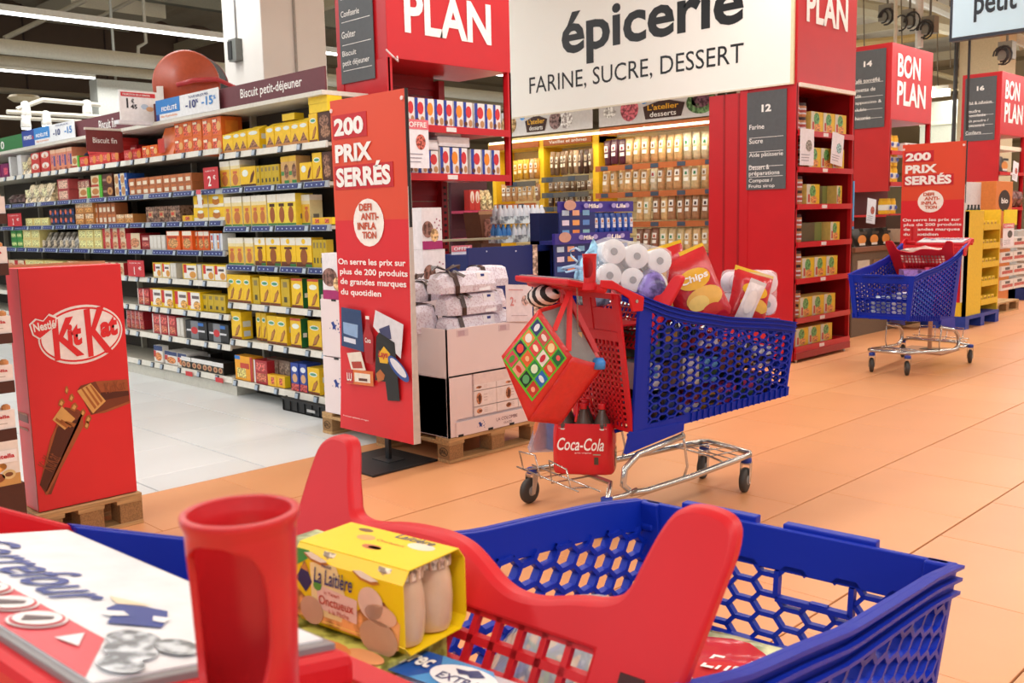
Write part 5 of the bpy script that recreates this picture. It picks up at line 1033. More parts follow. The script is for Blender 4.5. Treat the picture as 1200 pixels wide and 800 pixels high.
# ---- red sign "200 PRIX SERRÉS"
def prixsign(X, ya, yb, z0, z1, lab, full=True, base='#18181a'):
    W = ya-yb; H_ = z1-z0; r = empty('standing_sign', (X, ya, 0), FX, lab, 'sign')
    n = 14
    def cur(t): return .03*max(0, 1-t/.38)**2       # bottom bows out a little
    segs = [(0, .66, '#d9242c'), (.66, 1, '#dd4a2a')]
    b = MB()
    for i in range(n):
        t0, t1 = i/n, (i+1)/n; m = M('#d8232c' if (t0+t1)/2 < .66 else '#db4a2b', .45, 'plain', 0, .02, 3)
        b.hexa([(0, -cur(t0), z0+H_*t0), (W, -cur(t0), z0+H_*t0), (W, .0-cur(t0)+.004, z0+H_*t0), (0, -cur(t0)+.004, z0+H_*t0), (0, -cur(t1), z0+H_*t1), (W, -cur(t1), z0+H_*t1), (W, -cur(t1)+.004, z0+H_*t1), (0, -cur(t1)+.004, z0+H_*t1)], m)
    b.build('printed_panel', r, fix=False)
    b = MB(); b.box(0.0, W, .008, .014, z0, z1, M('#d8d4d0', .5)); b.hexa([(W, -.028, z0), (W+.004, -.028, z0), (W+.004, .02, z0), (W, .02, z0), (W, .002, z1), (W+.004, .002, z1), (W+.004, .014, z1), (W, .014, z1)], M('#d2cdc6', .5)); b.build('back_board', r)
    b = MB(); b.box(W-.001, W+.006, -.006, .012, z0+H_*.62, z1, M('#1c1c1e', .5)); b.build('edge_clip', r)
    if base:
        b = MB(); b.box(W*.5-.018, W*.5+.018, .05, .07, .0, z0+.3, M(base, .4)); b.build('pole', r)
        b = MB(); b.box(W*.5-.26, W*.5+.22, -.22, .25, 0, .012, M(base, .5)); b.build('base_plate', r, bevel=.002); b = MB(); b.box(W*.5-.08, W*.5+.08, -.0, .12, .012, .018, M('#2a2a2c', .4)); b.build('foot_bracket', r)
    DR = M('#c41c26', .45)
    def hb(x0, x1, u0, u1): b = MB(); b.box(W*x0, W*x1, -.0035, -.0005, z0+H_*u0, z0+H_*u1, DR); b.build('text_panel', r)
    hb(.03, .5, .885, .955); hb(.03, .55, .8, .875) if False else None; hb(.03, .82, .735, .805)
    for (s, x0, x1, u0, u1) in (('200', .055, .46, .893, .945), ('PRIX', .055, .56, .815, .868), ('SERRÉS', .055, .79, .742, .812)):
        text(s, W*x0, z0+H_*u0, W*x1, z0+H_*u1, LW, r, y=-.006, bold=.045)
    b = MB(); b.dec('oval', W*.27, z0+H_*.565, W*.68, z0+H_*.705, M('#f4efe8', .5), 5); b.build('white_disc', r)
    OB = M('#c4502c', .5)
    for (s, x0, x1, u) in (('DEFI', .36, .53, .67), ('ANTI-', .38, .62, .643), ('INFLA', .33, .58, .615), ('TION', .39, .58, .588)):
        text(s, W*x0, z0+H_*u, W*x1, z0+H_*(u+.021), OB, r, y=-.008, bold=.035)
    for (s, x0, x1, u) in (('On serre les prix sur', .04, .95, .505), ('plus de 200 produits', .06, .97, .475), ('de grandes marques', .06, .95, .445), ('du quotidien', .06, .62, .413)):
        text(s, W*x0, z0+H_*u, W*x1, z0+H_*(u+.024), LW, r, y=-.0115, bold=.022)
    if full:
        pic = empty('pictures', (0, 0, 0)); pic.parent = r
        def q(pts, c, k, y=-.016): b = MB(); b.poly([(W*x, y-.001*k, z0+H_*u) for x, u in pts], M(c, .5)); return b
        def addq(name, items):
            b = MB()
            for pts, c, k in items: b.poly([(W*x, -.024-.001*k, z0+H_*u) for x, u in pts], P_(c))
            return b.build(name, pic)
        addq('print_blue_bag', [([(.06, .26), (.38, .25), (.36, .375), (.08, .38)], '#25406e', 0), ([(.1, .3), (.3, .29), (.31, .33), (.1, .335)], '#8fb0d8', 1), ([(.1, .275), (.27, .27), (.27, .285), (.1, .29)], '#d8e0ee', 1)])
        addq('print_bottle', [([(.4, .22), (.5, .215), (.52, .3), (.47, .33), (.47, .35), (.43, .35), (.42, .33), (.38, .3)], '#a8141c', 2), ([(.425, .35), (.475, .35), (.475, .36), (.425, .36)], '#f0e8e4', 3)])
        addq('print_white_pack', [([(.52, .33), (.56, .38), (.92, .345), (.87, .245), (.8, .26)], '#dcdfe6', 1), ([(.6, .325), (.74, .34), (.76, .3), (.64, .29)], '#3a3f6a', 2)])
        addq('print_biscuit_box', [([(.14, .24), (.34, .25), (.4, .195), (.2, .185)], '#e8e0d2', 3), ([(.2, .215), (.34, .22), (.36, .2), (.22, .195)], '#b03a28', 4)])
        addq('print_orange_box', [([(.12, .145), (.5, .15), (.5, .195), (.12, .19)], '#dc7a3a', 4), ([(.12, .147), (.22, .148), (.22, .19), (.12, .19)], '#c8242c', 5), ([(.24, .155), (.46, .158), (.46, .185), (.24, .183)], '#efe8da', 5), ([(.3, .16), (.42, .162), (.42, .17), (.3, .168)], '#5a2a1a', 6)])
        addq('print_black_pack', [([(.56, .3), (.6, .315), (.8, .29), (.84, .12), (.68, .115), (.66, .17), (.52, .17)], '#17130f', 3), ([(.58, .25), (.66, .275), (.74, .255), (.7, .225), (.6, .225)], '#e6b81e', 4), ([(.56, .165), (.64, .175), (.66, .19), (.6, .205), (.54, .19)], '#b86a2c', 4)])
        text('Lays', W*.59, z0+H_*.236, W*.71, z0+H_*.262, M('#c4242c', .5), pic, y=-.031, bold=.02, shear=.2)
        text('LU', W*.135, z0+H_*.155, W*.205, z0+H_*.18, LW, pic, y=-.032, bold=.03); text('Coca', W*.41, z0+H_*.28, W*.49, z0+H_*.295, LW, pic, y=-.03, bold=.02)
        addq('print_round_tub', [([(W_/1., u) for W_, u in [(.84+.13*cos(a)-.02*sin(a), .215+.028*sin(a)-.022*cos(a)) for a in [k*pi/10 for k in range(20)]]], '#2b4f9e', 5), ([(x, u) for x, u in [(.84+.1*cos(a)-.02*sin(a), .218+.02*sin(a)-.017*cos(a)) for a in [k*pi/10 for k in range(20)]]], '#dfe6f2', 6)])
        text('À retrouver rapidement, en magasin.', W*.05, z0+H_*.038, W*.42, z0+H_*.046, LW, r, y=-.0295)
    for (x, u) in ((.02, .97), (.96, .975)): b = MB(); b.lathe([(.012, -.006), (.012, 0)], M('#f0d8d4', .5), 12, (W*x, 0, z0+H_*u), 'y'); b.build('clip', r)
    return r
prixsign(3.3, 4.755, 4.06, .17, 2.1, 'tall red standing sign reading 200 PRIX SERRÉS in front of the pallet')
prixsign(9.6, 4.05, 3.44, .5, 2.04, 'far red standing sign reading 200 PRIX SERRÉS behind the right-hand cart', False, '#a87a5c')
# ---- red chocolate bar display (KitKat)
KX0, KX1, KY = 1.412, 1.857, 4.4; z0, z1 = .155, 1.233
r = empty('chocolate_display', (KX0, KY, z0), 0, 'tall red cardboard display with white oval and broken chocolate bars', 'display stand'); W = KX1-KX0; H_ = z1-z0
KR = M('#dd2a31', .4, 'plain', 0, .03, 3)
b = MB(); b.box(0, W, 0, .16, 0, H_, KR); b.build('box', r, bevel=.002); b = MB(); b.box(.005, W-.005, .16, .17, 0, H_+.012, M('#b8946a', .7)); b.build('cardboard_back', r)
b = MB(); b.box(-.001, .0015, -.001, .0015, 0, H_, M('#7a3a2a', .6)); b.build('worn_edge', r)
def el(cx, cz, a, c_, y, m, name, tilt=.22, n=48):
    b = MB(); b.poly([(cx+a*cos(t)*cos(tilt*.5)-c_*sin(t)*sin(tilt*.5), y, cz+a*cos(t)*sin(tilt*.5)+c_*sin(t)*cos(tilt*.5)) for t in [2*pi*i/n for i in range(n)]], m); return b.build(name, r)
cx, cz = W*.55, H_*.715
el(cx, cz, W*.42, H_*.122, -.001, M('#f2eeee', .4), 'logo_oval'); el(cx, cz, W*.405, H_*.112, -.0018, KR, 'logo_ring'); el(cx, cz, W*.392, H_*.104, -.0026, M('#f6f2f2', .4), 'logo_field')
T = Matrix.Translation((cx, 0, cz)) @ Matrix.Rotation(-.11, 4, 'Y')
# letters: big K, it, big K, at
def K(x0, zb_, zt_, x1, sl=.0):
    b = MB(); b.T = T
    h = zt_-zb_; t = .024
    b.poly([(x0, -.0042, zb_+.0), (x0+t, -.0042, zb_), (x0+t+.022, -.0042, zt_), (x0+.018, -.0042, zt_)], KR)
    b.poly([(x0+t+.002, -.0044, zb_+h*.5), (x0+t+.055, -.0044, zt_), (x0+t+.088, -.0044, zt_), (x0+t+.02, -.0044, zb_+h*.46)], KR)
    b.poly([(x0+t-.002, -.0046, zb_+h*.55), (x0+t+.02, -.0046, zb_+h*.62), (x1, -.0046, zb_), (x1-.034, -.0046, zb_)], KR)
    return b.build('logo_letter_k', r)
K(-.135, -.093, .088, -.005); K(.01, -.108, .108, .125)
for s, a0, a1, c0, c1 in (('it', -.062, .0, -.045, .055), ('at', .085, .165, -.035, .055)): text(s, a0, c0, a1, c1, KR, r, y=-.005, bold=.05, T=T, shear=.12)
# small script badge
b = MB(); hx, hz_ = -W*.34, H_*.055; b.T = T
pts = [(hx-.055, hz_-.02), (hx-.06, hz_+.03), (hx-.03, hz_+.05), (hx, hz_+.035), (hx+.03, hz_+.06), (hx+.06, hz_+.04), (hx+.05, hz_), (hx-.03, hz_-.045)]
b.poly([(x, -.0048, z) for x, z in pts], M('#f2eeee', .4)); b.poly([(hx+(x-hx)*.88, -.0054, hz_+(z-hz_)*.86) for x, z in pts], KR); b.build('heart_badge', r)
text('Nestlé', hx-.045, hz_-.008, hx+.048, hz_+.03, LW, r, y=-.0062, bold=.03, T=T)
# the two broken bars (flat print)
CH1 = M('#7a3a20', .45); CH2 = M('#a4562f', .45); CH3 = M('#532414', .45); WF = M('#d9a860', .5); WF2 = M('#a8642e', .5)
b = MB()
def q(pts, m, k=1): b.poly([(W*x, -.0008-.0007*k, H_*z) for x, z in pts], m)
q([(.03, .115), (.3, .4), (.33, .42), (.46, .4), (.5, .385), (.13, .065), (.08, .07)], CH1); q([(.03, .115), (.17, .3), (.33, .42), (.3, .4)], CH2, 2)
q([(.03, .115), (.24, .34), (.44, .36), (.5, .385), (.46, .345), (.09, .08)], CH3, 2); q([(.07, .072), (.09, .065), (.5, .33), (.49, .39)], CH2, 2)
q([(.2, .375), (.3, .425), (.42, .365), (.31, .325)], WF, 3)
for k in range(3): q([(.225+.045*k, .372-.008*k), (.24+.045*k, .382-.01*k), (.345+.04*k, .335+.004*k), (.33+.035*k, .33)], WF2, 4)
q([(.47, .485), (.5, .5), (.65, .51), (.98, .5), (.99, .395), (.72, .375), (.58, .37)], CH1); q([(.65, .51), (.98, .5), (.985, .45), (.7, .46)], CH2, 2); q([(.7, .46), (.985, .45), (.988, .43), (.74, .425), (.62, .375)], CH3, 2); q([(.62, .372), (.99, .405), (.99, .395), (.72, .37)], CH2, 3)
q([(.46, .48), (.6, .505), (.74, .42), (.6, .375)], WF, 3)
for k in range(3): q([(.5+.045*k, .487+.004*k), (.515+.045*k, .49+.004*k), (.64+.035*k, .4+.012*k), (.62+.035*k, .392+.012*k)], WF2, 4)
for (x, z, s) in ((.3, .44, .035), (.4, .455, .03), (.42, .415, .04), (.5, .385, .03), (.55, .355, .035), (.36, .49, .02), (.53, .33, .03)): q([(x-s, z-.008), (x, z-.02), (x+s, z), (x+s*.4, z+.018), (x-s*.5, z+.012)], WF2, 2); q([(x-s*.6, z-.004), (x, z-.012), (x+s*.5, z), (x, z+.01)], WF, 3)
b.build('chocolate_bar_print', r)
for (a, c_, a1, c1, t_) in ((.06, .17, .22, .24, 'KitKat'), (.74, .455, .95, .5, 'KitKat')): text(t_, W*a, H_*c_, W*a1, H_*c1, M('#8f4c2a', .5), r, y=-.005, T=Matrix.Translation((W*(a+a1)/2, 0, H_*(c_+c1)/2)) @ Matrix.Rotation(-.9 if a < .3 else -.1, 4, 'Y') @ Matrix.Translation((-W*(a+a1)/2, 0, -H_*(c_+c1)/2)))
b = MB(); b.box(-.0015, 0, .03, .15, H_*.37, H_*.4, CH1); b.box(-.0022, -.0015, .03, .15, H_*.4, H_*.408, CH2); b.box(-.0022, -.0015, .04, .15, H_*.335, H_*.345, CH2); b.build('side_print', r)
# ---- hazelnut biscuit tower at the left edge
a = onY(31, 590, 4.05); xr = a.x; r = empty('biscuit_tower', (xr-.42, 4.05, .0), 0, 'brown and white cardboard tower of hazelnut biscuit packs at the left edge', 'display stand')
bl_ = M('#1d3c9c', .5); DB = M('#4a2418', .5)
b = MB(); b.box(0, .42, 0, .5, 0, .03, bl_); b.box(0, .42, 0, .5, .1, .14, bl_)
for x in (.0, .16, .3): b.box(x, x+.12, 0, .5, .03, .1, bl_)
b.build('blue_pallet', r)
zt = onY(10, 240, 4.05).z
def zz(py): return onY(12, py, 4.05).z
wt = .42
b = MB(); b.box(.0, .36, .1, .4, .14, zz(200), DB); b.build('core', r)
b = MB(); b.box(0, wt, -.0, .35, .14, zz(568), DB); b.build('brown_foot', r)
b = MB(); b.box(0, wt-.012, .0, .3, zz(568), zz(516), M('#e9e2da', .5)); b.build('printed_front', r)
b = MB(); H1, H0 = zz(516), zz(568); hh = H1-H0
b.poly([(.0, -.001, H0), (wt-.012, -.001, H0+hh*.0), (wt-.012, -.001, H0+hh*.25), (.2, -.001, H0+hh*.3), (0, -.001, H0+hh*.34)], M('#c99a5a', .5)); b.dec('oval', .24, H0+hh*.3, .36, H0+hh*.58, art('#d8923c', 30), 3)
b.dec('oval', .3, H0+hh*.1, .35, H0+hh*.3, P_('#8a4a2a'), 4); b.dec('oval', .34, H0+hh*.14, .39, H0+hh*.36, P_('#dcc28a'), 4); b.dec('oval', .35, H0+hh*.2, .38, H0+hh*.3, P_('#7a4a2c'), 5); b.dec('leaf', .28, H0+hh*.22, .33, H0+hh*.34, P_('#6aa83a'), 4); b.build('food_print', r)
b = MB(); b.dec('rect', .3, H0+hh*.52, wt-.02, H0+hh*.8, M('#f2f0f0', .5), 5); b.build('label', r); text('nutella', .31, H0+hh*.62, wt-.03, H0+hh*.72, M('#c42a34', .5), r, y=-.006, bold=.03)
tiers = [(516, 500, 470), (452, 438, 408)[:3]] if False else [(516, 502, 472, 30), (460, 446, 420, 24), (402, 390, 362, 21), (322, 308, 281, 19), (282-20, 250, 222, 17)]
for k, (pb_, pt_, ptop, xw) in enumerate(tiers):
    za, zc_, ze = zz(pb_), zz(pt_), zz(ptop); x1 = wt-.012+.008*k
    b = MB(); b.box(0, x1, -.0, .3, za, zc_, DB); b.build('brown_tray', r)
    for j in range(3):
        o_ = empty('hazelnut_biscuit_pack', (xr-.42+x1-.125*(j+1)+.005, 4.055, zc_), 0, olab(2-j, 3, 'white hazelnut biscuit pack', 'on the %s tray of the tower at the left edge' % ['lowest', 'second', 'third', 'fourth', 'highest'][k]), 'pack', 'hazelnut biscuit packs')
        H2 = ze-zc_; b = MB(); b.box(0, .12, 0, .09, 0, H2*.72, M('#efe9e6', .5)); b.build('pack', o_)
        text('nutella', .02, H2*.42, .1, H2*.55, M('#c42a34', .5), o_, y=-.002, bold=.03); b = MB(); b.box(.02, .09, -.001, 0, H2*.2, H2*.23, M('#b8aca4', .5)); b.build('fine_print', o_)
        for q_ in range(3): b = MB(); b.lathe([(.017, 0), (.017, .012), (.008, .02)], M('#cf8a52', .6), 10, (.022+.038*q_, .03, H2*.72)); b.T = Matrix.Identity(4); b.build('biscuit_stick', o_)
# ---- navy bin behind the cakes, with things on it
r = empty('navy_bin', (4.98, 5.02, 0), 0, 'navy blue cardboard bin behind the cart handle', 'bin')
b = MB(); nv = M('#13256a', .45, 'plain', 0, .03, 3); b.box(-.38, .28, 0, .02, .1, 1.2, nv); b.build('front_panel', r); b = MB(); b.box(.34, .52, 0.02, .05, .1, 1.195, nv); b.build('right_panel', r); b = MB(); b.box(-.38, .5, .02, .36, 0, 1.15, M('#22306a', .6)); b.build('body', r)
b = MB(); b.box(.285, .335, .0, .02, .5, 1.2, M('#d8b4a0', .5, 'print')); b.build('picture_strip', r)
for (x, z) in ((-.2, 1.17), (.1, 1.16), (.12, .8)): b = MB(); b.lathe([(.006, -.004), (.006, 0)], M('#b8c0d8', .3), 8, (x, 0, z), 'y'); b.build('rivet', r)
# bottled water packs
for k, (px, py, zz_) in enumerate(((590, 288, 1.2), (608, 288, 1.2), (626, 288, 1.2), (644, 288, 1.2), (592, 268, 1.33), (610, 268, 1.33), (630, 268, 1.33))):
    p = onY(px, py, 5.6); r = empty('bottle_pack', (p.x, 5.6, 1.205 if k < 4 else 1.36), 0, olab(k if k < 4 else k-4, 4 if k < 4 else 3, ('lower' if k < 4 else 'upper')+' film-wrapped pack of small bottles', 'on the navy bin'), 'pack', 'film-wrapped bottle packs')
    for j in range(3):
        for q_ in range(2):
            b = MB(); m_ = M('#e6e8ee', .25) if k not in (0, ) else M('#3f86d0', .3)
            b.lathe([(.024, 0), (.026, .06), (.026, .1), (.012, .135), (.012, .15)], m_, 10, (-.055+.055*j, .055*q_, 0)); b.build('bottle', r, True)
    b = MB(); b.box(-.085, .085, -.03, .085, 0, .06, M('#c3ccd8', .2, 'print', 0, .1, 20)); b.build('film', r)
p = onY(575, 262, 5.9); r = empty('brown_basket_display', (p.x, 5.9, 1.2), 0, 'brown open carton with picture of sweets beside the water packs', 'carton')
b = MB(); b.hexa([(-.09, 0, 0), (.12, 0, 0), (.12, .2, 0), (-.09, .2, 0), (-.13, 0, .26), (.13, 0, .26), (.13, .2, .26), (-.13, .2, .26)], M('#7c4a30', .6)); b.build('box', r); b = MB(); b.box(-.14, .14, -.005, .0, .24, .27, M('#b8865c', .6)); b.build('rim', r); b = MB(); b.box(-.12, .12, .0, .2, -1.2, 0, M('#6a4430', .6)); b.build('stand', r); b = MB(); b.dec('rect', -.08, .02, .1, .2, art('#8a4a34', 30), 6); b.build('print', r)
# ---- purple and blue sweets display
r = empty('sweets_display', (5.6, 4.9, 0), 0, 'two-tier purple and blue sweets display above the middle cart handle', 'display stand')
PU = M('#3a2f8f', .45); bl2 = M('#1c3a86', .4)
def at(px, py, Y=4.9): p = onY(px, py, Y); return p.x-5.6, p.z
for k, (l, rr_, ty, by, hy) in enumerate(((654, 742, 236, 249, 287), (648, 736, 274, 287, 330))):
    x0, zt_ = at(l, ty); x1, _ = at(rr_, ty-2); _, zb_ = at(l, by); _, zl = at(l, hy)
    b = MB(); b.box(x0, x1, -.02*k, .01, zb_, zt_, PU); b.build('header_card', r)
    b = MB(); b.dec('oval', x0+.04, zb_+.015, x0+.18, zt_+.01, P_('#c89a8a'), 30); b.build('header_print', r)
    for q_ in range(4): b = MB(); b.dec('oval', x0+.27+.17*q_, zb_+.03, x0+.33+.17*q_, zt_-.015, P_('#a8a0da'), 30); b.build('header_print', r)
    for q_, s in enumerate(('Milka', 'Lila')): text(s, x0+.3+.34*q_, zb_+.03, x0+.42+.34*q_, zt_-.02, LW, r, y=-.05, bold=.03, shear=.2)
    b = MB(); b.box(x0, x1, .2, .3, zl, zb_, M('#1a2450', .5)); b.build('back', r); b = MB(); b.box(x0, x1, .0, .3, zl, zl+.03, M('#2a2f7a', .5)); b.build('tray', r)
    b = MB(); b.box(x0, x0+.42, -.01, .0, zl+.03, zb_-.0, M('#1d2c6e', .45)); 
    for q_ in range(9): b.dec('rect', x0+.03+.12*(q_ % 3), zl+.07+.075*(q_//3), x0+.11+.12*(q_ % 3), zl+.11+.075*(q_//3), P_(['#6aa0d8', '#e08a4a', '#8ac0c8', '#d8d0e8', '#e0a060', '#5a8ad0', '#b8d0e8', '#e8b090', '#7ab0d8'][q_]), 1, -.011)
    b.build('picture_panel', r)
    for j in range(7):
        o_ = bpy.data.objects.new('sweets_bag', pouch(.075, .17, .04, '#2a5ab8', '#d8dcea', '#c8803a')); C.objects.link(o_); o_.location = (5.6+x0+.46+.075*j, 4.93, zb_-.01); tag(o_, olab(j, 7, 'blue sweets bag', 'hanging in the %s tier of the purple display' % ('upper' if k == 0 else 'lower')), 'bag', 'blue sweets bags')
b = MB(); b.box(-.06, .45, .05, .35, .0, 1.06, M('#1a2a66', .5)); b.build('base', r)
# ================================================================== SHOPPING CARTS
BL = M('#0628a2', .45, 'plastic', 0, .04, 6); RD = M('#cb1e28', .42, 'plastic', 0, .04, 6); CHR = M('#c4c2be', .22, 'plain', .9, .04, 8); RUB = M('#3a3632', .6); 
PROF = [(.0, 1.13), (.108, 1.092), (.227, 1.046), (.35, 1.0), (.477, .966), (.6, .945), (.73, .92), (.9, .902), (1.05, .885), (1.18, .862)]
def prof(x):
    for (a, za), (b_, zb_) in zip(PROF, PROF[1:]):
        if x <= b_: return za+(zb_-za)*(x-a)/(b_-a)
    return PROF[-1][1]
def bot(x): return .40+.09*(x-.2)
def hw(z): return .235+.055*min(1, max(0, (z-.4)/.5))
def bars(segs, f, wd, dp, mat, b):
    for (u0, v0, u1, v1) in segs:
        L_ = sqrt((u1-u0)**2+(v1-v0)**2)
        if L_ < 1e-4: continue
        nx, ny = -(v1-v0)/L_*wd/2, (u1-u0)/L_*wd/2
        q = [(u0+nx, v0+ny), (u1+nx, v1+ny), (u1-nx, v1-ny), (u0-nx, v0-ny)]
        b.add([f(x, z, 0) for x, z in q]+[f(x, z, dp) for x, z in q], [(0, 1, 2, 3), (7, 6, 5, 4), (0, 4, 5, 1), (2, 6, 7, 3)], mat)
def hexsegs(u0, u1, v0, v1, inside, a=.0335, fl=.033, c=.0185):
    pu = a+fl/2; segs = []
    nc = int((u1-u0)/pu)+3; nr = int((v1-v0)/(2*c))+3
    for i in range(-1, nc):
        cu_ = u0+pu*i
        for j in range(-1, nr):
            cv = v0+2*c*j+(c if i % 2 else 0)
            for (x0, y0, x1, y1) in ((-fl/2, c, fl/2, c), (fl/2, c, a, 0), (a, 0, fl/2, -c)):
                p, q = (cu_+x0, cv+y0), (cu_+x1, cv+y1)
                i0, i1 = inside(*p), inside(*q)
                if not i0 and not i1: continue
                if i0 and i1: segs.append((*p, *q)); continue
                g, h_ = (p, q) if i0 else (q, p)
                lo, hi = 0., 1.
                for _ in range(8):
                    m = (lo+hi)/2
                    if inside(g[0]+(h_[0]-g[0])*m, g[1]+(h_[1]-g[1])*m): lo = m
                    else: hi = m
                segs.append((g[0], g[1], g[0]+(h_[0]-g[0])*lo, g[1]+(h_[1]-g[1])*lo))
    return segs
def make_cart():
    r = empty('shopping_cart', (0, 0, 0))
    # sides
    for s in (1, -1):
        def f(x, z, d): return (x, s*(hw(z)+.0-d), z)
        b = MB(); xs = [.108+1.072*i/30 for i in range(31)]
        def strip(lo, hi, d0, d1, xs=xs):
            vs = []; fs = []
            for x in xs: vs += [f(x, lo(x), d0), f(x, hi(x), d0), f(x, hi(x), d1), f(x, lo(x), d1)]
            for i in range(len(xs)-1):
                for j in range(4): fs.append((4*i+j, 4*i+(j+1) % 4, 4*i+4+(j+1) % 4, 4*i+4+j))
            fs += [(0, 1, 2, 3), tuple(4*(len(xs)-1)+j for j in (3, 2, 1, 0))]
            b.add(vs, fs, BL)
        strip(lambda x: prof(x)-.058, lambda x: prof(x), 0, .009)
        b.build('upper_band', r, bevel=.0015)
        b = MB()
        for off in (0, .02, .042): strip(lambda x: prof(x)-.005-off, lambda x: prof(x)+.0005-off, -.011, 0)
        b.build('rim', r)
        b = MB(); strip(lambda x: bot(x), lambda x: bot(x)+.045, 0, .012, [.2+.98*i/28 for i in range(29)])
        for k in range(18): x = .54+.036*k; b.hexa([f(x, bot(x), -.008), f(x+.006, bot(x), -.008), f(x+.006, bot(x), 0), f(x, bot(x), 0), f(x, bot(x)+.045, -.008), f(x+.006, bot(x)+.045, -.008), f(x+.006, bot(x)+.045, 0), f(x, bot(x)+.045, 0)], BL)
        b.build('lower_band', r)
        ins = lambda x, z: (.272 < x < 1.165 and bot(x)+.03 < z < prof(x)-.05)
        b = MB(); bars(hexsegs(.272, 1.17, .4, 1.06, ins), f, .0085, .015, BL, b); b.build('side_mesh', r, fix=False)
        b = MB()
        vs = [f(.2, .36, 0), f(.285, .40, 0), f(.275, 1.0, 0), f(.20, 1.0, 0)]; vs2 = [f(.2, .36, .02), f(.285, .40, .02), f(.275, 1.0, .02), f(.2, 1.0, .02)]
        b.hexa([vs[0], vs[1], vs2[1], vs2[0], vs[3], vs[2], vs2[2], vs2[3]], BL)
        b.hexa([f(.16, .33, -.004), f(.5, .395, -.004), f(.5, .395, .02), f(.16, .33, .02), f(.19, .43, -.004), f(.5, .44, -.004), f(.5, .44, .02), f(.19, .43, .02)], BL); b.build('corner_post', r, bevel=.002)
        # front corner pillar
        b = MB(); b.hexa([(1.15, s*hw(.5), .49), (1.165, s*hw(.5), .49), (1.165, s*(hw(.5)-.04), .49), (1.15, s*(hw(.5)-.04), .49), (1.165, s*hw(.86), .862), (1.188, s*hw(.86), .862), (1.188, s*(hw(.86)-.045), .862), (1.165, s*(hw(.86)-.045), .862)], BL)
        b.box(1.158, 1.168, s*(hw(.86)-.038), s*(hw(.86)-.012), .81, .822, BL); b.build('corner_pillar', r, bevel=.003)
        # handle arm
        b = MB(); pts = [(-.02, 1.1), (-.015, 1.132), (.04, 1.128), (.11, 1.09), (.214, 1.046), (.207, .985), (.15, .985), (.13, 1.045), (.06, 1.085)]
        b.prism([(x, z) for x, z in pts], s*.293, s*.308, RD); b.build('handle_arm', r, bevel=.004)
        b = MB(); b.lathe([(.008, -.002), (.008, .002)], CHR, 12, (.17, s*.309, 1.03), 'y'); b.build('rivet', r)
    # front panel
    def f(y, z, d): return (1.145+.04*(z-.5)/.36-d, y, z)
    def fh(z): return hw(z)-.012
    b = MB(); n = 12
    b.hexa([f(-fh(.8), .79, 0), f(fh(.8), .79, 0), f(fh(.8), .79, .012), f(-fh(.8), .79, .012), f(-fh(.86), .862, 0), f(fh(.86), .862, 0), f(fh(.86), .862, .012), f(-fh(.86), .862, .012)], BL)
    b.hexa([f(-.16, .85, .0), f(.0, .85, .0), f(.0, .85, -.02), f(-.16, .85, -.02), f(-.16, .868, .0), f(.0, .868, .0), f(.0, .868, -.02), f(-.16, .868, -.02)], BL)
    b.hexa([f(.05, .85, .0), f(.2, .85, .0), f(.2, .85, -.02), f(.05, .85, -.02), f(.05, .87, .0), f(.2, .87, .0), f(.2, .87, -.02), f(.05, .87, -.02)], BL)
    b.build('front_band', r, bevel=.002)
    win = lambda y, z: (-.13 < y < -.0 and .745 < z < .79)
    ins = lambda y, z: (abs(y) < fh(z)-.01 and .52 < z < .8 and not win(y, z))
    b = MB(); bars(hexsegs(-.3, .3, .5, .8, ins, .03, .03, .0175), f, .0075, .012, BL, b)
    bars([(-.13, .742, 0, .742), (0, .742, 0, .79), (-.13, .742, -.13, .79)], f, .009, .014, BL, b); b.build('front_mesh', r, fix=False)
    b = MB(); b.hexa([f(-fh(.5), .49, 0), f(fh(.5), .49, 0), f(fh(.5), .49, .02), f(-fh(.5), .49, .02), f(-fh(.54), .54, 0), f(fh(.54), .54, 0), f(fh(.54), .54, .02), f(-fh(.54), .54, .02)], BL)
    b.hexa([f(-fh(.64), .635, .02), f(fh(.64), .635, .02), f(fh(.64), .635, .055), f(-fh(.64), .635, .055), f(-fh(.66), .665, .012), f(fh(.66), .665, .012), f(fh(.66), .665, .03), f(-fh(.66), .665, .03)], BL); b.build('front_lower_band', r)
    # basket floor (slats)
    b = MB()
    for k in range(13):
        x = .24+.075*k; z = bot(x)+.012; b.box(x, x+.02, -.235, .235, z-.006, z+.004, BL)
    for y in (-.2, -.1, 0, .1, .2): b.hexa([(.2, y-.008, bot(.2)), (1.16, y-.008, bot(1.16)), (1.16, y+.008, bot(1.16)), (.2, y+.008, bot(.2)), (.2, y-.008, bot(.2)+.014), (1.16, y-.008, bot(1.16)+.014), (1.16, y+.008, bot(1.16)+.014), (.2, y+.008, bot(.2)+.014)], BL)
    b.build('basket_floor', r)
    # red rear gate
    def g(y, z, d): return (.20-.08*(z-.42)/.65+d, y, z)
    b = MB()
    def rect(y0, y1, z0, z1, d0=0, d1=.012): b.hexa([g(y0, z0, d0), g(y1, z0, d0), g(y1, z0, d1), g(y0, z0, d1), g(y0, z1, d0), g(y1, z1, d0), g(y1, z1, d1), g(y0, z1, d1)], RD)
    rect(-.235, -.2, .42, 1.06); rect(.2, .235, .42, 1.06); rect(-.2, .2, .84, .885); rect(-.2, .2, 1.035, 1.06, -.01, .015)
    rect(-.02, .02, .885, 1.035); rect(-.2, -.02, .885, .99, .004, .01); rect(.02, .2, .885, .99, .004, .01); rect(-.2, .2, .42, .44)
    rect(-.2, -.175, .99, 1.035, .004, .01); rect(-.05, -.02, .99, 1.035, .004, .01); rect(.02, .05, .99, 1.035, .004, .01); rect(.175, .2, .99, 1.035, .004, .01)
    b.build('rear_gate', r, bevel=.0015)
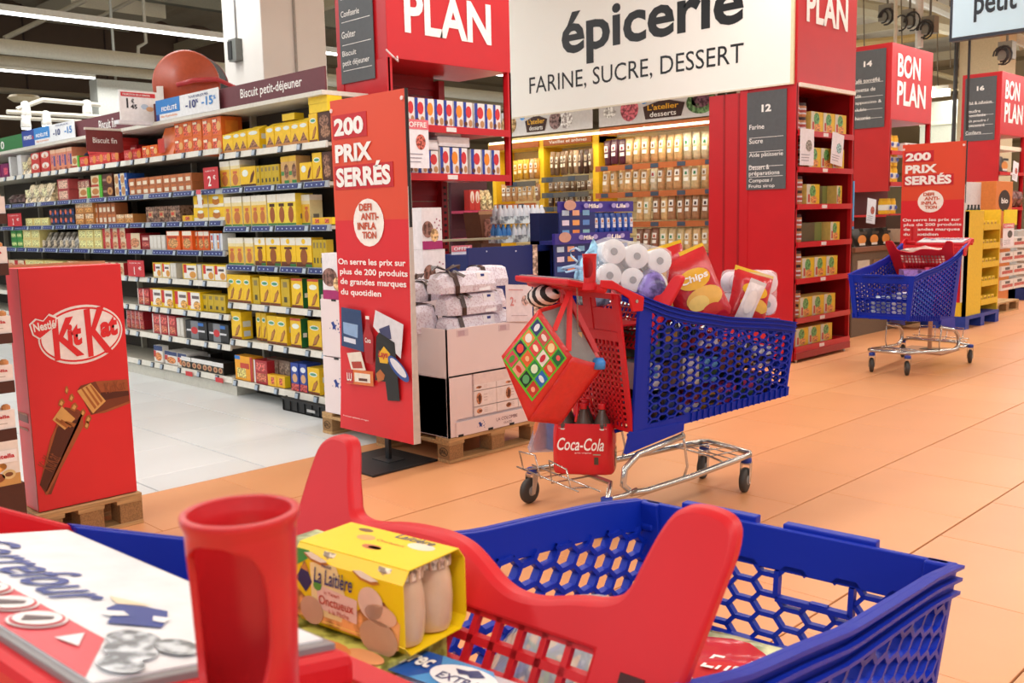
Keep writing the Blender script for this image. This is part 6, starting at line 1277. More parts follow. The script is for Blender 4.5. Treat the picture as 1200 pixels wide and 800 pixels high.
    b = MB(); segs = []
    for k in range(1, 15): segs.append((-.2, .44+k*.4/15, .2, .44+k*.4/15))
    for k in range(1, 13): segs.append((-.2+k*.4/13, .44, -.2+k*.4/13, .84))
    bars(segs, g, .012, .01, RD, b); b.build('rear_gate_grid', r, fix=False)
    # red child-seat back with two horns
    out = [(.262, .80), (.288, 1.02), (.299, 1.095), (.297, 1.116), (.28, 1.126), (.262, 1.127), (.244, 1.124), (.231, 1.11), (.213, 1.08), (.198, 1.062), (.191, 1.052), (.18, 1.046), (.155, 1.044), (.101, 1.053), (.046, 1.055), (.02, 1.053), (-.002, 1.049), (-.03, 1.038), (-.056, 1.026), (-.082, 1.02), (-.115, 1.022), (-.153, 1.032), (-.187, 1.036), (-.208, 1.047), (-.215, 1.078), (-.226, 1.112), (-.24, 1.127), (-.27, 1.129), (-.296, 1.122), (-.303, 1.1), (-.297, 1.06), (-.288, 1.0), (-.262, .80)]
    def sf(x, y, z): return (.45-.6*(1.12-z)+y, x, z)
    solid = [p for p in out[1:-1]]
    zc = .998
    up = [p for p in out if p[1] > zc]
    for _ in range(2):
        nu = [up[0]]
        for p, q in zip(up, up[1:]): nu += [(p[0]*.75+q[0]*.25, p[1]*.75+q[1]*.25), (p[0]*.25+q[0]*.75, p[1]*.25+q[1]*.75)]
        up = nu+[up[-1]]
    up = [(.2, zc), (.2, .80), (.262, .80)] + up + [(-.262, .80), (-.19, .80), (-.19, zc)]
    b = MB(); b.prism(up, -.011, .011, RD, sf); o = b.build('seat_back', r, bevel=.005); smooth(o, 35)
    b = MB(); b.prism([(-.252, .972), (-.226, .972), (-.226, .99), (-.252, .99)], -.0125, -.0105, M('#3a0a0c', .6), sf); b.build('slot', r)
    b = MB(); segs = [(-.19, .80+k*.0245, .2, .80+k*.0245) for k in range(9)]+[(-.19+k*.03, .80, -.19+k*.03, zc) for k in range(1, 13)]
    bars(segs, lambda u, v, d: (.446-.6*(1.12-v)+d, u, v), .0072, .008, RD, b); b.build('seat_back_grid', r, fix=False)
    b = MB(); b.hexa([(.15, -.22, .912), (.325, -.22, .908), (.325, .22, .908), (.15, .22, .912), (.15, -.22, .92), (.325, -.22, .917), (.325, .22, .917), (.15, .22, .92)], RD); b.build('child_seat', r, bevel=.003)
    # handle with white board and coin cup
    b = MB(); b.tube([(0, -.3, 1.092), (0, 0, 1.092), (0, .3, 1.092)], .018, RD, 12); o = b.build('handle', r, True)
    b = MB()
    def hp(u, v, w_): return (V3((.082-.17*v, .245-.41*u, 1.100+.034*v+w_)))
    def plate(b, u0, u1, v0, v1, w0, w1, m): b.hexa([hp(u0, v0, w0), hp(u0, v1, w0), hp(u1, v1, w0), hp(u1, v0, w0), hp(u0, v0, w1), hp(u0, v1, w1), hp(u1, v1, w1), hp(u1, v0, w1)], m)
    plate(b, -.06, 1.04, -.07, 1.1, -.03, -.002, RD); b.build('handle_housing', r, bevel=.008)
    b = MB(); plate(b, -.01, 1.01, -.02, 1.02, -.004, .003, M('#8c8a8c', .3)); b.build('board_frame', r, bevel=.001)
    b = MB(); plate(b, .01, .99, .01, .985, .003, .0045, M('#eceef2', .25)); bd = b.build('advert_board', r)
    b = MB(); b.add([hp(.01, .75, .005), hp(.01, .985, .005), hp(.97, .985, .005), hp(.82, .74, .005)], [(0, 1, 2, 3)], M('#d8505a', .35)); b.build('red_print', bd, fix=False)
    # board text: u runs right, up is -v
    TB = Matrix(((0, 0, -.0, 0), (0, 0, 0, 0), (0, 0, 0, 0), (0, 0, 0, 1)))
    eu = (hp(1, 0, 0)-hp(0, 0, 0)).normalized(); ev = (hp(0, 0, 0)-hp(0, 1, 0)).normalized(); en = eu.cross(ev)
    o0 = hp(0, 0, .0052)
    TB = Matrix(((eu.x, -en.x, ev.x, o0.x), (eu.y, -en.y, ev.y, o0.y), (eu.z, -en.z, ev.z, o0.z), (0, 0, 0, 1)))
    BB = M('#2c3f8c', .4)
    text('Carrefour', .03, -.118, .25, -.068, BB, bd, y=-.0006, bold=.01, shear=.22, T=TB)
    TBe = TB @ Matrix.Translation((-.018, 0, -.034)); b = MB(); b.T = TBe      # the emblem: blue arrowhead with a white c cut in it, pale arrow at left
    def P2(l, m, y=-.0006): b.poly([(x, y, z) for x, z in l], m)
    P2([(.285, -.05), (.292, -.062), (.312, -.068), (.325, -.078), (.352, -.052), (.338, -.04), (.318, -.028), (.302, -.036)], BB)
    P2([(.298, -.066), (.306, -.056), (.318, -.058), (.312, -.07), (.304, -.072)], M('#eceef2', .25), -.0012); P2([(.326, -.044), (.336, -.05), (.345, -.046), (.337, -.036)], M('#eceef2', .25), -.0012)
    P2([(.262, -.045), (.285, -.05), (.302, -.03), (.29, -.034)], M('#f0d8b8', .4)); b.build('emblem', bd, fix=False)
    b = MB(); b.T = TB
    for k in range(6):
        cx = .055+.045*k; 
        for (rx, m, y) in ((.0205, M('#eceaea', .3), -.001), (.0185, M('#d8505a', .35), -.0016), (.0165, M('#eceaea', .3), -.0022)):
            P2([(cx+rx*cos(t), -.148+rx*.95*sin(t)) for t in [q*pi/10 for q in range(20)]], m, y)
        P2([(cx-.008, -.153), (cx+.002, -.16), (cx+.009, -.142), (cx+.004, -.138)], M('#6a5a5e', .5), -.0028)
    b.build('icon_row', bd, fix=False)
    b = MB(); b.T = TB
    for (cx, cz, rx) in ((.35, -.115, .022), (.378, -.1, .018), (.37, -.128, .021), (.39, -.145, .018)):
        P2([(cx+rx*cos(t), cz+rx*.72*sin(t)) for t in [q*pi/12 for q in range(24)]], M('#b4bcc2', .25, 'print', .3, .1, 70), -.001-.0006*(cx*10 % 3))
    P2([(.322, -.135), (.322, -.155), (.345, -.15)], M('#eceef2', .3), -.001); b.build('coins_print', bd, fix=False)
    # cup
    n = 72; m_ = 30; R0 = .030; cc = (-.032, -.241); z0, z1 = 1.12, 1.243
    b = MB(); vs = []; fs = []; ac = radians(-156)
    for j in range(m_+1):
        t = j/m_; z = z0+(z1-z0)*t; rad = R0*(.88+.14*t)+(.0018 if j >= m_-1 else 0)
        for i in range(n): a = 2*pi*i/n; vs.append((cc[0]+rad*cos(a), cc[1]+rad*sin(a), z))
    for j in range(m_):
        for i in range(n):
            a = (2*pi*(i+.5)/n-ac+pi) % (2*pi)-pi; z = (j+.5)/m_
            u = a/radians(60); v = (z-.53)/.36
            if abs(u)**3+abs(v)**3 < 1: continue
            fs.append((j*n+i, j*n+(i+1) % n, (j+1)*n+(i+1) % n, (j+1)*n+i))
    b.add(vs, fs, M('#c4262c', .3)); o = b.build('coin_cup', r, True); 
    bm = bmesh.new(); bm.from_mesh(o.data); bmesh.ops.delete(bm, geom=[v for v in bm.verts if not v.link_faces], context='VERTS')
    ed = [e for e in bm.edges if e.is_boundary]; bvs = {v for e in ed for v in e.verts if z0+.004 < v.co.z < z1-.006}
    for _ in range(4):
        new = {}
        for v in bvs:
            nb = [e.other_vert(v) for e in v.link_edges if e.is_boundary]
            if len(nb) == 2: new[v] = v.co*.4+(nb[0].co+nb[1].co)*.3
        for v, c_ in new.items(): v.co = c_
    bm.to_mesh(o.data); bm.free()
    md = o.modifiers.new('s', 'SOLIDIFY'); md.thickness = .0045; md.offset = -1; md2 = o.modifiers.new('b', 'BEVEL'); md2.width = .0012; md2.segments = 2; md2.limit_method = 'ANGLE'; md2.angle_limit = radians(50)
    b = MB(); b.lathe([(.0, .0), (R0*.86, 0), (R0*.86, .006), (0, .006)], M('#c4262c', .35), 32, (cc[0], cc[1], z0), 'z', False)
    b.lathe([(R0*1.1, -.03), (R0*.95, 0)], RD, 32, (cc[0], cc[1], z0)); b.build('cup_base', r)
    # coin chain
    b = MB()
    for k in range(24):
        c0 = V3((-.022, -.13, 1.12-.0095*k)); dx = (.003, 0) if k % 2 else (0, .003)
        b.tube([(c0.x+dx[0]*cos(t), c0.y+dx[1]*cos(t), c0.z+.007*sin(t)) for t in [q*pi/3 for q in range(6)]], .0012, M('#a89a86', .3, 'plain', .8), 5, True)
    b.build('chain', r); b = MB(); b.box(-.035, -.01, -.146, -.116, .865, .893, M('#c0a878', .4, 'plain', .4)); b.box(-.024, -.02, -.133, -.129, .825, .865, M('#6a5a4a', .4)); b.build('coin_lock', r)
    # chrome frame
    for s in (1, -1):
        b = MB(); P = [(.5, s*.235, .37), (.22, s*.25, .325), (.14, s*.255, .27), (.125, s*.26, .2), (.17, s*.262, .155), (.26, s*.26, .15), (.55, s*.235, .165), (.9, s*.19, .19), (.985, s*.175, .195)]
        b.tube(P, .0155, CHR, 10); b.build('frame_tube', r, True)
        b = MB(); b.tube([(.49, s*.24, .39), (.5, s*.245, .32), (.52, s*.24, .22), (.5, s*.238, .17)], .006, CHR, 8); b.tube([(.2, s*.26, .165), (.1, s*.29, .16), (.0, s*.305, .165)], .012, CHR, 8); b.build('strut', r, True)
    b = MB(); b.tube([(.98, .178, .195), (1.01, .15, .196), (1.02, 0, .196), (1.01, -.15, .196), (.98, -.178, .195)], .015, CHR, 10); b.build('front_bow', r, True)
    b = MB(); b.tube([(.0, -.31, .168), (.1, -.2, .2), (.1, .2, .2), (.0, .31, .168)], .012, CHR, 8); b.build('rear_axle_bar', r, True)
    b = MB()
    for k in range(2): x = .84+.07*k; b.tube([(x, -.19, .2), (x, .19, .2)], .0035, CHR, 6)
    for y in (-.1, 0, .1): b.tube([(.8, y, .2), (1.0, y*.9, .2)], .0035, CHR, 6)
    b.tube([(.79, -.2, .19), (.79, -.1, .2), (.79, .1, .2), (.79, .2, .19)], .006, CHR, 6)
    b.build('lower_rack', r, True)
    # wire rack for crates behind
    b = MB(); wr = .0045
    for s in (-1, 1): b.tube([(-.02, s*.2, .2), (-.12, s*.2, .21), (-.14, s*.2, .3), (-.14, s*.06, .31), (-.12, s*.05, .2), (.1, s*.05, .2)], wr, CHR, 6)
    b.tube([(-.12, -.26, .21), (-.12, .26, .21)], wr, CHR, 6); b.tube([(-.02, -.28, .2), (-.02, .28, .2)], wr, CHR, 6); b.build('wire_rack', r, True)
    # castors
    for (x, y, ya_) in ((0, .31, .3), (0, -.31, .3), (.994, .156, .5), (.994, -.156, .5)):
        b = MB(); b.lathe([(.0, .018), (.046, .018), (.06, .013), (.0635, .006), (.0635, -.006), (.06, -.013), (.046, -.018), (0, -.018)], RUB, 28, (0, 0, 0), 'y', False); b.lathe([(.0, -.021), (.024, -.021), (.026, -.016), (.026, .016), (.024, .021), (0, .021)], M('#8a8682', .35), 20, (0, 0, 0), 'y', False)
        wh_ = b.build('wheel', r, True); wh_.location = (x-.02, y, .0635); wh_.rotation_euler = (0, 0, ya_)
        cz = Matrix.Translation((x-.02, y, 0)) @ Matrix.Rotation(ya_, 4, 'Z')
        b = MB(); b.T = cz
        for s in (-1, 1): b.hexa([(-.012, s*.026, .045), (.014, s*.026, .045), (.014, s*.023, .045), (-.012, s*.023, .045), (.0, s*.026, .145), (.045, s*.026, .145), (.045, s*.023, .145), (.0, s*.023, .145)], CHR)
        b.box(-.0, .045, -.026, .026, .14, .15, CHR); b.build('fork', r, bevel=.002)
        b = MB(); b.T = cz; b.lathe([(.027, .148), (.027, .172), (.018, .176)], M('#1a3796', .4), 16, (.022, 0, 0)); b.build('blue_cap', r, True)
    return r
mid = make_cart()
tag(mid, 'middle shopping cart, piled full, with a red bag and cola pack hanging behind', 'cart', 'blue and red shopping carts')
MO = V3((3.248, 2.9, 0)); MT = radians(-14.37); mid.location = MO; mid.rotation_euler = (0, 0, MT)
right = copy_tree(mid); right.location = (9.042, 3.457, 0); right.rotation_euler = (0, 0, radians(179.4)); tag(right, 'right-hand shopping cart facing left, in front of the far red sign', 'cart', 'blue and red shopping carts')
nearc = copy_tree(mid); nearc.location = (.27, .715, 0); nearc.rotation_euler = (0, 0, radians(4.2)); tag(nearc, 'nearest shopping cart in the foreground with the white handle board', 'cart', 'blue and red shopping carts')
def ML(x, y, z, o=MO, t=MT): return V3((o[0]+cos(t)*x-sin(t)*y, o[1]+sin(t)*x+cos(t)*y, z))
def NL(x, y, z): return ML(x, y, z, V3((.27, .715, 0)), radians(4.2))
def RL(x, y, z): return ML(x, y, z, V3((9.042, 3.457, 0)), radians(179.4))
# ================================================================== GOODS IN THE NEAR CART
NT = radians(4.2)
def rolls(name, loc, rz, nx, ny, rad, ln, col, lab, tilt=(0, 0), dot=M('#8a8f96', .5), nz=1, group=None):
    """film-wrapped pack of paper rolls, roll ends facing -y"""
    r = empty(name, loc, rz, lab, 'paper rolls', group); r.rotation_euler = (tilt[0], tilt[1], rz)
    for i in range(nx):
        for j in range(ny):
            for k in range(nz):
                b = MB(); c = ((i-(nx-1)/2)*rad*1.94, k*ln*1.01, rad+j*rad*1.94)
                b.lathe([(rad*.3, .004), (rad*.9, .002), (rad, ln*.06), (rad, ln*.94), (rad*.9, ln), (rad*.3, ln)], col, 22, c, 'y'); o = b.build('roll', r); smooth(o, 50)
                if k == 0: b = MB(); b.lathe([(0, 0.002), (rad*.3, .0)], dot, 14, c, 'y'); b.build('roll_core', r)
    w_, h, d = nx*rad*1.94+.01, ny*rad*1.94+.012, ln*nz
    b = MB(); b.box(-w_/2, w_/2, -.006, d+.008, -.002, h, M('#f4f6fa', .1, 'thin')); b.build('film', r, bevel=rad*.55)
    return r
# yoghurt jars in yellow sleeve
r = empty('yoghurt_pack', NL(.302, .033, .986), NT+radians(4), 'yellow cardboard sleeve of peach yoghurt jars standing in the near cart seat', 'yoghurt')
r.scale = (.74, .86, .83)
YL, YW, YH = .18, .124, .102     # y length, x width
GL = M('#d3b090', .12); 
def sleeve():
    a, c_ = YW/2, YL/2; m = M('#f2cf14', .35, 'plain', 0, .02, 20); inn = M('#9c7a5c', .7); t = .0012
    b = MB(); n = 10
    # faces: left (towards -x), top, right(+x), bottom ; open ends at +-y ; slightly bulging top
    def wall(p, q, k=1):
        vs = [(p[0], -c_, p[1]), (q[0], -c_, q[1]), (q[0], c_, q[1]), (p[0], c_, p[1])]; b.add(vs, [(0, 1, 2, 3)], m)
    path = [(-a+.012, .001), (-a, .014), (-a, YH-.014), (-a+.012, YH), (a-.012, YH), (a, YH-.014), (a, .014), (a-.012, .001), (-a+.012, .001)]
    for p, q in zip(path, path[1:]): wall(p, q)
    o = b.build('sleeve', r, fix=True); md = o.modifiers.new('s', 'SOLIDIFY'); md.thickness = .0012; md.offset = -1
    o.data.materials.append(inn); md.material_offset = 0
    return o
sl = sleeve()
b = MB(); prof_ = [(.012, .0), (.026, .001), (.0295, .012), (.0312, .04), (.030, .062), (.026, .082), (.0245, .086)]
for j in range(2):
    for i in range(2):
        b = MB(); c = (-.028+.056*i, -YL/2+.034+.0+.09*j, .004); b.lathe(prof_, GL, 28, c); jr = b.build('yoghurt_jar', r); smooth(jr, 50)
        b = MB(); b.lathe([(.0285, .08), (.029, .092), (.026, .096), (0, .0965)], M('#d8bfa4', .3, 'print', .2, .1, 120), 26, c, 'z', False)
        for q in range(16):
            a_ = q*pi/8; b.box(c[0]+.0278*cos(a_)-.002, c[0]+.0278*cos(a_)+.002, c[1]+.0278*sin(a_)-.002, c[1]+.0278*sin(a_)+.002, .084, .094, M('#c9a888', .35))
        b.build('foil_lid', jr)
# prints on the sleeve side facing the camera (-x): local frame x'=-y, facing -x
TS = Matrix.Translation((-YW/2-.0002, 0, 0)) @ LEFT
def sp(b, l, m, y=0): b.poly([(x, y, z) for x, z in l], m)
b = MB(); b.T = TS
sp(b, [(-.088, .012), (.08, .008), (.084, .04), (.06, .062), (.03, .05), (.0, .03), (-.03, .035), (-.06, .03), (-.088, .05)], M('#dd8a3a', .4, 'print', 0, .1, 40), -.0003)
sp(b, [(-.088, .1), (-.088, .075), (-.062, .09), (-.06, .1)], P_('#3a9a4a'), -.0004)
sp(b, [(-.086, .06), (-.07, .085), (-.058, .06), (-.07, .045)], P_('#2a2c5a'), -.0006); sp(b, [(-.078, .075), (-.068, .084), (-.062, .072)], P_('#c8883c'), -.0008)
sp(b, [(-.06, .085), (-.04, .09), (-.015, .088), (.0, .05), (-.01, .02), (-.04, .02), (-.06, .04)], P_('#f3dc9a'), -.0005)
sp(b, [(-.048, .03), (-.05, .06), (.018, .054), (.016, .024)], P_('#efc9b4'), -.0012)
for (cx, cz, rx, rz_, c_) in ((-.06, .024, .02, .018, '#d0a684'), (.05, .016, .03, .022, '#c9a07c'), (.04, .056, .02, .02, '#e6c4a8'), (-.048, .058, .007, .006, '#5aa03c'), (.055, .045, .025, .013, '#e8b890')):
    sp(b, [(cx+rx*cos(t), cz+rz_*sin(t)) for t in [q*pi/9 for q in range(18)]], P_(c_), -.0016)
for (x0, z0_) in ((-.07, .088), (.012, .082)):
    sp(b, [(x0, z0_+.008), (x0+.012, z0_), (x0+.032, z0_-.003), (x0+.044, z0_+.001), (x0+.03, z0_+.006), (x0+.012, z0_+.01)], P_('#b8762c'), -.0014); sp(b, [(x0+.002, z0_+.009), (x0+.014, z0_+.003), (x0+.03, z0_+.001), (x0+.042, z0_+.004), (x0+.03, z0_+.0075), (x0+.014, z0_+.0115)], P_('#f4ead0'), -.0018)
b.build('fruit_print', sl, fix=False)
NB = M('#25306e', .4)
text('La Laitière', -.052, .062, .012, .082, NB, sl, y=-.0022, bold=.012, shear=.15, T=TS); text('Nestlé', -.038, .084, -.022, .088, NB, sl, y=-.0022, bold=.02, T=TS)
text('Onctueux', -.046, .036, .012, .048, M('#c0442c', .4), sl, y=-.0022, bold=.01, T=TS); text('le Yaourt', -.036, .05, -.01, .055, M('#c0442c', .4), sl, y=-.0022, T=TS); text('à la Pêche', -.03, .027, .004, .033, M('#c0442c', .4), sl, y=-.0022, T=TS)
TT = Matrix.Translation((0, 0, YH+.0002)) @ Matrix(((0, 0, 1, 0), (-1, 0, 0, 0), (0, -1, 0, 0), (0, 0, 0, 1)))      # top face: x'=-y, z'=+x
b = MB(); b.T = TT
sp(b, [(-.085, -.03), (-.06, -.035), (-.03, -.01), (-.05, .0), (-.085, -.01)], P_('#f4ecc8'), -.0003)
sp(b, [(-.03, .005), (.01, -.01), (.085, -.012), (.088, .045), (.03, .03), (-.01, .03)], P_('#eec09a'), -.0004); sp(b, [(-.02, .008), (.03, -.002), (.04, .012), (-.01, .022)], P_('#f0d0c4'), -.0008)
for (cx, cz, rx, rz_, c_) in ((-.03, .012, .014, .01, '#e0a05c'), (.0, -.012, .015, .008, '#c86a3c'), (.005, -.012, .01, .005, '#e8c05c'), (.05, .025, .02, .012, '#f0d8c0'), (-.05, .035, .012, .006, '#7a4a2c')):
    sp(b, [(cx+rx*cos(t), cz+rz_*sin(t)) for t in [q*pi/9 for q in range(18)]], P_(c_), -.0012)
b.build('top_print', sl, fix=False)
text('Laitière', .0, .034, .06, .05, NB, sl, y=-.0015, bold=.01, shear=.15, T=TT); text('Onctueux', -.012, .01, .034, .017, M('#c0442c', .4), sl, y=-.0015, T=TT)
# fruit purée box under it
r = empty('fruit_puree_box', NL(.262, .05, .921), NT, 'green and orange fruit compote box beneath the yellow yoghurt pack', 'box'); r.scale = (.62, .85, .95)
b = MB(); b.box(-.075, .11, -.1, .11, 0, .066, M('#a8a83c', .4, 'print', 0, .1, 30)); b.build('box', r, bevel=.002)
T_ = Matrix.Translation((-.0762, 0, 0)) @ LEFT
b = MB(); b.T = T_; b.poly([(-.11, 0, .0), (.03, 0, .0), (.03, 0, .03), (-.11, 0, .03)], P_('#d8502c')); b.poly([(.05, 0, .0), (.1, 0, 0), (.1, 0, .04), (.05, 0, .04)], P_('#e8a42c')); b.poly([(-.075+.016*cos(t), -.001, .045+.014*sin(t)) for t in [q*pi/8 for q in range(16)]], P_('#3a6a9a')); b.poly([(-.075+.008*cos(t), -.0015, .047+.009*sin(t)) for t in [q*pi/8 for q in range(16)]], P_('#c8885c')); b.build('side_print', r, fix=False)
text('ANDROS', -.105, .006, .015, .026, LW, r, y=-.002, bold=.035, T=T_); text('OR', .055, .008, .09, .032, M('#c83c1c', .4), r, y=-.002, bold=.03, T=T_)
b = MB(); b.T = Matrix.Translation((0, 0, .0672))
for (x, y, a_, c_) in ((-.05, .06, .03, '#d83c3c'), (-.045, -.02, .035, '#e08a4a'), (-.05, .02, .025, '#7aa05a'), (-.03, -.07, .03, '#e6a06a'), (-.06, .09, .018, '#e8dcd4')):
    b.poly([(x+a_*.6*cos(t), y+a_*sin(t), .0003+a_*.01) for t in [q*pi/8 for q in range(16)]], P_(c_))
b.build('top_print', r, fix=False)
r = empty('pale_carton', NL(.315, .165, .921), NT, 'pale green carton behind the yoghurt pack', 'box'); b = MB(); b.box(-.08, .02, -.04, .012, 0, .13, M('#b8c08a', .4, 'print', 0, .1, 20)); b.build('box', r, bevel=.002)
# blue and white dairy packs
def dairy(loc, rz, L_, w_, h, lab, tilt=0):
    r = empty('dairy_pack', loc, rz, lab, 'dairy pack', 'blue and white dairy packs'); r.rotation_euler = (tilt, 0, rz)
    n = 8; b = MB(); m = M('#e6ecf4', .3, 'plain', 0, .02, 10)
    vs = []; fs = []
    for i in range(n+1):
        x = -L_/2+L_*i/n; bul = .012*sin(pi*i/n)
        vs += [(x, -w_/2, 0), (x, w_/2, 0), (x, w_/2, h), (x, w_*.15, h+bul), (x, -w_*.15, h+bul), (x, -w_/2, h)]
    for i in range(n):
        for j in range(6): fs.append((6*i+j, 6*i+(j+1) % 6, 6*i+6+(j+1) % 6, 6*i+6+j))
    fs += [(5, 4, 3, 2, 1, 0), tuple(6*n+j for j in range(6))]
    b.add(vs, fs, m); b.build('pack', r, bevel=.003)
    b = MB(); zt_ = h+.0125
    def q(l, c_, k=0): b.poly([(x*L_, y*w_, zt_+.0004*k) for x, y in l], M(c_, .3))
    q([(-.49, -.3), (-.3, -.3), (-.22, .0), (-.3, .3), (-.49, .3)], '#1f55a8'); q([(-.3, -.3), (.02, -.3), (.1, .0), (-.02, .3), (-.3, .3), (-.22, 0)], '#4a9ad8', 1); q([(.1, -.3), (.3, -.3), (.36, 0), (.3, .3), (.16, .3)], '#c8dff2', 1)
    b.build('blue_print', r, fix=False)
    b = MB(); b.poly([(-.02+.13*L_/.26*cos(t)*.34, .0+w_*.24*sin(t), zt_+.0012) for t in [k*pi/14 for k in range(28)]], M('#f4f6fa', .3)); b.build('oval_print', r, fix=False)
    TT_ = Matrix.Translation((0, 0, zt_+.0018)) @ Matrix(((1, 0, 0, 0), (0, 0, 1, 0), (0, -1, 0, 0), (0, 0, 0, 1)))
    text('EXTRA', -.044, -.013, .004, -.001, NB, r, y=0, bold=.01, T=TT_); text('grec', -.44*L_, -.012, -.28*L_, .012, LW, r, y=0, bold=.03, T=TT_)
    b = MB(); b.T = TT_; b.poly([(-.037, 0, .01), (-.028, 0, .003), (-.02, 0, .006), (-.014, 0, .002), (-.002, 0, .01), (-.016, 0, .018), (-.024, 0, .012)], NB); b.build('emblem', r, fix=False)
    return r
dairy(NL(.282, -.125, .921), NT-pi/2+.08, .22, .085, .044, 'blue and white dairy pack beside the yoghurt sleeve, the one nearer the grid')
dairy(NL(.19, -.1, .921), NT-pi/2+.06, .22, .085, .044, 'blue and white dairy pack at the bottom edge of the picture')
# bag of vegetables behind the seat back, and salad bag at the cart front
def blob(name, loc, s, mat, lab, cat, seed=1, n1=22, n2=14, amp=.14, rz=0, knot=True):
    rr = random.Random(seed); ph = [rr.uniform(0, 6.28) for _ in range(8)]
    b = MB(); vs = []; fs = []
    for j in range(n2+1):
        v = pi*j/n2
        for i in range(n1):
            u = 2*pi*i/n1
            k = 1+amp*(sin(3*u+ph[0]+2*v)*.5+sin(5*u+ph[1])*sin(2*v+ph[2])*.4+sin(7*u+3*v+ph[3])*.3)*sin(v)
            z = -cos(v); z = z if z > -.7 else -.7
            if knot and v > pi*.8: k *= .6; z += (v-pi*.8)*.5
            vs.append((s[0]*k*sin(v)*cos(u), s[1]*k*sin(v)*sin(u), s[2]*(z+.7)))
    for j in range(n2):
        for i in range(n1): fs.append((j*n1+i, j*n1+(i+1) % n1, (j+1)*n1+(i+1) % n1, (j+1)*n1+i))
    b.add(vs, fs, mat); o = b.build(name, None, True); o.location = loc; o.rotation_euler = (0, 0, rz); tag(o, lab, cat); return o
FILM = M('#e4ebe6', .15, 'film'); 
blob('vegetable_bag', NL(.76, .1, .47), (.17, .17, .22), FILM, 'thin clear plastic bag of green beans behind the red seat grid', 'bag', 3, 40, 26, .16, knot=False)
rr = random.Random(9)
gb = MB()
for k in range(120):
    p = V3((rr.gauss(0, .06), rr.gauss(0, .06), rr.uniform(.03, .2))); d = V3((rr.uniform(-1, 1), rr.uniform(-1, 1), rr.uniform(-.8, .8))).normalized()*.05
    gb.tube([p-d, p+V3((0, 0, .004)), p+d], .004, M('#6f9a5c', .5), 5)
o = gb.build('green_beans', None, True, fix=False); o.location = NL(.74, .12, .5); tag(o, 'green beans inside the clear plastic bag', 'vegetable', kind='stuff')
r = empty('salad_bag', NL(1.03, .05, .6), NT+.25, 'red and green printed salad bag lying at the front of the near cart', 'bag')
b = MB(); nx_, ny_ = 14, 10; vs = []; fs = []
def sb(i, j): u, v = i/nx_-.5, j/ny_-.5; return (u*.26, v*.34, .055*max(0, (1-(2*u)**4))*max(0, (1-(2*v)**4))+.004*sin(20*u+9*v))
for s_ in (1, -.3):
    base = len(vs)
    for i in range(nx_+1):
        for j in range(ny_+1): p = sb(i, j); vs.append((p[0], p[1], p[2]*s_+.03))
    for i in range(nx_):
        for j in range(ny_): a_ = base+i*(ny_+1)+j; fs.append((a_, a_+1, a_+ny_+2, a_+ny_+1))
b.add(vs, fs, M('#cfdc9a', .18, 'print', 0, .1, 12)); b.build('bag', r, True, fix=False)
def onbag(pts, m, dz, name):
    b = MB()
    vs = []
    cx = sum(p[0] for p in pts)/len(pts); cy = sum(p[1] for p in pts)/len(pts)
    rings = 5; n = len(pts); vs = []
    for k in range(rings+1):
        t = k/rings
        for p in pts: x, y = cx+(p[0]-cx)*t, cy+(p[1]-cy)*t; vs.append((x, y, sb((x/.26+.5)*nx_, (y/.34+.5)*ny_)[2]+.03+dz))
    fs = [(k*n+i, k*n+(i+1) % n, (k+1)*n+(i+1) % n, (k+1)*n+i) for k in range(rings) for i in range(n)]
    b.add(vs, fs, m); return b.build(name, r, True, fix=False)
onbag([(-.035+.08*cos(t), .01+.13*sin(t)) for t in [k*pi/12 for k in range(24)]], M('#d4363a', .2), .0025, 'red_print')
TE = Matrix.Translation((-.05, -.075, .088)) @ Matrix(((0, 0, 1, 0), (-1, 0, 0, 0), (0, -1, 0, 0), (0, 0, 0, 1)))
text('Endives', -.07, -.025, .07, .025, LW, r, y=0, bold=.01, shear=.2, T=TE)

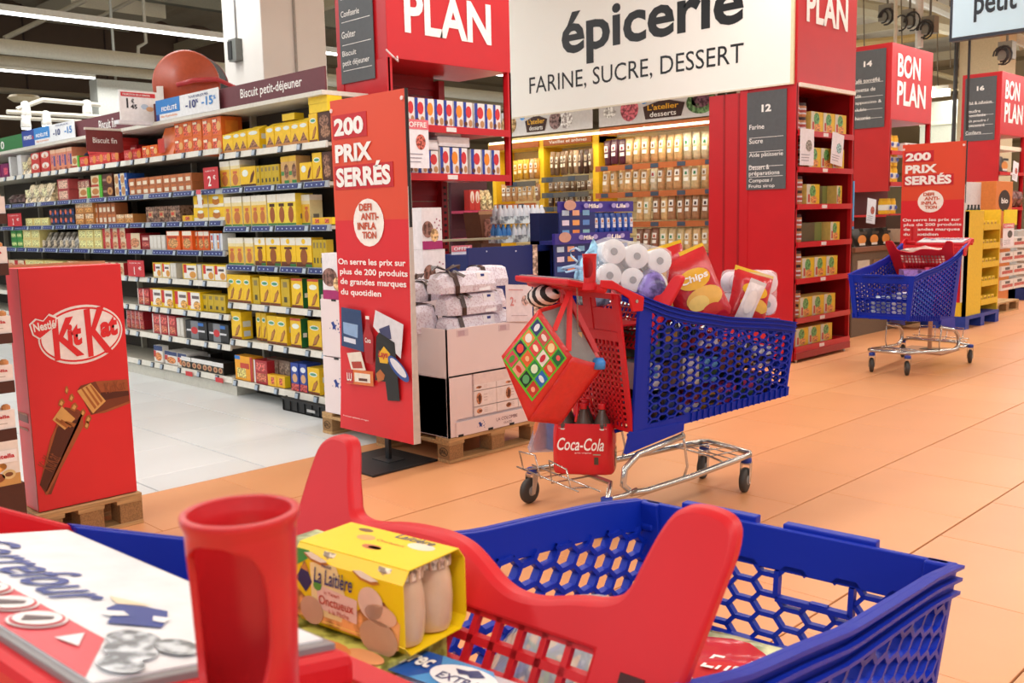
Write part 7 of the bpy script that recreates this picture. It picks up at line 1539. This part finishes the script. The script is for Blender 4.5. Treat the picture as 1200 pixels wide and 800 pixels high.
# ================================================================== GOODS IN AND ON THE MIDDLE CART
MZ = MT
rolls('toilet_roll_pack', ML(.3, -.1, 1.05), MT+radians(-22), 3, 2, .058, .1, M('#eceef2', .45), 'big white pack of toilet rolls beside the coin cup of the middle cart', (-.12, .22), nz=2)
blob('detergent_pouch', ML(.22, .08, .98), (.1, .08, .16), M('#7ab0dc', .3, 'print', 0, .1, 20), 'light blue pouch behind the white toilet rolls', 'pouch', 5)
rolls('toilet_roll_pack', ML(1.08, -.13, .89), MT-radians(14), 2, 2, .056, .1, M('#eed6de', .45), 'pink toilet roll pack at the front end of the middle cart', (-.05, .06), nz=2)
def crispbag(loc, rot, w_, h, d, lab, main='#c4202c', seed=1, words=None, back=False):
    r = empty('crisps_bag', loc, 0, lab, 'bag', 'crisps bags'); r.rotation_euler = rot
    b = MB(); nx_, nz_ = 12, 14; vs = []; fs = []; rr = random.Random(seed)
    for s_ in (-1, 1):
        base = len(vs)
        for i in range(nx_+1):
            for j in range(nz_+1):
                u, v = 2*i/nx_-1, 2*j/nz_-1; t = (1-abs(u)**3)*(1-abs(v)**3)
                vs.append((u*w_/2*(1-.05*(1-abs(v))), s_*(d/2*t**.6+.002*sin(11*u+5*v)*t), v*h/2*(1-.03*(1-abs(u)))+h/2))
        for i in range(nx_):
            for j in range(nz_): a_ = base+i*(nz_+1)+j; fs.append((a_, a_+1, a_+nz_+2, a_+nz_+1) if s_ == 1 else (a_, a_+nz_+1, a_+nz_+2, a_+1))
    b.add(vs, fs, M(main, .22, 'crumple')); b.build('bag', r, True, fix=False)
    def Q(cx, cz, rx, rz_, c_, k, name='print'):
        b = MB(); n = 18; vs = []
        for q in range(4):
            for i in range(n):
                t = q/3; x = cx+rx*t*cos(2*pi*i/n); z = cz+rz_*t*sin(2*pi*i/n); u, v = x/(w_/2), (z-h/2)/(h/2); tt = max(0, (1-abs(u)**3)*(1-abs(v)**3)); vs.append((x, -(d/2*tt**.6)-.003-.001*k, z))
        b.add(vs, [(q*n+i, q*n+(i+1) % n, (q+1)*n+(i+1) % n, (q+1)*n+i) for q in range(3) for i in range(n)], M(c_, .25)); b.build(name, r, True, fix=False)
    if back: Q(0, h*.5, w_*.3, h*.3, '#e8dcd8', 1)
    else:
        Q(0, h*.62, w_*.32, h*.14, '#e8b01e', 1); Q(w_*.05, h*.34, w_*.36, h*.15, '#e6b04a', 1); Q(-w_*.1, h*.3, w_*.2, h*.1, '#f0cc70', 2); Q(w_*.1, h*.16, w_*.2, h*.08, '#c8302c', 3)
    if words: text(words, -w_*.27, h*.56, w_*.27, h*.68, LW, r, y=-(d/2)-.008, bold=.03, shear=.2)
    b = MB(); b.box(-w_/2, w_/2, -.002, .002, h-.012, h+.012, M('#d8d0d0' if back else '#e8c01e', .25)); b.build('seal', r); return r
crispbag(ML(.72, -.17, .88), (-.25, -.35, MT-.3), .27, .36, .1, 'red crisps bag with yellow picture, leaning in the middle of the cart', words='Chips')
crispbag(ML(.62, -.05, .89), (-.1, -.25, MT-.2), .27, .36, .1, 'red crisps bag tucked behind the front one, left', seed=4)
crispbag(ML(.98, -.14, .86), (-.2, .3, MT-.3), .22, .26, .09, 'crumpled red snack bag between crisps and pink rolls', seed=5)
crispbag(ML(.9, -.2, .88), (-.1, .4, MT-.7), .08, .2, .03, 'narrow white-edged red snack bag standing upright', '#e0d4d4', 6, back=True)
blob('blue_bag', ML(.82, .05, .93), (.1, .09, .15), M('#8ab8dc', .3, 'print', 0, .1, 20), 'light blue package behind the crisps bags', 'package', 8)
blob('purple_package', ML(.42, -.1, .95), (.09, .08, .12), M('#6a5aa8', .25, 'print', 0, .1, 20), 'purple wrapped package between toilet rolls and crisps', 'package', 12)
# load inside the basket
rr = random.Random(21)
cols = ['#2a4a80', '#8c242c', '#e6dcc8', '#1a4a2a', '#b88a3a', '#4a2c1c', '#e8e8ec', '#c8487e', '#1c1c20', '#6a3c20', '#6aa8d8', '#3a2a24']
cn = ['blue', 'red', 'cream', 'green', 'mustard', 'brown', 'white', 'pink', 'black', 'tawny', 'pale-blue', 'dark']
spots_ = []
k = 0
for lay, zc in enumerate((.44, .60, .75)):
    for ix in range(7):
        for iy in (0, 1):
            x = .34+.12*ix; y = -.115+.22*iy
            z = zc+(.04 if x > .8 else 0)
            if z+.13 > prof(x)-.03: continue
            ci = [0, 6, 3, 11, 7, 9, 4, 10, 1, 2, 8, 5][(k*5+lay*3) % 12]; w_, d_, h_ = .1+rr.uniform(-.01, .012), .17, .135+rr.uniform(-.02, .01)
            o_ = empty('grocery_item', ML(x, y, z), MT+rr.uniform(-.1, .1))
            kind = rr.choice(['box', 'box', 'bottle', 'can', 'box'])
            where = 'in middle cart, %s layer, %s side, %s from handle' % (['bottom', 'middle', 'top'][lay], ['near', 'far'][iy], ['first', 'second', 'third', 'fourth', 'fifth', 'sixth', 'seventh'][ix])
            if kind == 'box':
                b = MB(); b.box(-w_/2, w_/2, -d_/2, d_/2, 0, h_, M(cols[ci], .35, 'plain' if rr.random() < .6 else 'print', 0, .1, 9)); b.dec('rect', -w_*.35, h_*.5, w_*.35, h_*.85, P_(cols[(ci+4) % 12]), 2, -d_/2); b.build('box', o_); o_.name = 'grocery_box'; cat = 'box'
            else:
                o_.name = 'grocery_'+kind
                for q in range(3):
                    b = MB(); rd = .024 if kind == 'bottle' else .03; yy = -.06+.058*q
                    pr = [(rd*.9, 0), (rd, .01), (rd, h_*.6), (rd*.45, h_*.85), (rd*.4, h_)] if kind == 'bottle' else [(rd*.9, 0), (rd, .006), (rd, h_*.8), (rd*.9, h_*.82)]
                    for xx in (-.03, .03): b.lathe(pr, M(cols[ci], .2), 12, (xx, yy, 0)); b.lathe([(rd*1.02, h_*.2), (rd*1.02, h_*.5)], M(cols[(ci+5) % 12], .4), 12, (xx, yy, 0), 'z', False)
                    b.build(kind, o_, True)
                cat = kind+'s'
            tag(o_, cn[ci]+' '+{'box': 'grocery box', 'bottle': 'six small bottles', 'can': 'six cans'}[kind]+' '+where, cat, 'groceries seen through the middle cart mesh'); k += 1
# striped cloth, coat hanger, white board thing at the handle
b = MB()
for q in range(9):
    m = M('#1e1a1c' if q % 2 else '#e8e2dc', .7)
    x0, x1 = -.11+.22*q/9, -.11+.22*(q+1)/9
    ring = []
    for (x, s_) in ((x0, max(.05, sin(pi*q/9))**.5), (x1, max(.05, sin(pi*(q+1)/9))**.5)):
        ring.append([(-.01+.07*s_*cos(t), .17+x+.02*sin(t), 1.035+.05*s_*sin(t)-.25*x) for t in [i*pi/7 for i in range(14)]])
    b.add(ring[0]+ring[1], [(i, (i+1) % 14, 14+(i+1) % 14, 14+i) for i in range(14)], m)
o = b.build('striped_cloth', None, True); o.location = MO; o.rotation_euler = (0, 0, MT); tag(o, 'black and white striped cloth bulging under the cart handle', 'cloth')
p = [(0.05, -.03, 1.165), (.05, .06, 1.15), (.05, .1, 1.165), (.05, .05, 1.175), (.05, -.02, 1.185), (.05, -.03, 1.2), (.05, .02, 1.225), (.05, .025, 1.25), (.05, -.02, 1.262), (.05, -.055, 1.25)]
b = MB(); b.tube(p, .005, M('#a8c4e0', .4), 8); b.tube([(.06, -.08, 1.165), (.05, .0, 1.18), (.06, .1, 1.165)], .008, M('#9cb8dc', .4), 8); o = b.build('coat_hanger', None, True); o.location = MO; o.rotation_euler = (0, 0, MT); tag(o, 'light blue plastic coat hanger on the middle cart handle', 'hanger')
# ---- reusable bag hanging at the rear
D0 = 4.12
def ip(px, py, d): return V3((0, 0, CH))+ray(px, py)*d
FQ = [ip(632, 362, D0), ip(588, 417, D0), ip(619, 493, D0), ip(671, 418, D0)]      # top-left, left, bottom, right of the printed face
BK = [ip(668, 352, D0+.22), ip(628, 425, D0+.26), ip(657, 497, D0+.16), ip(708, 428, D0+.13)]
ctr = sum(FQ+BK, V3())/8; r = empty('reusable_shopping_bag', (ctr.x, ctr.y, ctr.z), 0, 'red shopping bag with green picture side hanging from the middle cart', 'bag')
q = [p-ctr for p in FQ]; kq = [p-ctr for p in BK]
def grid(a, b_, c_, d_, n, m, mat, b, bul=0, nor=None, skip=None):
    vs = []
    for i in range(n+1):
        for j in range(m+1):
            u, v = i/n, j/m; p = (a*(1-u)+b_*u)*(1-v)+(d_*(1-u)+c_*u)*v
            if nor: p = p+nor*bul*(sin(pi*u)*sin(pi*v)+.12*sin(9*u+4*v))
            vs.append(p)
    b.add(vs, [(i*(m+1)+j, i*(m+1)+j+1, (i+1)*(m+1)+j+1, (i+1)*(m+1)+j) for i in range(n) for j in range(m)], mat)
nf = (q[1]-q[0]).cross(q[3]-q[0]).normalized(); nf = nf if nf.dot(V3((-1, -1, 0))) > 0 else -nf
BR_ = M('#cf2a26', .3, 'crumple')
b = MB()
grid(q[0], q[1], q[2], q[3], 10, 10, BR_, b, .012, nf)
grid(q[1], kq[1], kq[2], q[2], 6, 10, BR_, b, .01, (q[1]-q[0]).normalized())
grid(q[2], kq[2], kq[3], q[3], 8, 10, BR_, b, .012, (q[2]-q[1]).normalized())
grid(q[0], kq[0], kq[1], q[1], 6, 10, BR_, b, .005, -(q[2]-q[1]).normalized())
grid(kq[0], kq[1], kq[2], kq[3], 6, 6, BR_, b)
o = b.build('bag_body', r); smooth(o, 50); md = o.modifiers.new('s', 'SOLIDIFY'); md.thickness = .003; md.offset = 0
# lining and contents at the mouth
b = MB(); e = .94
mo = [q[0]*.97+kq[1]*.03, kq[0], kq[3], q[3]]
up_ = (q[0]-q[1]).normalized()
grid(*(p*.98-up_*.012 for p in mo), 6, 8, M('#8c8a88', .8, 'crumple'), b, .02, up_); b.build('grey_contents', r, True)
b = MB(); b.lathe([(.0, .03), (.02, .028), (.03, .01), (.028, -.02)], M('#3a8ad8', .3), 14, tuple(kq[3]*.85+q[3]*.12)); b.build('blue_cap', r, True)
# printed face: green field with 14 small food pictures
e1 = (q[3]-q[0]); e2 = (q[1]-q[0])
def fp(u, v, k=1): return q[0]+e1*u+e2*v+nf*(.012*sin(pi*u)*sin(pi*v)+.006+.0012*k)
def fq(u0, u1, v0, v1, mat, k, n=6):
    b = MB(); vs = [fp(u0+(u1-u0)*i/n, v0+(v1-v0)*j/n, k) for i in range(n+1) for j in range(n+1)]
    b.add(vs, [(i*(n+1)+j, i*(n+1)+j+1, (i+1)*(n+1)+j+1, (i+1)*(n+1)+j) for i in range(n) for j in range(n)], mat); return b
fq(.06, .93, .1, 1.02, M('#5fc42a', .3), 1, 10).build('green_print', r, fix=False)
ic = ['#1d2a6a', '#c2473a', '#e0642c', '#1f6a3a', '#e8862c', '#d83a3a', '#e8e4da', '#d8432c', '#18203a', '#e0642c', '#2a8a4a', '#2a6ab8', '#d84a5a', '#e8a08a', '#12322a', '#c23a2c']
ic2 = ['#e8e4f0', '#e8d8d0', '#f0d8a0', '#e85a5a', '#e8e4da', '#f2e6c8', '#c8283a', '#e0b090', '#e8403c', '#f0c08a', '#e0f0d0', '#d8e8f8', '#4a9a3a', '#c83a2c', '#5aa86a', '#f0b08a']
for i in range(4):
    for j in range(4):
        k = i*4+j; u0 = .08+.212*j; v0 = .125+.222*i
        fq(u0, u0+.185, v0, v0+.19, M(ic[k], .3), 3, 2).build('picture_tile', r, fix=False)
        b = MB(); n = 12; b.add([fp(u0+.092+(.07 if k % 3 else .045)*cos(2*pi*a_/n), v0+.095+(.04 if k % 2 else .07)*sin(2*pi*a_/n), 5) for a_ in range(n)], [tuple(range(n))], M(ic2[k], .3)); b.build('picture', r, fix=False)
# handles
hk = ip(668, 340, D0+.12)-ctr
for (p0, p1, hp_) in ((q[0]*.55+q[3]*.45, q[0]*.12+q[3]*.88, hk), (kq[0]*.8+kq[3]*.2, kq[0]*.2+kq[3]*.8, hk+V3((.03, .05, 0)))):
    b = MB(); vs = []; w0 = (q[1]-q[0]).normalized()*.0; 
    side = _rt*.012
    P = [p0, p0*.5+hp_*.5, hp_*.97+p0*.03, hp_, hp_*.97+p1*.03, p1*.5+hp_*.5, p1]
    for p_ in P: vs += [p_-side, p_+side]
    b.add(vs, [(2*i, 2*i+1, 2*i+3, 2*i+2) for i in range(6)], M('#cf2a2e', .35)); o = b.build('bag_handle', r); md = o.modifiers.new('s', 'SOLIDIFY'); md.thickness = .003
# ---- cola six-pack on the rear wire rack
pb_ = onz(690, 553, .212); fwd = atan2(1, 1)
az = radians(45-90)+radians(-12)      # front (-y local) faces the camera, turned a little
r = empty('cola_pack', (pb_.x+.02, pb_.y+.04, .212), az+radians(0), 'red film pack of cola bottles with white script on the rear rack of the middle cart', 'bottles')
CR = M('#cc1a24', .25, 'plain', 0, .05, 8); PW, PD, PH = .29, .18, .24
b = MB(); nn = 24
def rr_ring(w_, d_, z, n=28, p=5):
    out_ = []
    for i in range(n):
        t = 2*pi*i/n; c_, s_ = cos(t), sin(t); k_ = (abs(c_)**p+abs(s_)**p)**(-1/p); out_.append((w_/2*c_*k_, d_/2*s_*k_, z))
    return out_
vs = []; 
for (kx, z) in ((.96, 0), (1, .01), (1.0, .07), (1, .15), (.985, .2), (.93, PH)): vs += rr_ring(PW*kx, PD*kx, z)
fs = [(i*28+j, i*28+(j+1) % 28, (i+1)*28+(j+1) % 28, (i+1)*28+j) for i in range(5) for j in range(28)] + [tuple(range(27, -1, -1))]
b.add(vs, fs, CR); b.build('film', r, True)
for i in range(3):
    for j in range(2):
        b = MB(); c = ((i-1)*.088, (j-.5)*.086, .006)
        b.lathe([(.03, 0), (.042, .012), (.042, .2), (.04, .23), (.016, .285), (.0145, .3)], M('#54463f', .1), 18, c); bt = b.build('bottle', r, True)
        b = MB(); b.lathe([(.017, .298), (.018, .32), (.016, .324), (0, .324)], CR, 16, c, 'z', False); b.lathe([(.0425, .205), (.0425, .212)], M('#e0e0e0', .3), 18, c, 'z', False); b.build('cap', bt, True)
text('Coca-Cola', -PW*.4, .115, PW*.36, .175, LW, r, y=-PD/2-.002, bold=.012, shear=.2)
text('goût original', -PW*.12, .1, PW*.14, .108, LW, r, y=-PD/2-.002)
b = MB(); b.box(.055, .075, -PD/2-.0015, -PD/2-.0005, .05, .085, M('#4a3a2a', .5)); b.box(.05, .085, -PD/2-.0015, -PD/2-.0005, .095, .1, M('#9aa08a', .5)); b.build('bar_code', r)
b = MB(); b.box(PW/2-.002, PW/2+.0015, -.03, .03, .13, .19, M('#d83a44', .3)); b.box(PW/2-.002, PW/2+.002, -.035, .035, .03, .11, M('#1c1210', .2)); b.build('end_window', r)
b = MB(); b.tube([(-.03, 0, .3), (-.02, -.02, .345), (.03, -.02, .35), (.04, 0, .3)], .006, CR, 6); b.tube([(-.02, -.05, .33), (-.03, -.09, .25)], .006, CR, 6); b.build('carry_strap', r, True)
# clear pack of blue bottles behind it
pb2 = onz(640, 530, .2); r = empty('clear_bottle_pack', (pb2.x, pb2.y, .215), az+.3, 'clear film pack with blue bottle and orange label left of the cola pack', 'bottles')
b = MB(); b.hexa([(-.09, -.05, 0), (.08, -.05, 0), (.08, .06, 0), (-.09, .06, 0), (.0, -.04, .26), (.09, -.04, .26), (.09, .05, .26), (.0, .05, .26)], M('#aeb8d8', .15, 'film')); b.build('film', r)
for j, x in enumerate((-.03, .03)): b = MB(); b.lathe([(.03, 0), (.034, .02), (.034, .12), (.014, .17), (.014, .19)], M('#2f66c4' if j else '#d87a4a', .2), 14, (x, 0, .004)); b.build('bottle', r, True)
# ---- goods in the right cart
b = None
for k, (x, y, z, w_, d_, h_, c_, lab) in enumerate(((.95, .1, .5, .2, .12, .2, '#dfe6ee', 'white package at the front of the right-hand cart'), (.95, -.1, .5, .18, .12, .16, '#b8c8e0', 'pale blue package at the front of the right-hand cart'), (.6, .1, .48, .25, .2, .22, '#2f9ad0', 'bright blue package in the middle of the right-hand cart'), (.42, -.05, .47, .2, .2, .4, '#8a5aa0', 'violet package near the handle of the right-hand cart'), (.4, .12, .47, .12, .1, .42, '#c83a5a', 'dark pink package near the handle of the right-hand cart'))):
    b = MB(); b.box(-w_/2, w_/2, -d_/2, d_/2, 0, h_, M(c_, .3, 'print', 0, .1, 16)); o = b.build('wrapped_package'); o.location = RL(x, y, z); o.rotation_euler = (0, 0, pi+.2*k); tag(o, lab, 'package')
b = MB(); b.box(-.07, .07, -.2, .2, 0, .12, M('#e8d0c0', .3, 'print', 0, .1, 20)); o = b.build('biscuit_packet'); o.location = RL(.22, -.02, .925); o.rotation_euler = (0, .1, pi); tag(o, 'cream and red packet on the child seat of the right-hand cart', 'packet')
blob('clear_wrapper', RL(.3, 0, 1.0), (.06, .16, .04), M('#e8c8c0', .12, 'film'), 'clear plastic wrapper on top of the right-hand cart seat', 'bag', 14)
# ---- pallets and cartons behind the right cart, near the aisle 12 display
pallet('wooden_pallet', 9.7, 10.9, 5.3, 6.1, .145, 'dark pallet seen right of the aisle 12 display foot', 'x', M('#6a5540', .8, 'wood'), M('#5a4634', .8, 'chip'), False)
pallet('wooden_pallet', 13.4, 14.3, 4.35, 5.0, .145, 'wooden pallet right of the yellow stand', 'x', stamp=False)
print('products', nprod, 'objects', len(bpy.data.objects))
